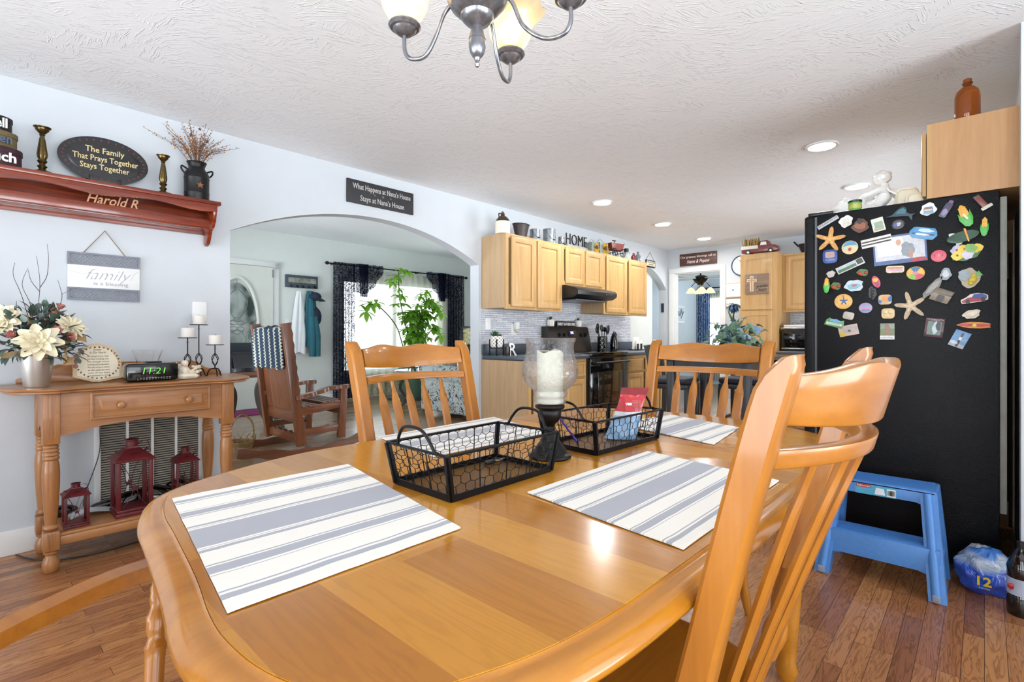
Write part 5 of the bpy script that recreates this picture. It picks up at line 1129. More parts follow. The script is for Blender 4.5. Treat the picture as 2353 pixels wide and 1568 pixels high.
for k in range(70):
    a=random.uniform(0,2*PI); rr=random.uniform(0,.10); c_=Vector((math.cos(a)*rr+.01,math.sin(a)*rr,.24+random.uniform(-.03,.09))); mb.ball(c_,random.uniform(.006,.012),(1,1,.8),6,jit=.3,seed=k)
mb.build('dried_filler',plain('dried_mauve','5f4a45',.8,.4,60),t,world=False)
def magnolia(c_,nv,s,layers=((8,1.0,.15),(7,.8,.55),(5,.5,1.0)),nm='magnolia',mat=M_pet,wd=.42):
    nv=Vector(nv).normalized(); u=nv.orthogonal().normalized(); v_=nv.cross(u); mb=MB(); c_=Vector(c_)
    for L,(cnt,len_,el) in enumerate(layers):
        for k in range(cnt):
            a=2*PI*k/cnt+L*.5+random.uniform(-.12,.12); d=(u*math.cos(a)+v_*math.sin(a)); dirv=(d*math.cos(el)+nv*math.sin(el)).normalized()
            Lp=s*len_*random.uniform(.9,1.08); side=dirv.cross(nv).normalized(); nn=side.cross(dirv).normalized()
            def fn(aa,bb):
                w_=s*wd*1.25*len_*math.sin(PI*(.05+.90*bb)**.9)**.7; x_=(aa-.5)*2
                return c_+dirv*(Lp*bb)+side*(w_*x_*.55)+nn*(-.10*Lp*bb*bb+ .28*w_*x_*x_ +.02*s*math.sin(bb*9+x_*3))
            mb.grid(fn,6,7)
    mb.ball(c_+nv*s*.15,s*.12,seg=8,jit=.3); return mb.build(nm,mat,t,world=False,fix=False)
magnolia((-.005,-.14,.215),(-.05,-1,.35),.088); magnolia((-.115,-.045,.315),(-.35,-.8,.3),.078,((9,1.0,.2),(8,.8,.5),(6,.5,1.0))); magnolia((.115,-.07,.285),(.45,-.8,.5),.07,((14,1.0,.2),(10,.75,.6)),wd=.22)
magnolia((-.16,-.06,.235),(-.5,-.8,.1),.045)
for p,nv in (((.055,-.07,.345),(.2,-.5,.9)),((.075,-.055,.37),(.3,-.4,.9)),((.10,-.11,.235),(.5,-.8,.3)),((-.085,-.11,.245),(-.4,-.9,.3)),((.055,-.10,.265),(.3,-.8,.4))):
    magnolia(p,nv,.030,((6,1.0,.9),(5,.8,1.15)),'rose',M_rose,.7)
mb=MB()
for k in range(9):
    a=k*2.4; mb.tube([(.03,0,.33),(.03+.022*math.cos(a),-.02+.018*math.sin(a),.385)],.0012,4).ball((.03+.022*math.cos(a),-.02+.018*math.sin(a),.39),.009,(1,1,.6),6)
mb.build('sedum_head',plain('sedum_olive','6a6a40',.7,.3,40),t,world=False)
mb=MB()
def twig(pts,r=.0016): 
    q=catmull(pts,5); mb.tube(q,[lerp(r,r*.45,i/(len(q)-1)) for i in range(len(q))],5)
twig([(0,0,.2),(.005,-.02,.38),(.01,-.02,.50),(-.002,-.02,.62)]);twig([(.01,-.02,.47),(.035,-.02,.53),(.04,-.02,.62),(.035,-.02,.68)]);twig([(.01,-.02,.45),(-.02,-.02,.50),(-.03,-.02,.55)]);twig([(0,0,.2),(-.05,-.02,.42),(-.08,-.02,.52),(-.075,-.02,.58)])
twig([(0,0,.2),(-.02,-.01,.38),(-.05,-.01,.48),(-.03,-.01,.56)]);twig([(.06,-.05,.3),(.085,-.05,.42),(.08,-.05,.47),(.07,-.05,.51)]);twig([(.083,-.05,.44),(.11,-.06,.46),(.15,-.06,.48)],.001)
for k in range(5): twig([(-.1,0,.25),(-.15-.01*k,-.01,.38),(-.18+.012*k,-.02,.50+.02*k)],.0012)
mb.build('bare_twigs',plain('twig_dark','4a3d35',.8,.2,60),t,world=False)
def ribbon(P,wd): 
    q=catmull(P,5); mb=MB(); mb.grid(lambda a,b:q[min(len(q)-1,int(round(a*(len(q)-1))))]+Vector((0,(b-.5)*wd*.5,(b-.5)*wd)),len(q)-1,3,.001); mb.build('burlap_ribbon',plain('burlap','a8875c',.9,.2,150),t,world=False,fix=False)
ribbon([(.03,-.07,.19),(.075,-.09,.20),(.10,-.09,.155),(.085,-.08,.12),(.125,-.085,.125)],.035); ribbon([(.09,-.06,.215),(.14,-.07,.235),(.175,-.06,.225)],.03); ribbon([(-.02,-.08,.17),(-.06,-.09,.165),(-.11,-.09,.155),(-.13,-.09,.165)],.025); ribbon([(-.05,-.02,.33),(-.02,-.04,.31),(-.03,-.05,.27)],.03)
# ---- framed verse, clock, vase, cards, angels
t=thing('verse_plaque','cream plaque with rose border and verses leaning on the console table','plaque',(.50,3.37,CT+.001)); t.rotation_euler=(-.22,0,.10)
pl=[(-.10,0),(-.105,.015)]+[(-.105,.015),(-.10,.10),(-.085,.13),(-.07,.165),(-.03,.185),(.0,.19),(.03,.185),(.07,.165),(.085,.13),(.10,.10),(.105,.015),(.10,0),(.05,-.002),(.03,-.012),(0,-.016),(-.03,-.012),(-.05,-.002)]
pl=pl[2:]; pl=[(a*1.0,b_+.018) for a,b_ in pl]
MB().prism(pl,(0,0,0),X,Z,(0,.016,0),.003).build('board',plain('plaque_cream','d9c19c',.5,.08,20),t,world=False); MB().prism([(a*.84,(b_-.09)*.86+.09) for a,b_ in pl],(0,-.0008,0),X,Z,(0,.001,0)).build('inner_panel',plain('plaque_pale','eadfc6',.5,.04,20),t,world=False)
MTX=wm(t)
lines=['Forever','In Our Hearts','We thought of you today','but that is nothing new','We thought of you','yesterday and the day before','We think of you in silence','we often speak your name','now all we have','are memories in a frame']
for k,s_ in enumerate(lines):
    o=text(s_,.013 if k>1 else .018,(0,-.0015,.168-.0145*k-(.004 if k>1 else 0)),X,Z,M_btext,None,shear=.4,ext=.0002,wx=(.035 if k==0 else .068 if k==1 else .09),bold=-.0001); o.parent=t
mb=MB(); mbg=MB()
for k in range(30):
    a=2*PI*k/30; p=(.09*math.cos(a),-.002,.105+.082*math.sin(a)); (mbg if k%3 else mb).ball(p,.0042 if k%3 else .005,(1.3,.15,.8),6,rot=(0,-a*2,0))
for p in ((-.088,-.002,.14),(-.088,-.002,.115),(-.092,-.002,.09)): mb.ball(p,.012,(1,.15,1),10)
mb.build('rose_border',plain('rose_dull','a8736b',.6,.3,80),t,world=False); mbg.build('leaf_border',plain('leaf_dark','3b3a33',.6,.3,80),t,world=False)
MB().box(-.02,.02,-.01,.07,0,.004).tube([(0,.06,.0),(0,.02,.12)],.003).build('easel',M_glass,t,world=False)
q=W(350,855,y=3.25); t=thing('clock_radio','black digital clock radio showing 11:21 in green on the console table','clock radio',(q.x,3.27,CT+.001),.04)
bd=[(.0,0),(.008,-.0),(.012,.09),(.02,.10),(.09,.105),(.12,.09),(.13,.02),(.125,0)]
MB().box(-.118,.118,-.04,.055,.002,.098,.018,seg=4).build('case',M_blackgl,t,world=False); MB().box(-.112,.112,-.042,-.038,.012,.09,.008).build('display',plain('display_dark','0d100d',.12,coat=.5),t,world=False)
M_led2=emit('green_digits',(.18,.9,.08),.65)
Mt=wm(t); o=text('11:21',.046,(.0,-.0425,.042),X,Z,M_led2,None,'digits',shear=.15,wx=.10,bold=-.0007); o.parent=t
mb=MB(); 
for k in range(11): mb.box(-.06+.013*k,-.053+.013*k,-.0435,-.042,.020,.0225)
for k in range(12): mb.box(-.072+.013*k,-.068+.013*k,-.0435,-.042,.013,.0145)
mb.build('dial_marks',M_gt,t,world=False)
MB().box(-.02,.05,0,.04,.098,.106,.004).build('snooze_button',M_black,t,world=False)
q=W(340,840,y=3.42); t=thing('glass_vase','clear flared glass vase behind the clock radio','vase',(q.x,3.43,CT+.001)); MB().lathe([(0,0),(.045,0),(.05,.01),(.045,.05),(.05,.10),(.072,.165),(.070,.165),(.048,.10),(.043,.05),(.047,.012),(0,.008)],seg=36,cap=False).build('glass_body',M_glass,t,world=False)
o=MB().box(-.035,.035,-.0015,.0015,0,.09).build('greeting_card',M_white); tag(o,'white card with red print behind the clock radio','card'); o.location=(W(393,835,y=3.40).x,3.40,CT+.001); o.rotation_euler=(-.15,0,.1)
text('Welcome',.016,(0,-.002,.07),X,Z,plain('lettering_red','a23a44',.6),None,wx=.05).parent=o
q=W(434,860,y=3.25); t=thing('cherub_figurine','ivory cherub figurine with flowers right of the clock radio','figurine',(q.x,3.28,CT+.001)); M_iv=plain('ivory_resin','e6dcc6',.5,.1,40)
mb=MB(); random.seed(2)
mb.ball((0,0,.018),.05,(1.15,.7,.42),16,jit=.25,seed=1).ball((-.015,0,.045),.026,(1.1,.9,1.1),14,jit=.2,seed=3).ball((.0,-.012,.05),.012,(1.8,.8,.8),10,rot=(0,.4,0)).ball((.02,-.012,.04),.011,(2.2,.9,.8),10,rot=(0,.3,0)); mb.build('body',M_iv,t,world=False)
MB().ball((-.012,-.005,.085),.0155,(1,1,1.05),14).ball((-.012,.0,.09),.017,(1,1,.9),14,jit=.25,seed=6).build('head',M_iv,t,world=False)
for s_ in (-1,1): MB().grid(lambda a,b,s_=s_:(-.02+s_*.028*a,.012+.01*a,.05+.035*b*(1-.4*a)+.012*a),6,6,.004).build('wing',M_iv,t,world=False)
mb=MB()
for k in range(14): mb.ball((.045+random.uniform(-.018,.018),random.uniform(-.02,.01),.055+random.uniform(-.018,.025)),.009,(1,1,.7),8,jit=.4,seed=k)
mb.build('flowers',M_iv,t,world=False)
# ---- iron candle stands with pillar candles
def stand(u,vplate,y,lab,glab):
    q=W(u,vplate,y=y); h=q.z-CT-.001; t=thing('candle_stand',lab,'candle holder',(q.x,y,CT+.001),0,'black iron candle stands')
    MB().lathe([(0,h-.003),(.048,h-.004),(.05,h),(0,h)],seg=28,cap=False).build('plate',M_iron,t,world=False)
    cg=.115 if h<.17 else .125
    mb=MB(); mb.tube([(0,0,cg+.0),(0,0,h-.003)],.0032,8).lathe([(0,h-.028),(.011,h-.027),(0,h-.024)],seg=12,cap=False); mb.tube([(0,0,.04),(0,0,.065)],.004,8); mb.build('stem',M_iron,t,world=False)
    mb=MB()
    for k in range(4):
        a0=PI/2*k; P=[]
        for i in range(13):
            s_=i/12; z=lerp(.062,cg+.012,s_); r=.021*math.sin(PI*s_)**.9; a=a0+s_*1.2; P.append((r*math.cos(a),r*math.sin(a),z))
        mb.tube(P,.0023,6)
    mb.build('twisted_cage',M_iron,t,world=False)
    for k in range(3):
        a=2*PI*k/3+.5; MB().tube(catmull([(0,0,.045),(.022*math.cos(a),.022*math.sin(a),.043),(.038*math.cos(a),.038*math.sin(a),.022),(.042*math.cos(a),.042*math.sin(a),.004),(.05*math.cos(a),.05*math.sin(a),.003)],5),.0035,6).build('foot',M_iron,t,world=False)
    c_=thing('pillar_candle',glab,'candle',(q.x,y,q.z+.0005),0,'short white pillar candles'); MB().lathe([(0,0),(.0325,0),(.034,.004),(.034,.052),(.031,.056),(0,.052)],seg=28,cap=False).build('wax',M_wax2,c_,world=False); MB().tube([(0,0,.05),(.001,0,.062)],.001,5).build('wick',M_black,c_,world=False)
stand(457,746,3.50,'tallest black iron candle stand, against the wall','white pillar candle on the tallest iron stand'); stand(431,776,3.42,'middle-height black iron candle stand behind the cherub figurine','white pillar candle on the middle iron stand behind the cherub'); stand(494,792,3.40,'shortest black iron candle stand at the right end of the console table','white pillar candle on the shortest iron stand at the right end')
# ---- under the console: vent grille, lanterns, shoes
t=thing('air_vent','large white louvred return air grille on the wall behind the lanterns','vent',(.83,YW,.20)); A=W(228,975,y=YW); mb=MB(); vx0,vx1,vz0,vz1=.54,1.02,.14,.74
mb.box(vx0-.03,vx0,YW-.012,YW-.001,vz0-.03,vz1+.03,.002).box(vx1,vx1+.03,YW-.012,YW-.001,vz0-.03,vz1+.03,.002).box(vx0,vx1,YW-.012,YW-.001,vz1,vz1+.03,.002).box(vx0,vx1,YW-.012,YW-.001,vz0-.03,vz0,.002)
for k in (1,2,3): xx=lerp(vx0,vx1,k/4); mb.box(xx-.006,xx+.006,YW-.012,YW-.003,vz0,vz1)
mb.build('frame',M_white,t); mb=MB(); nl=44
for k in range(nl): z=lerp(vz0,vz1,(k+.5)/nl); mb.sweep([(vx0,YW-.007,z),(vx1,YW-.007,z)],.008,.0035,up=(0,-.5,.85))
mb.build('louvres',plain('louvre_putty','b5b0a2',.5,.05,20),t); MB().box(vx0,vx1,YW-.002,YW-.0005,vz0,vz1).build('dark_back',plain('vent_dark','3a3733',.9),t)
M_lan=plain('lantern_red','5a1118',.4,.3,40)
def lantern(u,v,w_,h,y,lab,rz):
    q=W(u,v,y=y); t=thing('lantern',lab,'lantern',(q.x,y,.1785),rz,'dark red metal lanterns'); a=w_/2; hb=h*.09; hp=h*.70
    MB().box(-a,a,-a,a,0,hb*.6,.002).box(-a*.93,a*.93,-a*.93,a*.93,hb*.6,hb,.002).build('base',M_lan,t,world=False)
    for sx in (-1,1):
        for sy_ in (-1,1): p=a*.84; ww=a*.11; MB().box(sx*p-ww,sx*p+ww,sy_*p-ww,sy_*p+ww,hb,hp,.001).build('corner_post',M_lan,t,world=False)
    b=bmesh.new(); L=[]
    for s_,z in ((1.06,hp),(1.08,hp+h*.012),(1.0,hp+h*.03),(.36,hp+h*.15),(.34,hp+h*.17)): L.append([b.verts.new((s_*a*i,s_*a*j,z)) for i,j in ((-1,-1),(1,-1),(1,1),(-1,1))])
    for P,Q in zip(L,L[1:]):
        for i in range(4): b.faces.new((P[i],P[(i+1)%4],Q[(i+1)%4],Q[i]))
    b.faces.new(L[-1]); b.faces.new(L[0]); mb=MB(); mb.merge(b)
    mb.build('roof',M_lan,t,world=False,smooth=0)
    MB().lathe([(a*.34,hp+h*.16),(a*.34,hp+h*.24),(a*.40,hp+h*.25),(a*.40,hp+h*.26),(a*.3,hp+h*.26)],seg=20,cap=False).build('chimney',M_lan,t,world=False)
    mb=MB()
    for f_ in range(4):
        M_=Matrix.Rotation(PI/2*f_,4,'Z'); sl=Vector((0,-(.68)*a,hp+h*.09)); ring=[]
        for R_ in (.25,.15): 
            ring=[M_@Vector((R_*a*math.cos(2*PI*k/16),-.70*a-.02*a+ -(-R_*a*math.sin(2*PI*k/16))*-.72,hp+h*.095+R_*a*math.sin(2*PI*k/16)*.55)) for k in range(16)]; mb.tube(ring,a*.022,5,closed=True)
        # star and curls of wire in each open side
        sc=star(a*.26,0,hb+(hp-hb)*.42); P=[M_@Vector((x_,-a*.85,z_)) for x_,z_ in sc]; 
        mb.prism(sc,M_@Vector((0,-a*.86,0)),M_@X if False else (M_@Vector((1,0,0))),Z,(M_@Vector((0,a*.015,0))))
        for sg in (-1,1): mb.tube(catmull([M_@Vector((sg*a*.7,-a*.85,hb)),M_@Vector((sg*a*.15,-a*.85,hb+(hp-hb)*.3)),M_@Vector((sg*a*.3,-a*.85,hb+(hp-hb)*.7)),M_@Vector((sg*a*.75,-a*.85,hp))],5),a*.018,5)
    mb.build('wire_ornament',plain('lantern_dark','4a1418',.5,.3,60),t,world=False)
    MB().tube(catmull([(a*.3,-a*.1,hp+h*.2),(a*.75,-a*.25,hp+h*.22),(a*.95,-a*.3,hp+h*.08)],6),a*.02,5).build('ring_handle',M_lan,t,world=False)
    return t
lantern(303,1100,.165,.40,3.30,'largest dark red lantern, centre of the console shelf',.0); lantern(174,1190,.10,.215,3.27,'smallest dark red lantern beside the left front leg',.0); lantern(425,1080,.115,.30,3.38,'middle-sized dark red lantern, right on the console shelf',.0)
def shoe(x,y,lab,rz,L=.26,mat=None):
    t=thing('shoe',lab,'shoe',(x,y,.1785),rz,'black shoes behind the lanterns')
    def fn(a,b):
        th=PI*b; s_=a; w_=.045*(.75+.35*math.sin(PI*s_)); h=.035+.065*(1-s_)**1.5 if s_<.95 else .02; r=math.sin(PI*min(1,.06+s_*.92))**.35
        return (-L/2+L*s_,w_*math.cos(th)*r,max(.012,.012+h*math.sin(th)*r))
    MB().grid(fn,18,12,.003).build('upper',mat or M_blackgl,t,world=False,fix=False); MB().prism([(-L/2+L*s_,sg*.046*(.75+.35*math.sin(PI*s_))) for s_,sg in [(k/10,1) for k in range(11)]+[(k/10,-1) for k in range(10,-1,-1)] if not (s_ in(0,1) and sg<0)],(0,0,0),X,Y,(0,0,.014)).build('sole',M_black,t,world=False); return t
shoe(.60,3.44,'black shoe between the small and the large lantern',2.9); shoe(.80,3.46,'black shoe behind the centre of the large lantern',.2); shoe(.95,3.49,'black shoe behind the right lantern',.1)
def clutter(name,lab,cat,pts,r,mat): o=MB().tube(catmull(pts,8),r,6).build(name,mat); return tag(o,lab,cat)
o=MB().ball((0,0,.03),.07,(1.4,.5,.42),14,jit=.2,seed=3).build('eyeglass_case',M_blackgl); tag(o,'shiny black pouch behind the smallest lantern','pouch'); o.location=(.36,3.47,.179); o.scale=(.7,1,1)
MB().grid(lambda a,b:(-.09+.18*a,-.05+.10*b,.002+.012*math.sin(a*3)+.008*math.sin(b*7+a*4)),10,8,.002).build('plastic_wrap',plain('clear_wrap','c9ccd0',.12,.05,30,alpha=.6,coat=.5)); o=bpy.data.objects['plastic_wrap']; tag(o,'crumpled clear plastic wrap beside the large lantern','plastic wrap'); o.location=(.475,3.40,.1795)
clutter('power_cord','thin black cord running down the wall beside the vent grille','cord',[(.54,YW-.015,.80),(.535,YW-.02,.6),(.53,YW-.02,.45),(.47,YW-.03,.25),(.46,YW-.05,.19)],.0025,M_black)
clutter('power_cord','black cord lying on the floor beneath the console table','cord',[(.20,3.57,.006),(.28,3.40,.006),(.45,3.30,.006),(.75,3.34,.006),(1.1,3.45,.006),(1.3,3.55,.006)],.004,M_black)
o=MB().box(-.05,.05,-.12,.12,0,.07,.03,seg=3).build('black_bag',M_blackgl); tag(o,'black glossy bag on the floor at the right end of the console table','bag'); o.location=(1.13,3.45,0); o.scale=(1.6,1,2.2)
# ================================================================ LIVING ROOM
YI=YB
t=thing('front_door','white front door with a large oval leaded glass','door',(2.475,YI-.02,LF)); dx0,dx1=2.02,2.93
M_door=plain('door_white','d8dcd4',.4,.02,6)
ov=[(2.475+.245*math.cos(2*PI*k/40),LF+1.13+.60*math.sin(2*PI*k/40)) for k in range(40)]
# slab around the oval: quadrants
for nm,(xa,xb,za,zb) in (('slab',(dx0,dx1,LF+.01,LF+1.91)),):
    mb=MB()
    for q in range(4):
        ks=[(q*10+i)%40 for i in range(11)]; cx_,cz_=((xb,zb),(xa,zb),(xa,za),(xb,za))[q]
        arc=[ov[k] for k in ks]; start=((xb,LF+1.13),(2.475,zb),(xa,LF+1.13),(2.475,za))[q]; end=((2.475,zb),(xa,LF+1.13),(2.475,za),(xb,LF+1.13))[q]
        mb.prism([start,(cx_,cz_),end]+list(reversed(arc)),(0,YI-.045,0),X,Z,(0,.04,0))
    slab_=mb.build('slab',M_door,t,smooth=0)
MB().tube([Vector((2.475+.262*math.cos(2*PI*k/48),YI-.048,LF+1.13+.615*math.sin(2*PI*k/48))) for k in range(48)],.022,8,closed=True).build('oval_moulding',M_door,t)
n=N('leaded_glass'); n.col(srgb('c9d6d2')); n.set(rough=.25,trans=.55,ior=1.2,coat=.3); v=n.coords(); n.bump(n.noise(v,40,3,.6,1.0),.4,.004)
n.col(n.ramp(n.noise(n.coords((1,1,.8)),4,2,.4),[(.38,srgb('51625c')),(.5,srgb('c5d0cb')),(.65,srgb('eef4f2'))])); gp=MB().prism([(2.475+(a-2.475)*.995,LF+1.13+(b_-LF-1.18)*.995) for a,b_ in ov],(0,YI-.03,0),X,Z,(0,.008,0)).build('oval_glass',n.m,t)
cz=LF+1.13; mb=MB()
def came(P,r=.004): mb.tube([Vector((2.475+a,YI-.033,cz+b_)) for a,b_ in P],r,6)
came([(0,.59),(0,.30)]); came([(v_.x,v_.y) for v_ in catmull([Vector((0,.48,0)),Vector((.13,.30,0)),Vector((.06,.12,0)),Vector((0,.05,0))],6)]); came([(v_.x,v_.y) for v_ in catmull([Vector((0,.48,0)),Vector((-.13,.30,0)),Vector((-.06,.12,0)),Vector((0,.05,0))],6)])
for k in range(6):
    a=2*PI*k/6+.5; ex,ez=.05*math.cos(a),.05*math.sin(a); mb.tube([Vector((2.475+ex*1.0+.045*math.cos(2*PI*i/12),YI-.033,cz-.02+ez*1.6+.03*math.sin(2*PI*i/12))) for i in range(12)],.004,6,closed=True)
for sg in (-1,1): came([(sg*.05,-.08),(sg*.11,-.2),(sg*.03,-.38),(0,-.45)]); came([(sg*.05,0),(sg*.24,.06)]); came([(sg*.04,-.1),(sg*.14,-.1),(sg*.12,-.3),(sg*.05,-.25)])
came([(0,-.45),(0,-.59)]); came([(-.21,-.28),(.21,-.28)],.005); mb.build('lead_cames',plain('zinc_came','8e9794',.35,.1,metal=.7),t)
for z in (LF+1.83,LF+.25): MB().box(dx1-.012,dx1+.012,YI-.055,YI-.04,z-.05,z+.05).build('hinge',M_steel,t)
mb=MB(); mb.box(dx0-.09,dx0-.005,YI-.025,YI,LF,LF+1.92,.004).box(dx1+.005,dx1+.09,YI-.025,YI,LF,LF+1.92,.004).box(dx0-.09,dx1+.09,YI-.026,YI,LF+1.92,LF+1.995,.004); struct('trim_3',mb,M_white)
struct('door_recess',MB().box(dx0-.05,dx1+.05,YI-.004,YI-.001,LF,LF+1.98),plain('daylight_pane',(.85,.9,.9),.5),0)  # pale sheet behind the oval glass, coloured to stand in for daylight
# coat rack
A=W(657,632,y=YI-.04); B=W(730,663,y=YI-.04); t=thing('coat_rack','grey coat rack with a framed panel and hooks beside the front door','coat rack',((A.x+B.x)/2,YI,B.z))
MB().box(A.x,B.x,YI-.05,YI-.002,B.z-.01,A.z+.01,.003).build('frame',plain('rack_slate','3f4a55',.5,.15,20),t); MB().box(A.x+.03,B.x-.03,YI-.054,YI-.048,B.z+.06,A.z-.03).build('picture_panel',plain('panel_sepia','8c8d84',.6,.5,12),t)
for k in range(5): xx=lerp(A.x+.06,B.x-.06,k/4); MB().tube(catmull([(xx,YI-.05,B.z+.02),(xx,YI-.09,B.z-.01),(xx,YI-.10,B.z+.02)],5),.006,6).build('hook',M_iron,t)
def garment(name,lab,cat,u0,v0,u1,v1,mat,seed,wtop=.25,sleeve=False,wf=1):
    a=W(u0,v0,y=YI-.12); b_=W(u1,v1,y=YI-.12); cx_=(a.x+b_.x)/2; h=a.z-b_.z; w_=abs(b_.x-a.x)
    def fn(aa,bb):
        th=2*PI*aa; s_=bb; ww=w_/2*lerp(wtop,1,min(1,s_*1.5)**.8)*(1-.12*s_); dd=.055*lerp(.5,1,min(1,s_*1.5)); f_=1+.16*math.sin(th*5+seed)+.08*math.sin(th*9+seed*2+s_*3)
        return (cx_+lerp((a.x-cx_)*.0+0,0,s_)+ww*math.cos(th)*f_,YI-.10+dd*math.sin(th)*f_,a.z-h*s_+.02*math.sin(th*3+seed)*s_)
    t=thing(name,lab,cat,(cx_,YI-.1,b_.z)); MB().grid(fn,60,16,close_u=True).build('cloth',mat,t,fix=True,smooth=60)
    if sleeve:
        for k,dx_ in enumerate((w_*.05,w_*.38)): MB().tube(catmull([(cx_+dx_*.4,YI-.14,a.z-h*.45),(cx_+dx_,YI-.15,a.z-h*.8),(cx_+dx_*1.1,YI-.14,b_.z-.12)],5),[.05]*6+[.045]*5,12).build('sleeve',mat,t)
    return t
garment('white_jacket','white jacket hanging from the coat rack next to the front door','jacket',672,668,706,812,plain('cloth_white','dfe3e6',.85,.03,10),1.0)
garment('teal_hoodie','teal hooded sweatshirt hanging from the coat rack','sweatshirt',698,668,730,800,plain('cloth_teal','2a6270',.85,.12,10),2.2,.4,True)
c=W(724,682,y=YI-.12); t=thing('baseball_cap','navy cap hanging on the right hook of the coat rack','cap',(c.x,c.y,c.z-.05)); M_nv=plain('navy_cloth','1c2940',.8,.2,20); MB().ball((c.x,c.y,c.z),.085,(1.05,.9,.75),16,jit=.1).build('crown',M_nv,t); MB().grid(lambda a,b:(c.x+.03+.09*(b-.2)*math.cos((a-.5)*2.2)+.02,c.y-.05+.09*math.sin((a-.5)*2.2),c.z-.035-.03*b),10,4,.006).build('brim',M_nv,t)
c=W(727,725,y=YI-.12); t=thing('drawstring_bag','small navy bag hanging below the cap on the coat rack','bag',(c.x,c.y,c.z-.12)); MB().ball((c.x,c.y,c.z-.02),.085,(.85,.6,1.45),14,jit=.25,seed=5).build('pouch',M_nv,t); MB().tube([(c.x,c.y,c.z+.08),(c.x-.01,c.y+.02,c.z+.22)],.005).build('cord',M_nv,t)
plate('light_switch',664,744,'white double switch plate between the front door and the hanging coats',w=.11,h=.12,kind='blank',y=YI)
plate('outlet',717,879,'white wall outlet behind the rocking chair',kind='two',y=YI)
plate('door_sensor',637,612,'small grey sensor on the top corner of the front door',w=.05,h=.08,kind='blank',y=YI-.045,mat=plain('sensor_grey','a9aeb0',.4))
# curtain rod and curtains
R0=W(752,605,y=YI-.12); R1=W(1070,637,y=YI-.12); zr=2.18
r0x,r1x=W(752,604,y=YI-.12).x,W(1071,638,y=YI-.12).x; za=W(760,605,y=YI-.12).z
t=thing('curtain_rod','thin bronze curtain rod with finials over the living room window','curtain rod',((r0x+r1x)/2,YI-.12,za)); MB().tube([(r0x,YI-.12,za),(r1x,YI-.12,za)],.010,10).build('rod',M_bronze,t)
for xx in (r0x,r1x): MB().ball((xx,YI-.12,za),.026,(1.3,1,1),12).build('finial',M_bronze,t)
for xx in (r0x+.12,r1x-.12,(r0x+r1x)/2+.3): MB().box(xx-.008,xx+.008,YI-.12,YI,za-.01,za+.008).build('bracket',M_bronze,t)
M_lace=sheer('navy_lace','1b2138',(.55,.97),'lace','xzy',46)
def curtain(u0,u1,lab,z0=LF+.03,folds=7,yy=YI-.12,sw=0):
    xa,xb=W(u0,700,y=yy).x,W(u1,700,y=yy).x; t=thing('curtain',lab,'curtain',((xa+xb)/2,yy,z0),0,'navy lace curtains')
    def fn(a,b): return (lerp(xa,xb,a)+sw*b*b,yy+.035*math.sin(a*folds*2*PI)*(.6+.4*b),lerp(za+.03,z0,b))
    MB().grid(fn,folds*12,20).build('panel',M_lace,t,fix=False,smooth=80); return t
curtain(766,815,'navy lace curtain panel on the left side of the living room window'); curtain(1030,1066,'navy lace curtain panel on the right side of the living room window',folds=6)
def valance(u0,u1,vb,lab,flip):
    yy=YI-.16; xa,xb=W(u0,640,y=yy).x,W(u1,640,y=yy).x; zb=W((u0+u1)/2,vb,y=yy).z; t=thing('valance',lab,'valance',((xa+xb)/2,yy,zb),0,'navy lace scarf valances')
    def fn(a,b):
        s_=a if not flip else 1-a; drop=(za+.03-zb)*(math.sin(PI*min(1,(.35+s_*.65)))**.75 if s_>0.0 else .9); drop=max(.10,(za+.03-zb)*(1-((s_-.25)/.78)**2 if s_>.25 else .9+.1*s_/.25))
        return (lerp(xa,xb,a),yy+.03*math.sin(a*26),za+.03-drop*b)
    MB().grid(fn,70,14).build('swag',M_lace,t,fix=False,smooth=80)
    q=xa+(xb-xa)*(.30 if not flip else .62); MB().grid(lambda a,b:(q+(a-.5)*.16*(1-.3*b),yy-.03+.03*math.sin(a*20),za+.03-(za+.03-zb)*1.08*b),20,10).build('tail',M_lace,t,fix=False,smooth=80)
valance(812,883,678,'navy lace scarf valance draped at the left of the curtain rod',False); valance(980,1034,688,'navy lace scarf valance draped at the right of the curtain rod',True)
M_sheer=sheer('cream_sheer','e2e2d6',.66)
yy=YI-.07; xa,xb=W(818,700,y=yy).x,W(1032,700,y=yy).x; t=thing('sheer_curtain','cream sheer curtain with a lace hem across the living room window','curtain',((xa+xb)/2,yy,LF+.05))
MB().grid(lambda a,b:(lerp(xa,xb,a),yy+.02*math.sin(a*90),lerp(za-.04,LF+.12,b)),220,6).build('sheer_panel',M_sheer,t,fix=False,smooth=80)
MB().grid(lambda a,b:(lerp(xa,xb,a),yy+.022*math.sin(a*90)-.004,lerp(LF+.32,LF+.03+.02*math.sin(a*60),b)),220,4).build('lace_hem',sheer('cream_lace','d9d2b8',(.5,.98),'lace','xzy',30),t,fix=False,smooth=80)
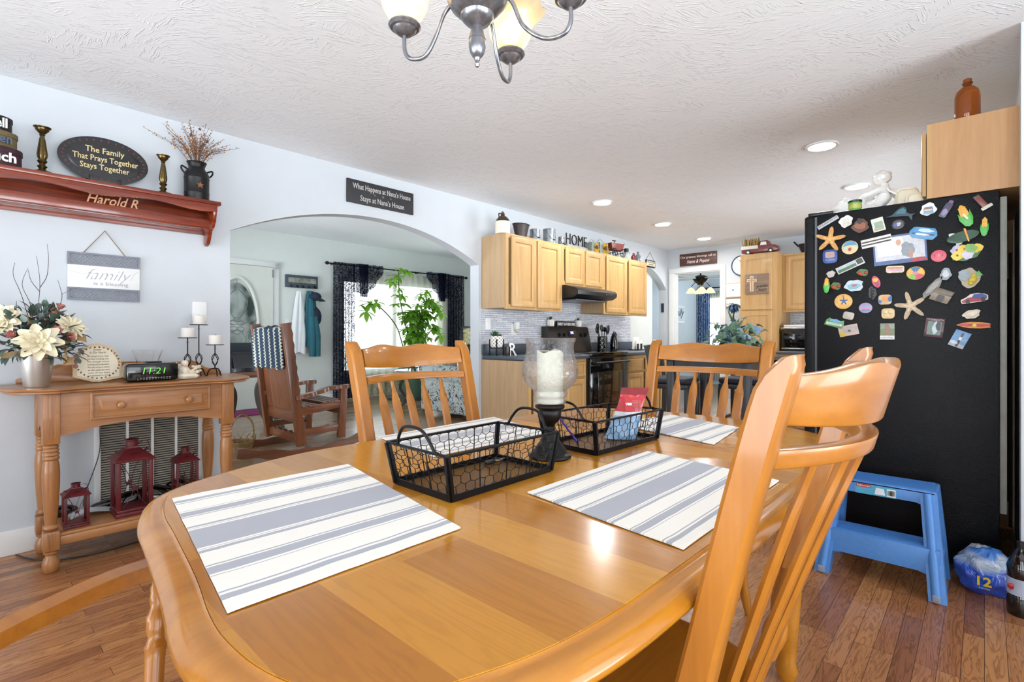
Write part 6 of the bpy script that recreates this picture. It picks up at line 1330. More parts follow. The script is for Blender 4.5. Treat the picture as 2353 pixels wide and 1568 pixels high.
# plant in green pot
px_,py_=W(948,880,y=6.55).x,6.55
t=thing('umbrella_plant','tall leafy umbrella plant in a big green pot before the living room window','plant',(px_,py_,LF))
MB().lathe([(0,0),(.15,0),(.155,.02),(.215,.40),(.245,.41),(.25,.45),(.235,.455),(.21,.42),(.19,.40),(0,.40)],seg=36,cap=False).build('pot',plain('pot_green','52725e',.35,.12,10,coat=.2),t,world=False)
MB().lathe([(0,.401),(.205,.402)],seg=24,cap=False).build('soil',plain('soil','3b2e24',.95,.4,60),t,world=False)
random.seed(17); mbS=MB(); mbL=MB()
def hand(c_,s,nv):
    nv=Vector(nv).normalized(); u=nv.orthogonal().normalized(); v_=nv.cross(u)
    for k in range(7): a=2*PI*k/7+.3; leafblade(mbL,c_,(u*math.cos(a)+v_*math.sin(a))*1.0+nv*.15-Vector((0,0,.25)),s*random.uniform(.8,1.1),s*.40,.25)
for k in range(7):
    a=random.uniform(0,2*PI); sp_=random.uniform(.05,.30); H=random.uniform(.9,1.62); P=catmull([(0,0,.40),(sp_*.3*math.cos(a),sp_*.2*math.sin(a),.40+H*.3),(sp_*math.cos(a),sp_*.6*math.sin(a),.40+H*.7),(sp_*1.1*math.cos(a),sp_*.6*math.sin(a),.35+H)],5); mbS.tube(P,.008,6)
    for q in P[5:]:
        for j in range(2 if random.random()<.6 else 1):
            b_=random.uniform(0,2*PI); e=q+Vector((math.cos(b_)*.13,math.sin(b_)*.10-.03,random.uniform(0,.08))); mbS.tube([q,e],.003,4); hand(e,random.uniform(.11,.17),(math.cos(b_)*.3,math.sin(b_)*.3-.4,1))
for P in ([(0,0,.4),(-.18,0,.8),(-.30,0,1.1),(-.55,0,1.35),(-.75,0,1.42)],[(.0,0,.4),(.12,0,.75),(.22,0,1.0),(.15,0,1.25),(.30,0,1.45),(.45,0,1.45)],[(.0,0,.4),(.2,0,.8),(.3,-.02,1.0),(.45,0,1.08)]):
    q=catmull(P,6); mbS.tube(q,.009,6); e=q[-1]; hand(e,.20,(0,-.6,.8)); hand(e+Vector((.08*math.copysign(1,e.x),-.03,-.12)),.18,(0,-.8,.6)); hand(q[-4]+Vector((0,-.03,.04)),.16,(0,-.7,.8))
mbS.build('stems',plain('plant_stem','5b6b3a',.6,.2,20),t,world=False); nl_=N('plant_leaf'); nl_.col(nl_.ramp(nl_.noise(nl_.coords(),6,2),[(.3,srgb('3f7a1e')),(.7,srgb('8cc24a'))])); nl_.set(rough=.4); ts=nl_.node('ShaderNodeBsdfTranslucent'); ts.inputs[0].default_value=(*srgb('a4d84a'),1); mx=nl_.node('ShaderNodeMixShader'); mx.inputs[0].default_value=.45; nl_.link(nl_.b.outputs[0],mx.inputs[1]); nl_.link(ts.outputs[0],mx.inputs[2]); nl_.link(mx.outputs[0],nl_.n['Material Output'].inputs[0])
mbL.build('leaves',nl_.m,t,world=False,fix=False)
o=MB().box(-.33,.33,-.25,.25,0,.02,.003).build('plant_mat',plain('mat_dark','3a3e3c',.7,.3,20)); tag(o,'dark mat with pale edge under the green plant pot','floor mat'); o.location=(px_,py_-.05,LF); t.location.z=LF+.021
# round side table, glass, sofa, picture, cabinet
t=thing('side_table','round side table with dark curved legs near the plant','side table',(4.22,5.62,LF)); MB().lathe([(0,.50),(.30,.50),(.31,.51),(.30,.52),(0,.52)],seg=40,cap=False).build('tabletop',plain('glass_top','7f9297',.08,.05,10,coat=.6),t,world=False)
for k in range(3): a=2*PI*k/3+.25; MB().sweep(catmull([(.10*math.cos(a),.10*math.sin(a),.50),(.24*math.cos(a),.24*math.sin(a),.30),(.16*math.cos(a),.16*math.sin(a),.12),(.26*math.cos(a),.26*math.sin(a),0)],5),.05,.03,up=(0,0,1)).build('leg',M_darkwood,t,world=False)
o=MB().lathe([(0,0),(.055,0),(.06,.09),(.057,.09),(.052,.005),(0,.005)],seg=24,cap=False).build('glass_tumbler',M_glass); tag(o,'clear glass holding a dark candle on the round side table','glass'); o.location=(4.24,5.55,LF+.521); 
o=MB().lathe([(0,0),(.032,0),(.032,.065),(0,.065)],seg=20,cap=False).build('dark_candle',plain('candle_maroon','3a2226',.5)); tag(o,'dark maroon candle standing inside the glass','candle'); o.location=(4.24,5.55,LF+.527)
def toile():
    n=N('toile_fabric'); v=n.coords(); f=n.noise(v,16,5,.65,2.2); g=n.noise(v,5,2); h=n.math('MULTIPLY',n.ramp(f,[(.52,(0,0,0)),(.56,(1,1,1))]),n.ramp(g,[(.42,(0,0,0)),(.5,(1,1,1))])); n.col(n.mix(h,srgb('b9c1be'),srgb('3b414d'))); n.set(rough=.9); return n.m
M_toile=toile(); t=thing('sofa','blue and grey toile print sofa at the right of the arch','sofa',(4.9,4.75,LF))
MB().box(3.98,6.1,4.35,5.2,.16+LF-.10,.44+LF-.02,.05,seg=3).build('seat_base',M_toile,t); MB().tube([(4.02,4.30,LF+.50),(4.02,5.2,LF+.50)],.115,20).box(3.93,4.13,4.31,5.19,LF+.06,LF+.50,.03,seg=3).build('arm',M_toile,t); MB().tube([(6.1,4.30,LF+.50),(6.1,5.2,LF+.50)],.115,20).box(6.0,6.2,4.31,5.19,LF+.06,LF+.50,.03,seg=3).build('arm',M_toile,t)
MB().box(4.1,6.05,4.12,4.36,LF+.3,LF+.60,.08,seg=4).build('back',M_toile,t); MB().box(4.12,5.05,4.38,5.18,LF+.42,LF+.52,.04,seg=3).box(5.07,6.0,4.38,5.18,LF+.42,LF+.52,.04,seg=3).build('seat_cushions',M_toile,t)
mb=MB(); 
for xx in (4.0,6.1):
    for yy_ in (4.4,5.1): mb.box(xx-.03,xx+.03,yy_-.03,yy_+.03,LF,LF+.08)
mb.build('feet',M_darkwood,t)
o=MB().ball((0,0,0),.13,(1.2,.5,.95),18,jit=.08,seed=3).build('cushion',M_cream); o.location=(4.24,4.66,LF+.63); tag(o,'cream cushion resting on the toile sofa','cushion')
A=W(1061,752,y=6.2); B=W(1092,792,y=6.2); t=thing('floral_picture','framed picture with pale yellow flowers on a dark stand near the right curtain','picture',((A.x+B.x)/2,6.2,B.z)); MB().box(A.x,B.x+.1,6.2,6.22,B.z,A.z,.003).build('backing',plain('panel_sage','a5ab98',.6,.05,10),t); MB().box(A.x-.012,A.x+.012,6.185,6.22,B.z-.01,A.z+.01).box(A.x,B.x+.1,6.185,6.22,A.z-.006,A.z+.012).box(A.x,B.x+.1,6.185,6.22,B.z-.04,B.z).build('frame',M_black,t)
random.seed(7); mb=MB()
for k in range(16): zz=lerp(B.z+.02,A.z-.04,k/15); mb.ball((A.x+.10+.045*math.sin(k*1.3),6.19,zz),.035,(1.1,.25,.8),8,jit=.5,seed=k)
mb.build('flowers',plain('flower_yellow','dcd79a',.6,.15,30),t)
t=thing('low_cabinet','low dark cabinet under the floral picture','cabinet',(A.x+.25,6.2,LF)); MB().box(A.x-.05,A.x+.65,6.1,6.5,LF+.02,B.z-.042,.004).build('body',M_darkwood,t); MB().box(A.x-.07,A.x+.67,6.08,6.51,B.z-.06,B.z-.041,.003).build('top',M_darkwood,t)
# dark side table with black printer, rug
t=thing('accent_table','dark wood table with curved legs behind the rocking chair','side table',(2.05,5.62,LF)); MB().box(1.70,2.36,5.40,5.84,LF+.56,LF+.62,.005).build('tabletop',M_rockx,t)
for sx in (1.76,2.30):
    for sy_ in (5.45,5.79): s_=1 if sx>2 else -1; MB().sweep(catmull([(sx,sy_,LF+.56),(sx-s_*.09,sy_,LF+.42),(sx-s_*.07,sy_,LF+.22),(sx+s_*.03,sy_,LF)],6),.05,.04,up=(0,1,0)).build('leg',M_darkwood,t)
t=thing('printer','black printer with a lowered tray on the dark table before the front door','printer',(2.02,5.62,LF+.621)); MB().prism([(5.45,LF+.621),(5.45,LF+.80),(5.52,LF+.91),(5.80,LF+.91),(5.80,LF+.621)],(1.78,0,0),Y,Z,(.50,0,0),.01).build('case',plain('printer_black','0f1722',.2,.1,10,coat=.3),t); MB().prism([(5.40,LF+.66),(5.40,LF+.68),(5.46,LF+.82),(5.46,LF+.80)],(1.84,0,0),Y,Z,(.3,0,0),.003).build('tray',M_char,t)
o=MB().box(-.40,.40,-.25,.25,0,.012,.004).build('door_mat',plain('magenta_rug','7a1f58',.9,.15,60)); tag(o,'magenta rug on the floor in front of the front door','rug'); o.location=(2.55,6.85,LF)
# rocking chair
t=thing('rocking_chair','dark scalloped wooden rocking chair with a plank back, beyond the arch','rocking chair',(2.15,4.38,LF),0)
NY,FY=4.12,4.74
def scal(P0,P1,wd,th,nsc,amp,up,name,mat=M_rock,flat=None):
    """board with a scalloped edge from P0 to P1; wd across 'up'"""
    P0,P1,up=Vector(P0),Vector(P1),Vector(up).normalized(); d=(P1-P0); L=d.length; d.normalize(); nn=d.cross(up).normalized()
    m_=nsc*6; pts=[(0,-wd/2),(L,-wd/2)]+[(L*(1-i/m_),wd/2-amp*abs(math.sin(PI*nsc*i/m_))) for i in range(m_+1)]
    return MB().prism([(a,b_) for a,b_ in pts],P0-nn*th/2,d,up,nn*th,.003).build(name,mat,t)
for y_ in (NY,FY):
    scal((1.79,y_,LF+1.085),(1.92,y_,LF+.08),.078,.045,11,.010,(1,0,.15),'back_post')
    scal((2.27,y_,LF+.10),(2.29,y_,LF+.53),.065,.045,6,.01,(1,0,0),'front_post')
    m_=8; 
    MB().sweep(catmull([(1.86,y_,LF+.475),(2.02,y_,LF+.50),(2.18,y_,LF+.535),(2.34,y_,LF+.54)],6),[.06+.012*math.sin(i*1.6) for i in range(19)],.032).build('armrest',M_rockx,t)
    q=catmull([(1.42,y_,LF+.10),(1.6,y_,LF+.065),(1.82,y_,LF+.03),(2.05,y_,LF+.022),(2.28,y_,LF+.035),(2.48,y_,LF+.085)],6); MB().sweep(q,.045,[.07+.012*math.sin(i*.9) for i in range(len(q))]).build('rocker',M_rockx,t)
    scal((1.90,y_,LF+.36),(2.29,y_,LF+.40),.07,.03,8,.01,(0,0,1),'side_rail',M_rockx); scal((1.91,y_,LF+.19),(2.27,y_,LF+.19),.05,.025,1,.0,(0,0,1),'stretcher',M_rockx)
for k in range(5):
    y_=lerp(NY+.03,FY-.03,(k+.5)/5); MB().sweep([(1.895,y_,LF+.36),(1.81,y_,LF+1.02)],.112,.018,up=(1,0,.16)).build('back_plank',M_rock,t)
scal((1.905,NY,LF+.31),(1.905,FY,LF+.31),.09,.03,1,0,(0,0,1),'rear_rail',wood('rocker_y','4a2a18','8a5232','y',.3,.9,.4)); scal((1.915,NY,LF+.14),(1.915,FY,LF+.14),.085,.03,6,.02,(0,0,1),'rear_stretcher',MATS['rocker_y']); scal((2.27,NY,LF+.35),(2.27,FY,LF+.35),.09,.03,6,.01,(0,0,1),'front_rail',MATS['rocker_y'])
MB().box(1.785,1.82,NY-.01,FY+.01,LF+.98,LF+1.055,.004).build('top_rail',MATS['rocker_y'],t)
for k in range(7): x_=lerp(1.94,2.28,k/6); scal((x_,NY-.02,LF+.415-.02*(k<3)),(x_,FY+.02,LF+.415-.02*(k<3)),.045,.02,8,.005,(1,0,0),'seat_slat',MATS['rocker_y'])
n=N('crochet_stripes'); tc=n.node('ShaderNodeTexCoord'); sp=n.node('ShaderNodeSeparateXYZ'); n.link(tc.outputs['Object'],sp.inputs[0]); zz=n.math('MULTIPLY',n.math('ADD',n.math('SINE',n.math('MULTIPLY',sp.outputs[2],230.0)),0.0),.10); s1=n.math('SINE',n.math('ADD',n.math('MULTIPLY',sp.outputs[1],58.0),n.math('MULTIPLY',zz,7.0))); n.col(n.ramp(s1,[(.45,srgb('223448')),(.55,srgb('b5b4a6'))])); n.set(rough=.95); n.bump(n.noise(n.coords(),140,2),.8,.006)
n2=n.m; t=thing('afghan_throw','navy and cream striped crochet throw over the top of the rocking chair','throw',(1.84,4.37,LF+.7))
def fn(a,b):
    y_=lerp(NY+.035,FY+.035,a); s_=b*2-1; wv=.006*math.sin(a*40)
    zt=LF+1.09
    if s_<0: k=-s_; return (1.775-.012-wv*.6+.10*k*.38-.012*k,y_+.004*math.sin(b*30),zt-.02-.36*k+.008*math.sin(a*25))
    return (1.835+wv*.6+.13*s_*.38,y_,zt-.02-.34*s_+.008*math.sin(a*25))
def fn2(a,b):
    if .46<b<.54: k=(b-.46)/.08; p=fn(a,.46); q=fn(a,.54); return (lerp(p[0],q[0],k),lerp(p[1],q[1],k),max(p[2],q[2])+.018*math.sin(PI*k))
    return fn(a,b)
MB().grid(fn2,60,50,.008).build('blanket',n2,t,fix=True)
# woven basket on the floor beside the arch
c=W(556,1048,z=LF); t=thing('wicker_basket','small wicker basket with a hoop handle on the floor beyond the console table','basket',(c.x+.02,c.y+.05,LF)); M_wick=plain('wicker','8a6f42',.7,.35,60)
mb=MB()
for j in range(9): z=.01+j*.012; r=.06+.028*(z/.12); mb.tube([Vector((r*math.cos(2*PI*k/28),r*math.sin(2*PI*k/28),z+.003*math.sin(k*PI+j*PI))) for k in range(28)],.0045,5,closed=True)
for k in range(14):
    a=2*PI*k/14; mb.tube([(.06*math.cos(a),.06*math.sin(a),0),(.09*math.cos(a),.09*math.sin(a),.12),(.105*math.cos(a+.22),.105*math.sin(a+.22),.165),(.10*math.cos(a+.45),.10*math.sin(a+.45),.12)],.003,5)
mb.lathe([(0,.002),(.06,.002)],seg=20,cap=False); mb.build('weave',M_wick,t,world=False,fix=False); MB().tube(catmull([(.09,0,.10),(.08,0,.25),(0,0,.33),(-.08,0,.25),(-.09,0,.10)],6),.007,8).build('handle',M_wick,t,world=False)
# ================================================================ SUN ROOM seen through the doorway
t=thing('ceiling_fan','ceiling fan with amber glass light shades in the room beyond the doorway','ceiling fan',(9.5,3.93,1.95)); fx,fy=9.5,3.93
MB().lathe([(.03,2.41),(.03,2.40)],(fx,fy,0),12).tube([(fx,fy,2.41),(fx,fy,2.24)],.014).lathe([(0,2.23),(.06,2.235),(.13,2.20),(.15,2.17),(.12,2.12),(.07,2.08),(.05,2.05),(0,2.04)],(fx,fy,0),24,cap=False).build('motor',M_bronze,t)
for k in range(5):
    a=2*PI*k/5+.35; M_=Matrix.Translation((fx,fy,2.17))@Matrix.Rotation(a,4,'Z')@Matrix.Rotation(.15,4,'X'); MB().box(.22,.66,-.065,.065,-.004,.004,.003,M=M_).box(.12,.24,-.015,.015,-.005,.003,M=M_).build('blade',M_wallliv,t)
M_shade=emit('lit_amber_shade',(1,.74,.42),.95)
for k in range(4):
    a=2*PI*k/4+.5; p=Vector((fx+.17*math.cos(a),fy+.17*math.sin(a),2.0)); MB().tube([(fx,fy,2.06),(fx+.10*math.cos(a),fy+.10*math.sin(a),2.10),p+Vector((0,0,.02))],.007).build('arm',M_bronze,t); MB().lathe([(.02,0),(.045,-.02),(.065,-.05),(.085,-.085),(.095,-.10)],p,20,cap=False).build('lamp_shade',M_shade,t)
t=thing('framed_print','framed family word print on the blue wall beyond the doorway','picture',(10.4,4.85,1.37)); MB().box(10.02,10.78,4.82,4.848,1.37,1.74,.004).build('frame',M_white,t); MB().box(10.06,10.74,4.816,4.822,1.41,1.70).build('mount',M_wallsun,t); text('family',.22,(10.42,4.813,1.52),X,Z,plain('lettering_teal','27506a',.6),t,shear=.4,wx=.6,bold=.002)
M_bcurt=N('blue_print_curtain'); v=M_bcurt.coords(); vo=M_bcurt.node('ShaderNodeTexVoronoi'); vo.inputs['Scale'].default_value=9; M_bcurt.link(v,vo.inputs[0]); M_bcurt.col(M_bcurt.ramp(vo.outputs['Distance'],[(.30,srgb('3d5f95')),(.36,srgb('dfe6f0')),(.5,srgb('6f8fc0'))])); M_bcurt.set(rough=.9)
def xcurtain(y0,y1,lab,mat,name='curtain',xx=11.5,z0=.1,z1=2.15,f_=7):
    t=thing(name,lab,'curtain',(xx,(y0+y1)/2,z0)); MB().grid(lambda a,b:(xx+.03*math.sin(a*f_*2*PI),lerp(y0,y1,a),lerp(z1,z0,b)),f_*10,8).build('panel',mat,t,fix=False,smooth=80)
xcurtain(4.55,4.83,'blue and white print curtain beyond the doorway',M_bcurt.m); xcurtain(3.2,4.56,'white sheer curtain over the window beyond the doorway',M_sheer,xx=11.56,z1=2.1,f_=26)
t=thing('curtain_rod','thin curtain rod in the room beyond the doorway','curtain rod',(11.5,3.6,2.16)); MB().tube([(11.5,2.4,2.17),(11.5,4.8,2.17)],.012).build('rod',M_bronze,t); MB().box(11.5,11.6,2.5,2.52,2.16,2.18).box(11.5,11.6,4.77,4.79,2.16,2.18).build('bracket',M_bronze,t)
# ================================================================ ON THE TABLE
M_wire=plain('basket_wire','17171a',.35,.2,80,metal=.6)
def wiremesh():
    n=N('fine_wire_mesh'); n.n.remove(n.b); v=n.coords((1,1,1),rot=(0,0,PI/4)); sp=n.node('ShaderNodeSeparateXYZ'); n.link(v,sp.inputs[0])
    fx=n.math('ABSOLUTE',n.math('SINE',n.math('MULTIPLY',sp.outputs[0],900.0))); fy=n.math('ABSOLUTE',n.math('SINE',n.math('MULTIPLY',sp.outputs[1],900.0)))
    g=n.math('LESS_THAN',n.math('MINIMUM',fx,fy),.42); tr=n.node('ShaderNodeBsdfTransparent'); gl=n.node('ShaderNodeBsdfPrincipled'); gl.inputs['Base Color'].default_value=(.02,.018,.016,1); gl.inputs['Roughness'].default_value=.5; gl.inputs['Metallic'].default_value=.5
    m=n.node('ShaderNodeMixShader'); n.link(g,m.inputs[0]); n.link(tr.outputs[0],m.inputs[1]); n.link(gl.outputs[0],m.inputs[2]); n.link(m.outputs[0],n.n['Material Output'].inputs[0]); return n.m
M_fine=wiremesh()
def basket(loc,rz,lab):
    t=thing('wire_basket',lab,'basket',loc,rz,'black chicken-wire baskets'); a,b_=.156,.093; A_,B_=.174,.101; H=.094
    mb=MB()
    for (x0,x1,y0,y1) in ((-a,a,-b_-.003,-b_),(-a,a,b_,b_+.003),(-a-.003,-a,-b_,b_),(a,a+.003,-b_,b_)): mb.box(x0,x1,y0,y1,0,.014)
    mb.build('bottom_band',M_wire,t,world=False)
    for sx in (-1,1):
        for sy_ in (-1,1): MB().sweep([(sx*a,sy_*b_,.004),(sx*A_,sy_*B_,H)],.013,.006,up=(0,1,0)).sweep([(sx*a,sy_*b_,.004),(sx*A_,sy_*B_,H)],.006,.013,up=(0,1,0)).build('corner_iron',M_wire,t,world=False)
    rr=[(-A_,-B_),(A_,-B_),(A_,B_),(-A_,B_)]; mb=MB()
    for i in range(4): p,q=rr[i],rr[(i+1)%4]; mb.tube([(*p,H),(*q,H)],.0032,8)
    for p in rr: mb.ball((*p,H),.0042,seg=8)
    mb.build('rim',M_wire,t,world=False)
    random.seed(int(abs(loc[0])*100)); mb=MB()
    def side(P0,P1,Q0,Q1,n_):
        P0,P1,Q0,Q1=map(Vector,(P0,P1,Q0,Q1))
        S=lambda u,v: P0.lerp(P1,u).lerp(Q0.lerp(Q1,u),v)
        L=(P1-P0).length; hw=.027; cols=round(L/hw); rows=4; pts={}
        for k in range(1,n_): mb.tube([S(k/n_,0.03),S(k/n_,1)],.0013,5)
        # hexagons: zigzag columns joined by twisted verticals
        for r in range(rows+1):
            for c in range(cols*2+1):
                v=(r+ (.28 if (c+r)%2 else 0))/ (rows+.28); pts[(r,c)]=S(min(1,max(0,c/(cols*2)+random.uniform(-.006,.006))),min(1,v+random.uniform(-.02,.02)))
        for r in range(rows+1):
            for c in range(cols*2): mb.tube([pts[(r,c)],pts[(r,c+1)]],.0008,4)
        for r in range(rows):
            for c in range(cols*2+1):
                if (c+r)%2: mb.tube([pts[(r,c)],pts[(r+1,c)]],.0011,4)
    z0=.010
    side((-a,-b_,z0),(a,-b_,z0),(-A_,-B_,H),(A_,-B_,H),4); side((-a,b_,z0),(a,b_,z0),(-A_,B_,H),(A_,B_,H),4); side((-a,-b_,z0),(-a,b_,z0),(-A_,-B_,H),(-A_,B_,H),3); side((a,-b_,z0),(a,b_,z0),(A_,-B_,H),(A_,B_,H),3)
    mb.build('chicken_wire',M_wire,t,world=False,fix=False)
    MB().grid(lambda u,v:(lerp(-a,a,u),lerp(-b_,b_,v),.0035),2,2).build('mesh_floor',M_fine,t,world=False,fix=False,smooth=0)
    for sx in (-1,1):
        y1=.062; MB().tube(catmull([(sx*A_,-y1-.012,H+.001),(sx*A_,-y1,H+.004),(sx*(A_+.004),-y1+.01,H+.022),(sx*(A_+.007),-.032,H+.042),(sx*(A_+.008),0,H+.047),(sx*(A_+.007),.032,H+.042),(sx*(A_+.004),y1-.01,H+.022),(sx*A_,y1,H+.004),(sx*A_,y1+.012,H+.001)],5),.0035,8).build('handle',M_wire,t,world=False)
    return t
basket((.816,.864,TT),.0,'empty black chicken-wire basket in front of the candle hurricane')
basket((1.345,.862,TT),-.06,'black chicken-wire basket behind the hurricane, holding a red snack pouch')
# hurricane
hx,hy=1.085,.862
t=thing('hurricane_holder','crackled glass hurricane on a dark bronze pedestal between the wire baskets','candle holder',(hx,hy,TT))
P=[(0,0),(.056,0),(.0575,.004),(.056,.009),(.048,.013),(.043,.022),(.030,.040),(.018,.058),(.0135,.066),(.0125,.072),(.015,.078),(.0125,.084),(.0165,.092),(.024,.098),(.030,.112),(.0315,.124),(.030,.128),(.038,.132),(.041,.137),(.039,.142),(0,.143)]
MB().lathe(P,seg=40,cap=False).build('pedestal',plain('pedestal_bronze','1d1b1a',.32,.3,70,metal=.6),t,world=False)
outp=[(.036,.1435),(.043,.146),(.045,.153),(.0405,.160),(.046,.166),(.0475,.173),(.0445,.180),(.056,.190),(.069,.205),(.0755,.222),(.0765,.238),(.073,.256),(.0665,.275),(.0635,.292),(.065,.306),(.070,.320)]
inn=[(r-.0026,z+.0005) for r,z in reversed(outp)]; MB().lathe(outp+[(.069,.3215)]+inn+[(.0,.1455)],seg=56,cap=False).build('glass_shade',M_seeded,t,world=False,smooth=60)
t=thing('pillar_candle','tall ivory pillar candle standing inside the glass hurricane','candle',(hx,hy,TT+.1465)); 
def fn(a,b): th=2*PI*a; r=.0355*(1+.012*noise.noise(Vector((math.cos(th)*2,math.sin(th)*2,b*4)))); z=.140*b+(.003*math.sin(th*3+1)+.0015*math.sin(th*7) if b>.99 else 0); return (r*math.cos(th),r*math.sin(th),z)
mb=MB(); mb.grid(fn,40,14,close_u=True); mb.lathe([(.0355,.1405),(.031,.139),(.02,.134),(0,.133)],seg=40,cap=False); mb.lathe([(.0,.0),(.035,0)],seg=40,cap=False); mb.build('wax',M_wax,t,world=False,smooth=60); MB().tube([(0,0,.132),(.001,.001,.142)],.0012,5).build('wick',M_black,t,world=False)
# pouch in the second basket
t=thing('snack_pouch','red and pale blue resealable pouch standing in the far wire basket','pouch',(1.42,.845,TT+.004),.0)
fd=Vector((-.80,-.60,0)).normalized(); ud=Vector((.60,-.80,0)).normalized()
def pf(a,b,side):
    w_=lerp(.050,.038,min(1,b*1.4)) if b<.7 else lerp(.038,.043,(b-.7)/.3); puff=.024*(1-(2*a-1)**2)**.6*(1-min(1,b/.82)**2) if b<.82 else 0
    lean=.09*b; p=ud*((2*a-1)*w_+lean*.55)+Vector((0,0,.158*b))+fd*(side*(puff+.0007)-.02*b+.003*math.sin(a*9+b*7)*(b<.85)); return p
def band(b0,b1,mat,nm):
    mb=MB()
    for s_ in (1,-1): mb.grid(lambda a,b,s_=s_:pf(a,lerp(b0,b1,b),s_),14,10)
    return mb.build(nm,mat,t,world=False,fix=False,smooth=70)
band(0,.45,plain('pouch_blue','7d9fc0',.25,.25,25,coat=.4),'lower_body'); band(.45,.53,plain('pouch_silver','c3c6cc',.2,.1,20,coat=.4),'pale_band'); band(.53,.86,plain('pouch_red','b3202a',.25,.08,20,coat=.4),'red_front'); band(.86,1,plain('pouch_darkred','7e1620',.3,.15,60,coat=.3),'seal')
q=wm(t)@pf(.42,.66,1); Vz=Vector((0,0,1)); text('VBR',.011,q+fd*.003,ud,Vz,M_wtext,t,bold=.0005); q=wm(t)@pf(.72,.66,1)
for k in range(7): text('crunchy baked snack',.004,q+fd*.003+Vz*(.012-.0045*k),ud,Vz,plain('pouch_print','e0a8a8',.5),t,'print_line',wx=.028)
for (z,lab,m,dx) in ((0,'x',M_nv,0),): pass
o=MB().sweep(catmull([(0,0,0),(-.01,.02,.03),(-.026,.05,.075)],4),[.010]*9,[.004]*9).build('purple_pen',plain('purple_plastic','3f1f9e',.3,.1,20)); tag(o,'purple pen leaning out of the left end of the far wire basket','pen'); o.location=(1.20,.885,TT+.016)
t=thing('key_set','small black keys lying at the back of the empty wire basket','keys',(.93,.92,TT+.0045)); MB().box(-.03,.0,-.008,.008,0,.008,.003).build('fob',M_black,t,world=False); MB().tube([Vector((.012+.012*math.cos(2*PI*k/16),.012*math.sin(2*PI*k/16),.006)) for k in range(16)],.0012,5,closed=True).build('ring',M_steel,t,world=False); MB().box(.022,.05,-.005,.001,.003,.006,.001).build('key',M_steel,t,world=False)
# ================================================================ CHANDELIER
cx_,cy_=.861,.91; t=thing('chandelier','brushed pewter chandelier with curved arms and amber tulip glass shades over the table','chandelier',(cx_,cy_,1.764))
zb=1.764
prof=[(0,0),(.004,.001),(.0065,.007),(.004,.013),(.0065,.016),(.008,.022),(.013,.027),(.018,.036),(.0205,.048),(.021,.058),(.0195,.066),(.021,.068),(.0205,.072),(.016,.088),(.0125,.098),(.014,.100),(.030,.108),(.039,.118),(.041,.1255),(.050,.131),(.064,.144),(.073,.160),(.0755,.172),(.070,.180),(.02,.186),(.012,.20),(.014,.25),(.02,.30),(.016,.36),(.010,.40),(.009,.60),(.06,.625),(.065,.645)]
mb=MB(); mb.lathe([(r,z) for r,z in prof],(cx_,cy_,zb),40,cap=False)
n=N('streaked_pewter'); v=n.coords((70,70,5)); f=n.noise(v,1.0,3); n.col(n.ramp(f,[(.3,srgb('66676d')),(.7,srgb('8f8f93'))])); n.set(rough=.28,metal=.75); M_pw=n.m
mb.build('centre_bowl',M_pw,t,smooth=30)
n=N('amber_glass_shade'); tc=n.node('ShaderNodeTexCoord'); sp=n.node('ShaderNodeSeparateXYZ'); n.link(tc.outputs['Object'],sp.inputs[0])
n.n.remove(n.b); tl=n.node('ShaderNodeBsdfTranslucent'); df=n.node('ShaderNodeBsdfDiffuse'); trn=n.node('ShaderNodeBsdfTransparent'); gl=n.node('ShaderNodeBsdfGlossy'); gl.inputs['Roughness'].default_value=.1
colr=n.ramp(n.noise(n.coords(),14,3),[(.35,srgb('e0b877')),(.65,srgb('f0d9a8'))])
for q in (tl,df): n.link(colr,q.inputs[0])
m1=n.node('ShaderNodeMixShader'); m1.inputs[0].default_value=.65; n.link(df.outputs[0],m1.inputs[1]); n.link(tl.outputs[0],m1.inputs[2]); m2=n.node('ShaderNodeMixShader'); m2.inputs[0].default_value=.25; n.link(m1.outputs[0],m2.inputs[1]); n.link(trn.outputs[0],m2.inputs[2]); m3=n.node('ShaderNodeMixShader'); m3.inputs[0].default_value=.06; n.link(m2.outputs[0],m3.inputs[1]); n.link(gl.outputs[0],m3.inputs[2]); n.link(m3.outputs[0],n.n['Material Output'].inputs[0]); M_shade2=n.m
M_bulb=emit('warm_bulb',(1,.90,.74),15)
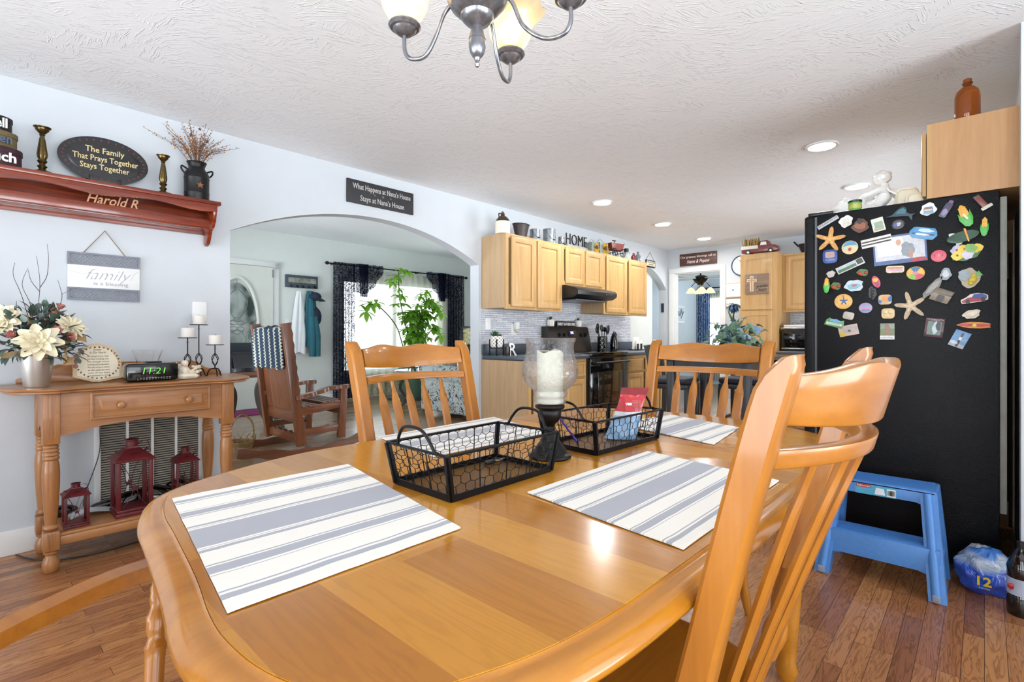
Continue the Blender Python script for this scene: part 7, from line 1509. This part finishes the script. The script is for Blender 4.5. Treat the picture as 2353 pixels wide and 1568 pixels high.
for ang,rr in ((67,.205),(163,.198),(-14,.228)):
    a=R(ang); d=Vector((ca,sa,0))*math.sin(a)+Vector((sa,-ca,0))*math.cos(a); C0=Vector((cx_,cy_,zb)); cup=C0+d*rr+Z*.118
    pts=catmull([C0+d*.045+Z*.178,C0+d*.085+Z*.150,C0+d*.115+Z*.085,C0+d*(rr*.72)+Z*.048,C0+d*(rr*.92)+Z*.050,C0+d*rr+Z*.075,cup+Z*.0],6); MB().tube(pts,.0052,10).build('arm',M_pw,t,smooth=60)
    MB().lathe([(.006,-.008),(.016,-.006),(.026,.002),(.030,.008),(.036,.010),(.041,.016),(.040,.020),(.026,.023),(.024,.034),(0,.034)],cup,32,cap=False).build('cup',M_pw,t,smooth=30)
    def sf(a_,b_,cup=cup): 
        th=2*PI*a_; r=lerp(.028,.046,b_**.5) if b_<.25 else lerp(.037,.088,((b_-.25)/.75)**1.15); r=[.026,.040,.052,.058,.060,.062,.068,.080,.092][min(8,int(b_*8))] if False else r
        z=.022+.115*b_; r=.027+.033*math.sin(min(1,b_/.55)*PI/2)+(.036*max(0,(b_-.55)/.45)**1.8); r*=1+.05*max(0,(b_-.6)/.4)*math.cos(th*8); return cup+Vector((r*math.cos(th),r*math.sin(th),z+.006*max(0,(b_-.7)/.3)*math.cos(th*8)))
    MB().grid(sf,48,18,close_u=True).build('glass_shade',M_shade2,t,fix=False,smooth=70)
    MB().lathe([(.010,.03),(.012,.045),(.022,.062),(.028,.082),(.022,.103),(0,.110)],cup,20,cap=False).build('bulb',M_bulb,t,smooth=60)
mb=MB()
# ================================================================ MAGNETS on the refrigerator side
XM=XR-.0015
def Zm(a,b): return 1840+a/3.92,430+b/3.92
gcol={}
def pm(c,rough=.45,var=.12,sc=60): return plain('enamel_'+c,c,rough,var,sc,coat=.2)
def shape(kind,w_,h_,seed=0):
    if kind=='rect': return [(-w_/2,-h_/2),(w_/2,-h_/2),(w_/2,h_/2),(-w_/2,h_/2)]
    if kind=='round': r=min(w_,h_)*.28; return [(sx*(w_/2-r)+r*math.cos(a),sy_*(h_/2-r)+r*math.sin(a)) for sx,sy_,a0 in ((1,-1,-PI/2),(1,1,0),(-1,1,PI/2),(-1,-1,PI)) for a in [a0+PI/2*k/4 for k in range(5)]]
    if kind=='oval': return [(w_/2*math.cos(2*PI*k/28),h_/2*math.sin(2*PI*k/28)) for k in range(28)]
    if kind=='blob': 
        random.seed(seed); ph=[random.uniform(0,6.28) for _ in range(4)]
        return [(w_/2*math.cos(a)*(1+.12*math.sin(3*a+ph[0])+.07*math.sin(7*a+ph[1])),h_/2*math.sin(a)*(1+.12*math.sin(2*a+ph[2])+.06*math.sin(6*a+ph[3]))) for a in [2*PI*k/36 for k in range(36)]]
    if kind=='star': 
        out_=[]
        for k in range(50):
            a=2*PI*k/50+PI/2; s_=abs(math.cos(2.5*(a-PI/2))); r=.30+.70*s_**4.0; out_.append((w_/2*r*math.cos(a),h_/2*r*math.sin(a)))
        return out_
    if kind=='heart': return [(w_/2*.95*math.sin(a)**3*1.0,h_/2*(13*math.cos(a)-5*math.cos(2*a)-2*math.cos(3*a)-math.cos(4*a))/15) for a in [2*PI*k/32 for k in range(32)]]
class Mag:
    def __init__(s,name,label,a,b_,wz,hz,rot=0,kind='rect',col='ffffff',th=.004,base='backing',seed=0,pts=None,noc=False):
        u,v=Zm(a,b_); s.c=W(u,v,x=XM); t_=math.sqrt(0)+s.c.x*ca+s.c.y*sa; s.h=hz/3.92*t_/FPX
        s.w=abs(W(u+wz/3.92/2,v,x=XM).y-W(u-wz/3.92/2,v,x=XM).y); s.rot=R(rot)
        s.U=(-Y)*math.cos(s.rot)+Z*math.sin(s.rot); s.V=Z*math.cos(s.rot)-(-Y)*math.sin(s.rot); s.th=th
        s.t=thing(name,label,'fridge magnet',Vector((XM,s.c.y,s.c.z-s.h/2)),0,'fridge magnets'); s.lv=th; s.n=0
        if not noc: s.add(base,kind,0,0,1,1,col,th,0,seed,pts)
    def add(s,nm,kind,x,y,w_,h_,col,th=.0008,lv=None,seed=0,pts=None,rot=0):
        P=pts and [(p[0]*s.w*w_/2,p[1]*s.h*h_/2) for p in pts] or shape(kind,s.w*w_,s.h*h_,seed)
        if rot: P=[(p[0]*math.cos(rot)-p[1]*math.sin(rot),p[0]*math.sin(rot)+p[1]*math.cos(rot)) for p in P]
        P=[(p[0]+x*s.w/2,p[1]+y*s.h/2) for p in P]; base=(s.lv+s.n*.00018) if lv is None else lv; s.n+=1 if nm!='backing' else 0
        mb=MB(); mb.prism(P,Vector((XM-base,s.c.y,s.c.z)),s.U,s.V,Vector((-th,0,0)),.0006 if (th>.002 and len(P)<30) else 0); mb.build(nm,col if not isinstance(col,str) else pm(col),s.t); return s
    def ball(s,nm,items,col,depth=.6):
        mb=MB()
        for x,y,r in items: q=Vector((XM-s.lv*.6,s.c.y,s.c.z))+s.U*(x*s.w/2)+s.V*(y*s.h/2); mb.ball(q,r*s.h/2,(depth,1,1),12)
        mb.build(nm,pm(col),s.t); return s
    def text(s,tx,x,y,size,col,wx=None):
        q=Vector((XM-s.lv-.0009-s.n*.0002,s.c.y,s.c.z))+s.U*(x*s.w/2)+s.V*(y*s.h/2); text(tx,size*s.h,q,s.U,s.V,pm(col),s.t,ext=.0002,wx=wx*s.w if wx else None); return s
Mag('strip_magnet','narrow silver strip magnet with maroon lettering, top left of the refrigerator side',245,320,205,34,28,'rect','b5b7bb').text('BOURBON ST',0,-.4,.7,'5a2a35',.9)
Mag('cup_magnet','all-white cup and saucer magnet near the top left',408,312,120,105,8,'blob','dcdcdc',.005,seed=2).add('cup','round',0,.0,.55,.5,'c9c4b8').add('saucer','oval',0,-.6,.8,.25,'c9c4b8')
Mag('crab_magnet','ruffled copper brown magnet right of the all-white cup',540,352,150,110,0,'blob','5a3322',.007,seed=5).add('ruffle','blob',0,0,.7,.6,'8a5234',.003,seed=6).add('tuft','blob',-.1,.8,.35,.5,'2c1a14',.003,seed=3)
Mag('travel_square_magnet','pale square magnet with a green building print',698,340,112,122,12,'rect','d9d6c4').add('sky','rect',0,.4,.8,.35,'c5cfc2').add('building','rect',.1,-.1,.7,.5,'8fa08a').add('street','rect',0,-.65,.8,.2,'a3a48f')
Mag('sailfish_magnet','dark teal sailfish magnet at the top centre',900,240,290,140,-8,'poly','1f3c46',.008,base='fish_body',pts=[(-1,-.6),(-.5,-.2),(-.35,.2),(-.1,.75),(.1,.9),(.3,.7),(.38,.1),(.6,-.1),(.98,.0),(.75,-.25),(.8,-.95),(.62,-.6),(.55,-.35),(.1,-.35),(-.2,-.4),(-.5,-.4)]).add('fin_stripes','poly',.0,.15,.5,.6,'2f6a78',pts=[(-.6,-.4),(-.3,.5),(.2,.9),(.6,.5),(.6,-.3)])
Mag('oval_photo_magnet','dark oval photo magnet under the sailfish',877,337,118,90,0,'oval','2a2320').add('photo','oval',0,0,.8,.8,'49474f').add('bright_spot','blob',.1,.0,.35,.4,'b9b6c4',seed=2).add('sky_patch','blob',-.4,-.1,.25,.35,'4a63a8',seed=3)
Mag('coffee_cup_magnet','white-edged magnet of a blue striped coffee cup with steam',1150,200,140,120,0,'blob','e2e2e0',.004,seed=9).add('cup','round',0,-.1,.62,.45,'6f92b8').add('stripe','rect',0,-.15,.5,.12,'d9c8a8',.0006,.0050).add('coffee','oval',0,.15,.55,.14,'8a6a50',.0006,.0052).add('saucer','oval',0,-.6,.8,.18,'8ea6c4')
Mag('vial_magnet','little glass vial magnet with a lilac cap, tilted',1308,212,70,135,-28,'round','4a4a5e',.012,base='glass_body').add('bead_fill','blob',0,-.3,.7,.5,'8c84a6',.002,seed=4).add('cap','round',0,1.05,.62,.3,'8a5c94',.010,0)
Mag('razor_magnet','tiny safety razor magnet with a red handle at the top right',1625,135,60,130,32,'round','7c3a2e',.007,base='handle').add('head','round',.2,-1.0,1.9,.22,'c9c7b4',.009,0).add('handle_tip','round',0,.95,1.1,.16,'3a2a2a',.008,0)
def corn(a,b_,w_,h_,rot,lab):
    m=Mag('corn_magnet',lab,a,b_,w_,h_,rot,'oval','e0a12c',.016,base='cob',pts=[(.62*math.cos(x)*(1 if math.sin(x)<0 else .9),math.sin(x)) for x in [2*PI*k/28 for k in range(28)]])
    m.add('husk','poly',0,0,1,1,'3fae35',.004,.016-.003,pts=[(-.75,.35),(-.55,.0),(-.15,-.15),(.0,.0),(.2,-.1),(.55,.05),(.8,.45),(.85,-.3),(.5,-.9),(0,-1.05),(-.5,-.9),(-.88,-.3)]); m.ball('kernels',[(x*.18,.25+.16*y,.085) for x in (-2,-1,0,1,2) for y in range(4)],'e8b545'); return m
corn(1480,262,150,205,18,'largest corn cob magnet in green husk, upper right').add('paper_tag','rect',.0,-.1,.14,.28,'e9e2b8',.001,.0195,rot=.3); corn(1655,360,92,170,-2,'middle-sized corn cob magnet at the upper right edge'); corn(237,887,68,138,0,'smallest corn cob magnet at the left edge')
def starfish(a,b_,w_,h_,rot,c,c2,lab):
    m=Mag('starfish_magnet',lab,a,b_,w_,h_,rot,'star',c,.008,base='star_body'); m.add('centre','star',0,0,.45,.45,c2,.004); 
    its=[(.8*s_*math.cos(PI/2+2*PI*k/5),.8*s_*math.sin(PI/2+2*PI*k/5),.035) for k in range(5) for s_ in (.25,.45,.65,.85)]; m.ball('bumps',its,c2,.5); return m
starfish(265,475,290,235,-8,'c08a42','d6a45c','orange starfish magnet at the upper left'); starfish(990,1072,300,270,14,'b39a78','cdb594','large tan starfish magnet in the lower centre')
Mag('beach_sand_dollar_magnet','round sand dollar magnet painted with a beach scene, right of the orange starfish',443,545,150,122,0,'oval','d8bb84').add('sky','poly',0,.45,.9,.5,'4f8fae',pts=[(-.95,-.6),(-.6,.7),(0,1),(.6,.75),(.95,-.3),(0,-.2)]).add('sea','poly',0,.0,.9,.3,'9fc6cf',pts=[(-1,.3),(0,-.1),(1,.6),(1,0),(0,-.8),(-.8,-.6)]).add('umbrella','blob',0,-.3,.2,.3,'b04a3a',seed=2)
Mag('blue_souvenir_magnet','royal blue rounded souvenir magnet under the orange starfish',265,627,132,122,0,'round','24488f',.006).add('picture','round',.0,.25,.65,.45,'a98f8a').text('SAVANNAH',0,-.6,.16,'b9c4e0',.6)
Mag('panorama_magnet','white and charcoal wavy panorama strip across the photo corner',680,492,275,80,9,'rect','d6d3ce').add('dark_wave','rect',0,.3,.96,.16,'3a3532').add('dark_wave','rect',0,-.35,.96,.16,'4a4038').add('pale_wave','rect',0,.0,.96,.12,'f0ece6')
Mag('photo_card','large glossy photo card with a blue border, upper centre',888,558,480,262,3,'rect','4a5f8e',.0012,base='card').add('photo','rect',0,.08,.93,.8,'c3c6cc',.0004).add('sky_area','rect',-.35,.2,.5,.6,'e9e4dc',.0004,.0016).add('shirt','blob',.3,-.1,.25,.55,'8b9298',.0004,.0020,seed=3).add('arm','oval',.42,-.45,.08,.3,'b98a72',.0004,.0024).add('head','oval',-.02,.45,.10,.22,'c79d84',.0004,.0020).add('red_logo','blob',.7,-.85,.3,.12,'b02a34',.0004,seed=5)  # pale tones put the glare on the card into its colour
Mag('harbour_magnet','blue sign-shaped harbour skyline magnet over the photo corner',1105,418,262,105,-14,'poly','4f8fc0',.004,pts=[(-1,.2),(-.8,.9),(-.6,1),(.7,1),(.9,.5),(1,-.2),(.75,-1),(-.7,-.9),(-1,-.3)]).add('clouds','blob',.1,.5,.55,.3,'b9d4e8',seed=7).add('skyline','rect',0,-.15,.78,.12,'2f4a66').add('boats','blob',-.1,-.2,.5,.18,'dfe6ec',.0008,.0050,seed=4)
Mag('pickle_magnet','dark green pickle magnet with a red ribbon',1460,450,300,95,14,'oval','1f4a34',.016,base='pickle').add('ribbon','poly',.25,.1,.25,1.5,'a8282e',.003,.014,pts=[(-.2,-.8),(.2,-.8),(.4,.8),(-.4,.9)]).add('ribbon_edge','rect',.25,.1,.05,1.3,'d9a832',.002,.017).add('white_shell','blob',-.6,.9,.2,.35,'dcd9d0',.006,.0,seed=3).add('white_shell','blob',-.35,-1.0,.2,.3,'dcd9d0',.006,.0,seed=4)
m=Mag('flower_cluster_magnet','cluster of yellow and white flowers with green leaves, right side',1475,600,255,140,0,'blob','3f7a3a',.005,base='leaves',seed=8)
for x,y,c in ((-.55,.5,'b9aecb'),(.0,.55,'e0bf32'),(-.5,-.2,'e3c93c'),(.25,-.2,'cfc7dd'),(.85,.55,'e0bf32'),(.45,.6,'7fb05a')): m.add('flower','blob',x,y,.42,.6,c,.005,seed=int(abs(x)*10)); m.add('flower_eye','oval',x,y,.08,.14,'5a3a6a' if c!='e0bf32' else '8a5a2a',.001,.0102)
Mag('coral_sand_dollar_magnet','plain coral pink sand dollar magnet',1243,622,143,107,0,'oval','d8566a',.005).add('star_mark','star',0,.1,.35,.45,'e88a96').add('slot','oval',-.5,.1,.05,.2,'7a2a3a').add('slot','oval',.5,.1,.05,.2,'7a2a3a')
Mag('banner_photo_magnet','long tilted banner magnet with a green landscape photo, left side',445,710,262,62,24,'rect','c9ccc6').add('landscape','rect',-.25,-.3,.68,.45,'4c6b48').add('sky','rect',-.25,.4,.68,.3,'a9b9c4').add('dark_photo','rect',.72,.1,.22,.75,'3c3a34')
Mag('pebble_magnet','small white pebble magnet above the smallest corn',275,787,72,62,0,'blob','b9b2aa',.012,seed=2)
def berries(a,b_,w_,h_,lab): Mag('berry_magnet',lab,a,b_,w_,h_,0,'blob','3f6a38',.004,base='leaf',seed=6).ball('berries',[(-.55,-.2,.55),(.55,-.1,.5),(-.25,-.55,.4)],'a4451f')
berries(560,770,100,65,'pair of orange berries magnet right of the tilted banner'); berries(318,892,90,68,'pair of orange berries magnet beside the smallest corn')
Mag('flip_flop_magnet','pink flip flop magnet with a yellow strap',680,855,70,112,18,'oval','c8466a',.006,base='sole').add('strap','blob',0,.3,.7,.35,'e0a83c',.004,seed=3).add('inner_sole','oval',0,-.1,.55,.7,'a83a58',.0006,.0062)
Mag('bus_magnet','cream and pink bus-shaped magnet below the photo card',850,742,165,62,-3,'round','d9c9a4',.005).add('windows','rect',0,.4,.85,.2,'b08a5a').add('pink_band','rect',0,-.2,.8,.35,'cf9fb4').add('wheels','blob',-.5,-.8,.2,.3,'d6cfc4',seed=2)
m=Mag('beach_ball_magnet','multicoloured segmented sand dollar magnet, centre',1035,777,168,120,0,'oval','d9a53c',.005)
for k,c in enumerate(('2f6f9e','d9a53c','7fb546','c8425a','e0b03c')):
    a0=PI/2-.62+2*PI*k/5; m.add('segment','poly',0,0,.94,.94,c,.0008,pts=[(0,0)]+[(math.cos(a0+1.256*j/6),math.sin(a0+1.256*j/6)) for j in range(7)])
m.add('star_mark','star',0,0,.4,.45,'c77f8a',.0008,.0060)
Mag('silver_shell_magnet','ruffled silver shell magnet right of the beach ball one',1307,785,100,105,0,'blob','8f979f',.012,seed=11).add('ridge','blob',0,0,.6,.6,'c3c9cf',.004,seed=12)
Mag('dolphin_shell_magnet','white and aqua shell magnet with script, left of centre',485,890,165,108,10,'blob','b9c9cf',.008).add('aqua_scene','blob',-.1,-.1,.7,.5,'7aa9b5',seed=3).add('red_letters','blob',.0,.05,.3,.2,'b05a6a',.0006,.0090,seed=4)
Mag('bird_fruit_magnet','shell and yellow fruit magnet on the right side',1520,820,195,165,0,'blob','a89c84',.006,seed=14).ball('fruit',[(.3,-.2,.42),(.15,-.55,.3),(.4,.25,.3)],'c9b23c').add('shell','blob',-.5,.3,.6,.6,'8f9aa0',.006,seed=3).add('leaf','poly',.85,.4,.4,.4,'5aa04a',.003,pts=[(-1,-.2),(0,.9),(1,-.5),(0,-.6)])
Mag('grapes_magnet','black bunch of grapes magnet below the flip flop',645,955,72,120,0,'blob','101116',.004,base='backing',seed=3).ball('grapes',[(.4*math.cos(k*2.1)*(1-k/16),.7-k*.14,.16) for k in range(11)],'15161c')
Mag('orange_sand_dollar_magnet','orange sand dollar magnet with a blue star',385,1032,163,135,0,'oval','d9a85a',.005).add('blue_star','star',.05,.05,.5,.55,'2a5a8e').add('slot','oval',0,.7,.06,.12,'7a5a3a')
Mag('heart_magnet','cream square shell magnet with blue corners, centre',760,1015,120,88,0,'round','c9b48c',.007).add('orange_panel','round',0,.1,.5,.6,'d68f4a').add('blue_corner','blob',.75,.1,.3,.6,'2f5f9e',seed=2).add('blue_corner','blob',-.75,-.4,.25,.4,'2f5f9e',seed=3)
Mag('oyster_magnet','long grey oyster shell magnet right of the tan starfish',1188,910,85,205,-38,'blob','77736c',.012,seed=21).add('grain','blob',0,.1,.6,.7,'98938a',.004,seed=22)
Mag('cabin_magnet','weathered wooden cabin magnet under the oyster shell',1270,980,190,128,-24,'poly','8c7c68',.010,base='cabin_wall',pts=[(-1,-.9),(.9,-.9),(.95,.3),(1,.9),(-.9,.95),(-1,.2)]).add('roof','rect',.0,.55,.95,.35,'6f6252',.004).add('door','round',.0,-.4,.35,.5,'3d342c',.002)
Mag('race_car_magnet','red and blue race car magnet with a white edge, right side',1562,1002,255,88,9,'poly','d8d5cc',.003,pts=[(-1,-.3),(-.95,-.85),(.6,-.9),(.95,-.6),(1,.2),(.8,.6),(.3,.95),(-.2,.95),(-.6,.3),(-.95,.1)]).add('car_body','poly',0,0,.92,.85,'a8262c',pts=[(-1,-.3),(-.95,-.8),(.6,-.85),(.95,-.5),(.95,.2),(.3,.4),(-.5,.3)]).add('blue_rear','poly',.35,.1,.6,.8,'27468e',.0008,.0038,pts=[(-.9,.0),(-.5,.9),(.4,.8),(.9,.2),(.9,-.4),(-.2,-.3)]).add('wheel','oval',-.5,-.5,.16,.5,'15151a',.0008,.0044).add('wheel','oval',.6,-.5,.16,.5,'15151a',.0008,.0048)
Mag('sunset_oval_magnet','lilac oval sunset magnet left of the tan starfish',585,1090,122,94,0,'oval','9a94b8',.006).add('pink_band','rect',0,-.1,.8,.18,'c48aa0').add('dark_band','rect',0,-.45,.6,.16,'6a7aa8')
Mag('scallop_magnet','cream double scallop shell magnet, lower centre',787,1140,118,92,0,'round','d9bf8c',.006).ball('shell_humps',[(-.4,.3,.5),(.4,.3,.5)],'dfc898')
Mag('pale_stone_magnet','oblong pale stone magnet, lower left',433,1160,98,66,-14,'round','b5aea0',.012)
Mag('oyster_shell_magnet','cream oyster shell magnet above the surfboard',1540,1147,160,82,24,'blob','cfc4ac',.012,seed=31).add('ridge','blob',.1,0,.6,.5,'e0d8c4',.004,seed=32)
Mag('island_magnet','green island landscape magnet at the lower left',305,1222,178,85,-14,'poly','5a8f5a',.005,pts=[(-1,-.8),(-.9,.3),(-.6,.9),(-.2,.5),(.1,.9),(.5,.5),(.9,.8),(1,-.4),(.8,-1)]).add('blue_sky','blob',.0,.4,.6,.3,'5aa0c8',seed=3).add('pale_band','rect',0,-.3,.8,.25,'c9d6c0').text('FLORIDA',0,-.45,.25,'5a7a4a',.6)
Mag('postcard_magnet','pale pink postcard magnet below the green island',430,1292,178,95,12,'rect','c4aaa0').add('photo','rect',.15,.15,.75,.6,'a99c98').add('yellow_badge','oval',-.65,-.5,.28,.55,'c4a83a').add('dark_mark','rect',.1,-.1,.12,.2,'3a3a3a',.0006,.0050)
Mag('donkey_photo_magnet','square magnet with a brown animal photo, bottom centre',780,1298,130,138,0,'rect','8f9a8a').add('field','rect',0,-.2,.95,.5,'6f7a4a').add('animal','blob',0,.1,.4,.9,'8a6a55',seed=4).add('caption_strip','rect',0,-.85,1,.25,'dcdcd8').text('NATURAL',0,-.95,.14,'22222a',.8)
Mag('maroon_frame_magnet','maroon framed waterfall magnet, lower right',1203,1268,175,172,-7,'rect','4f2a34').add('picture','rect',0,-.05,.72,.7,'5f7a6a').add('water','blob',.1,0,.3,.6,'b9c9cf',.0006,.0050,seed=5).add('rock','blob',.4,.2,.25,.5,'2f2f33',.0006,.0056,seed=6).text('The Bridge is Calling',0,.82,.08,'d8d0d0',.85).text('and I must Go',0,.72,.06,'d8d0d0',.5)
Mag('surfboard_magnet','red and yellow surfboard magnet, lower right',1558,1245,320,62,-2,'poly','d8902c',.005,pts=[(-1,0),(-.7,.55),(-.2,.95),(.4,.9),(.95,.55),(.82,.1),(.97,-.6),(.4,-.95),(-.2,-.9),(-.7,-.55)]).add('flames','blob',-.45,0,.45,.5,'b8281e',seed=3).add('flames','blob',.45,0,.45,.5,'c23a1e',.0008,.0060,seed=8).add('hibiscus','blob',.05,0,.12,.4,'e6c23a',.0008,.0070,seed=5)
Mag('lighthouse_magnet','tilted blue photo magnet of a lighthouse at the lower right',1430,1372,150,152,-24,'rect','6f9ac4').add('shore','rect',0,-.75,.96,.22,'a9adb0').add('tower','rect',.05,-.05,.16,.85,'3c3f46').add('white_band','rect',.05,.1,.17,.2,'d9dce0',.0006,.0050).add('foam','blob',-.5,-.5,.5,.2,'cfd9e2',seed=3)
# ================================================================ STEP STOOL, BOTTLE PACK, BOTTLE
M_stool=plain('stool_blue','4b83c6',.4,.05,60); t=thing('step_stool','blue plastic two-step stool in front of the refrigerator','step stool',(2.92,.35,0))
y0s,y1s=.112,.592
def bl(nm,m): return m.build(nm,M_stool,t,smooth=40)
# tapered side legs: front column, back column
for s_,yb_,yt_ in ((0,.112,.150),(1,.592,.554)):
    sg=1 if s_==0 else -1
    mb=MB()
    def col(x0,x1,xt0,xt1,zt,w_):
        b=bmesh.new(); L=[]
        for k in range(7):
            f_=k/6; z=zt*f_; yy=lerp(yb_,yt_,z/.43); xa=lerp(x0,xt0,f_); xb=lerp(x1,xt1,f_); L.append([b.verts.new(p) for p in ((xa,yy,z),(xa+.012,yy-sg*.0,z),(xb,yy,z),(xb,yy+sg*w_,z),(xa+.0,yy+sg*w_,z))])
        for A,B in zip(L,L[1:]):
            for i in range(5): b.faces.new((A[i],A[(i+1)%5],B[(i+1)%5],B[i]))
        b.faces.new(L[0]); b.faces.new(L[-1]); mb.merge(b)
    col(2.745,2.81,2.865,2.905,.425,.06); o_=bl('front_leg',mb); mb=MB(); col(3.05,3.10,3.01,3.05,.425,.055); bl('back_leg',mb)
    # raised rib down the front leg with the worn foot
    MB().tube([(2.744,yb_+sg*.033,.01),(2.862,yt_+sg*.033,.418)],[.017,.015],12).build('leg_rib',M_stool,t); MB().box(2.725,2.738,yb_+sg*.033-.014,yb_+sg*.033+.014,.006,.035,.004).build('worn_foot',plain('scuffed_grey','8b93a2',.7,.15,80),t)
    MB().prism([(2.81,.155),(3.04,.155),(3.03,.20),(2.82,.20)],(0,lerp(yb_,yt_,.4),0),X,Z,(0,sg*.02,0)).build('side_panel',M_stool,t)
def step(x0,x1,ya,yb_,z,th,nm):
    mb=MB(); mb.box(x0,x1,ya,yb_,z-th,z,.008,seg=3)
    k=0; x=x0+.014
    while x<x1-.010: mb.box(x,x+.0035,ya+.015,yb_-.015,z-.001,z+.0016); x+=.0095
    return bl(nm,mb)
step(2.862,3.05,.150,.554,.43,.02,'top_step'); step(2.79,2.93,.150,.555,.205,.018,'lower_step')
def arched(xa,za,zb,ya,yb_,nm,ins=.05,dep=.05):
    pts=[(ya,za),(ya,zb),(ya+ins*.2,zb),(ya+ins*.7,zb+dep*.75),(ya+ins*1.5,zb+dep),(yb_-ins*1.5,zb+dep),(yb_-ins*.7,zb+dep*.75),(yb_-ins*.2,zb),(yb_,zb),(yb_,za)]; bl(nm,MB().prism(pts,(xa,0,0),Y,Z,(.012,0,0),.002))
arched(2.785,.203,.06,.135,.575,'lower_apron',.05,.045); arched(2.862,.428,.33,.150,.554,'upper_apron',.05,.045)
q0,q1=W(1965,1100,x=2.861),W(2060,1118,x=2.861); yl,yr=q0.y,q1.y
MB().prism([(yr,.372),(yl,.372),(yl,.418),(yr,.418)],(2.8608,0,0),Y,Z,(-.0008,0,0)).build('product_label',plain('label_cyan','4fa3c4',.3,.08,60),t)
MB().prism([(yl-.005,.402),(yl-.06,.402),(yl-.06,.417),(yl-.005,.417)],(2.8598,0,0),Y,Z,(-.0004,0,0)).build('red_logo_panel',plain('label_red','b8232e',.3),t); text('Rubbermaid',.012,(2.8592,yl-.0325,.4055),Um,Z,M_wtext,t,'logo',wx=.048)
MB().prism([(yr+.003,.376),(yr+.035,.376),(yr+.035,.410),(yr+.003,.410)],(2.8598,0,0),Y,Z,(-.0004,0,0)).build('barcode_patch',M_white,t); mb=MB()
for k in range(9): mb.box(2.8588,2.8593,yr+.006+.003*k,yr+.0075+.003*k,.382,.404)
mb.build('barcode_lines',M_btext,t,smooth=0)
MB().prism([(yl-.075,.378),(yl-.115,.378),(yl-.11,.408),(yl-.08,.408)],(2.8598,0,0),Y,Z,(-.0004,0,0)).build('stool_picture',plain('label_pale','d8dfe4',.4),t)
t=thing('bottle_pack','blue and clear plastic wrapped pack of water bottles marked 12, by the refrigerator','bottle pack',(3.02,-.0,0))
n=N('shrink_wrap'); tc=n.node('ShaderNodeTexCoord'); sp=n.node('ShaderNodeSeparateXYZ'); n.link(tc.outputs['Object'],sp.inputs[0]); zz=n.math('ADD',sp.outputs[2],n.math('MULTIPLY',n.math('SUBTRACT',n.noise(n.coords(),9,2),.5),.06)); n.col(n.ramp(zz,[(.10,srgb('1a4fc4')),(.125,srgb('9fb4d0')),(.15,srgb('c3cbd4')),(.17,srgb('3a78c8'))])); n.set(rough=.08,coat=.8,spec=.6)
n.bump(n.noise(n.coords(),14,4,.6,1.5),1.0,.02)
def fn(a,b):
    th=2*PI*a; ph=PI*b; rx,ry,rz_=.10,.098,.10; p=Vector((math.cos(th)*math.sin(ph),math.sin(th)*math.sin(ph),-math.cos(ph))); k=1+.20*noise.noise(p*2.2+Vector((3,1,0)))+.05*noise.noise(p*7); 
    return (p.x*rx*k,p.y*ry*k,max(.001,.088+p.z*rz_*k))
MB().grid(fn,60,34,close_u=True).build('wrapped_bundle',n.m,t,world=False,fix=False,smooth=80)
nd=Vector((-.82,-.10,.1)).normalized(); MB().ball((.03,.01,.15),.05,(1,1,.75),14,jit=.35,seed=4).build('twisted_top',MATS.get('clear_wrap'),t,world=False)
q=Vector((3.02,0,0))+Vector((-.096,.005,.06)); text('12',.055,q+Vector((-.012,0,0)),-Y,Vector((-.15,0,1)),plain('lettering_yellow','e3c63c',.4),t,bold=.0015); text('bottles',.013,q+Vector((-.012,-.005,-.014)),-Y,Vector((-.15,0,1)),plain('lettering_skyblue','8fc0e8',.4),t)
t=thing('soda_bottle','dark soda bottle with a pale label at the right edge beside the bottle pack','bottle',(2.865,-.108,0)); MB().lathe([(0,0),(.042,0),(.045,.01),(.045,.075),(.043,.08),(.043,.15),(.045,.155),(.045,.19),(.03,.235),(.013,.265),(.013,.285),(0,.286)],seg=28,cap=False).build('bottle_body',plain('cola_dark','0b0a0d',.06,.1,10,coat=.7),t,world=False); MB().lathe([(.0437,.083),(.0437,.148)],seg=28,cap=False).build('label_band',plain('cola_label','aab2c4',.35,.1,20),t,world=False); MB().lathe([(.0145,.262),(.0145,.288),(0,.289)],seg=16,cap=False).build('cap',M_black,t,world=False)
MB().ball((-.035,.030,.115),.012,(.3,1,1),10).build('red_emblem',plain('label_red2','a8202c',.3),t,world=False)
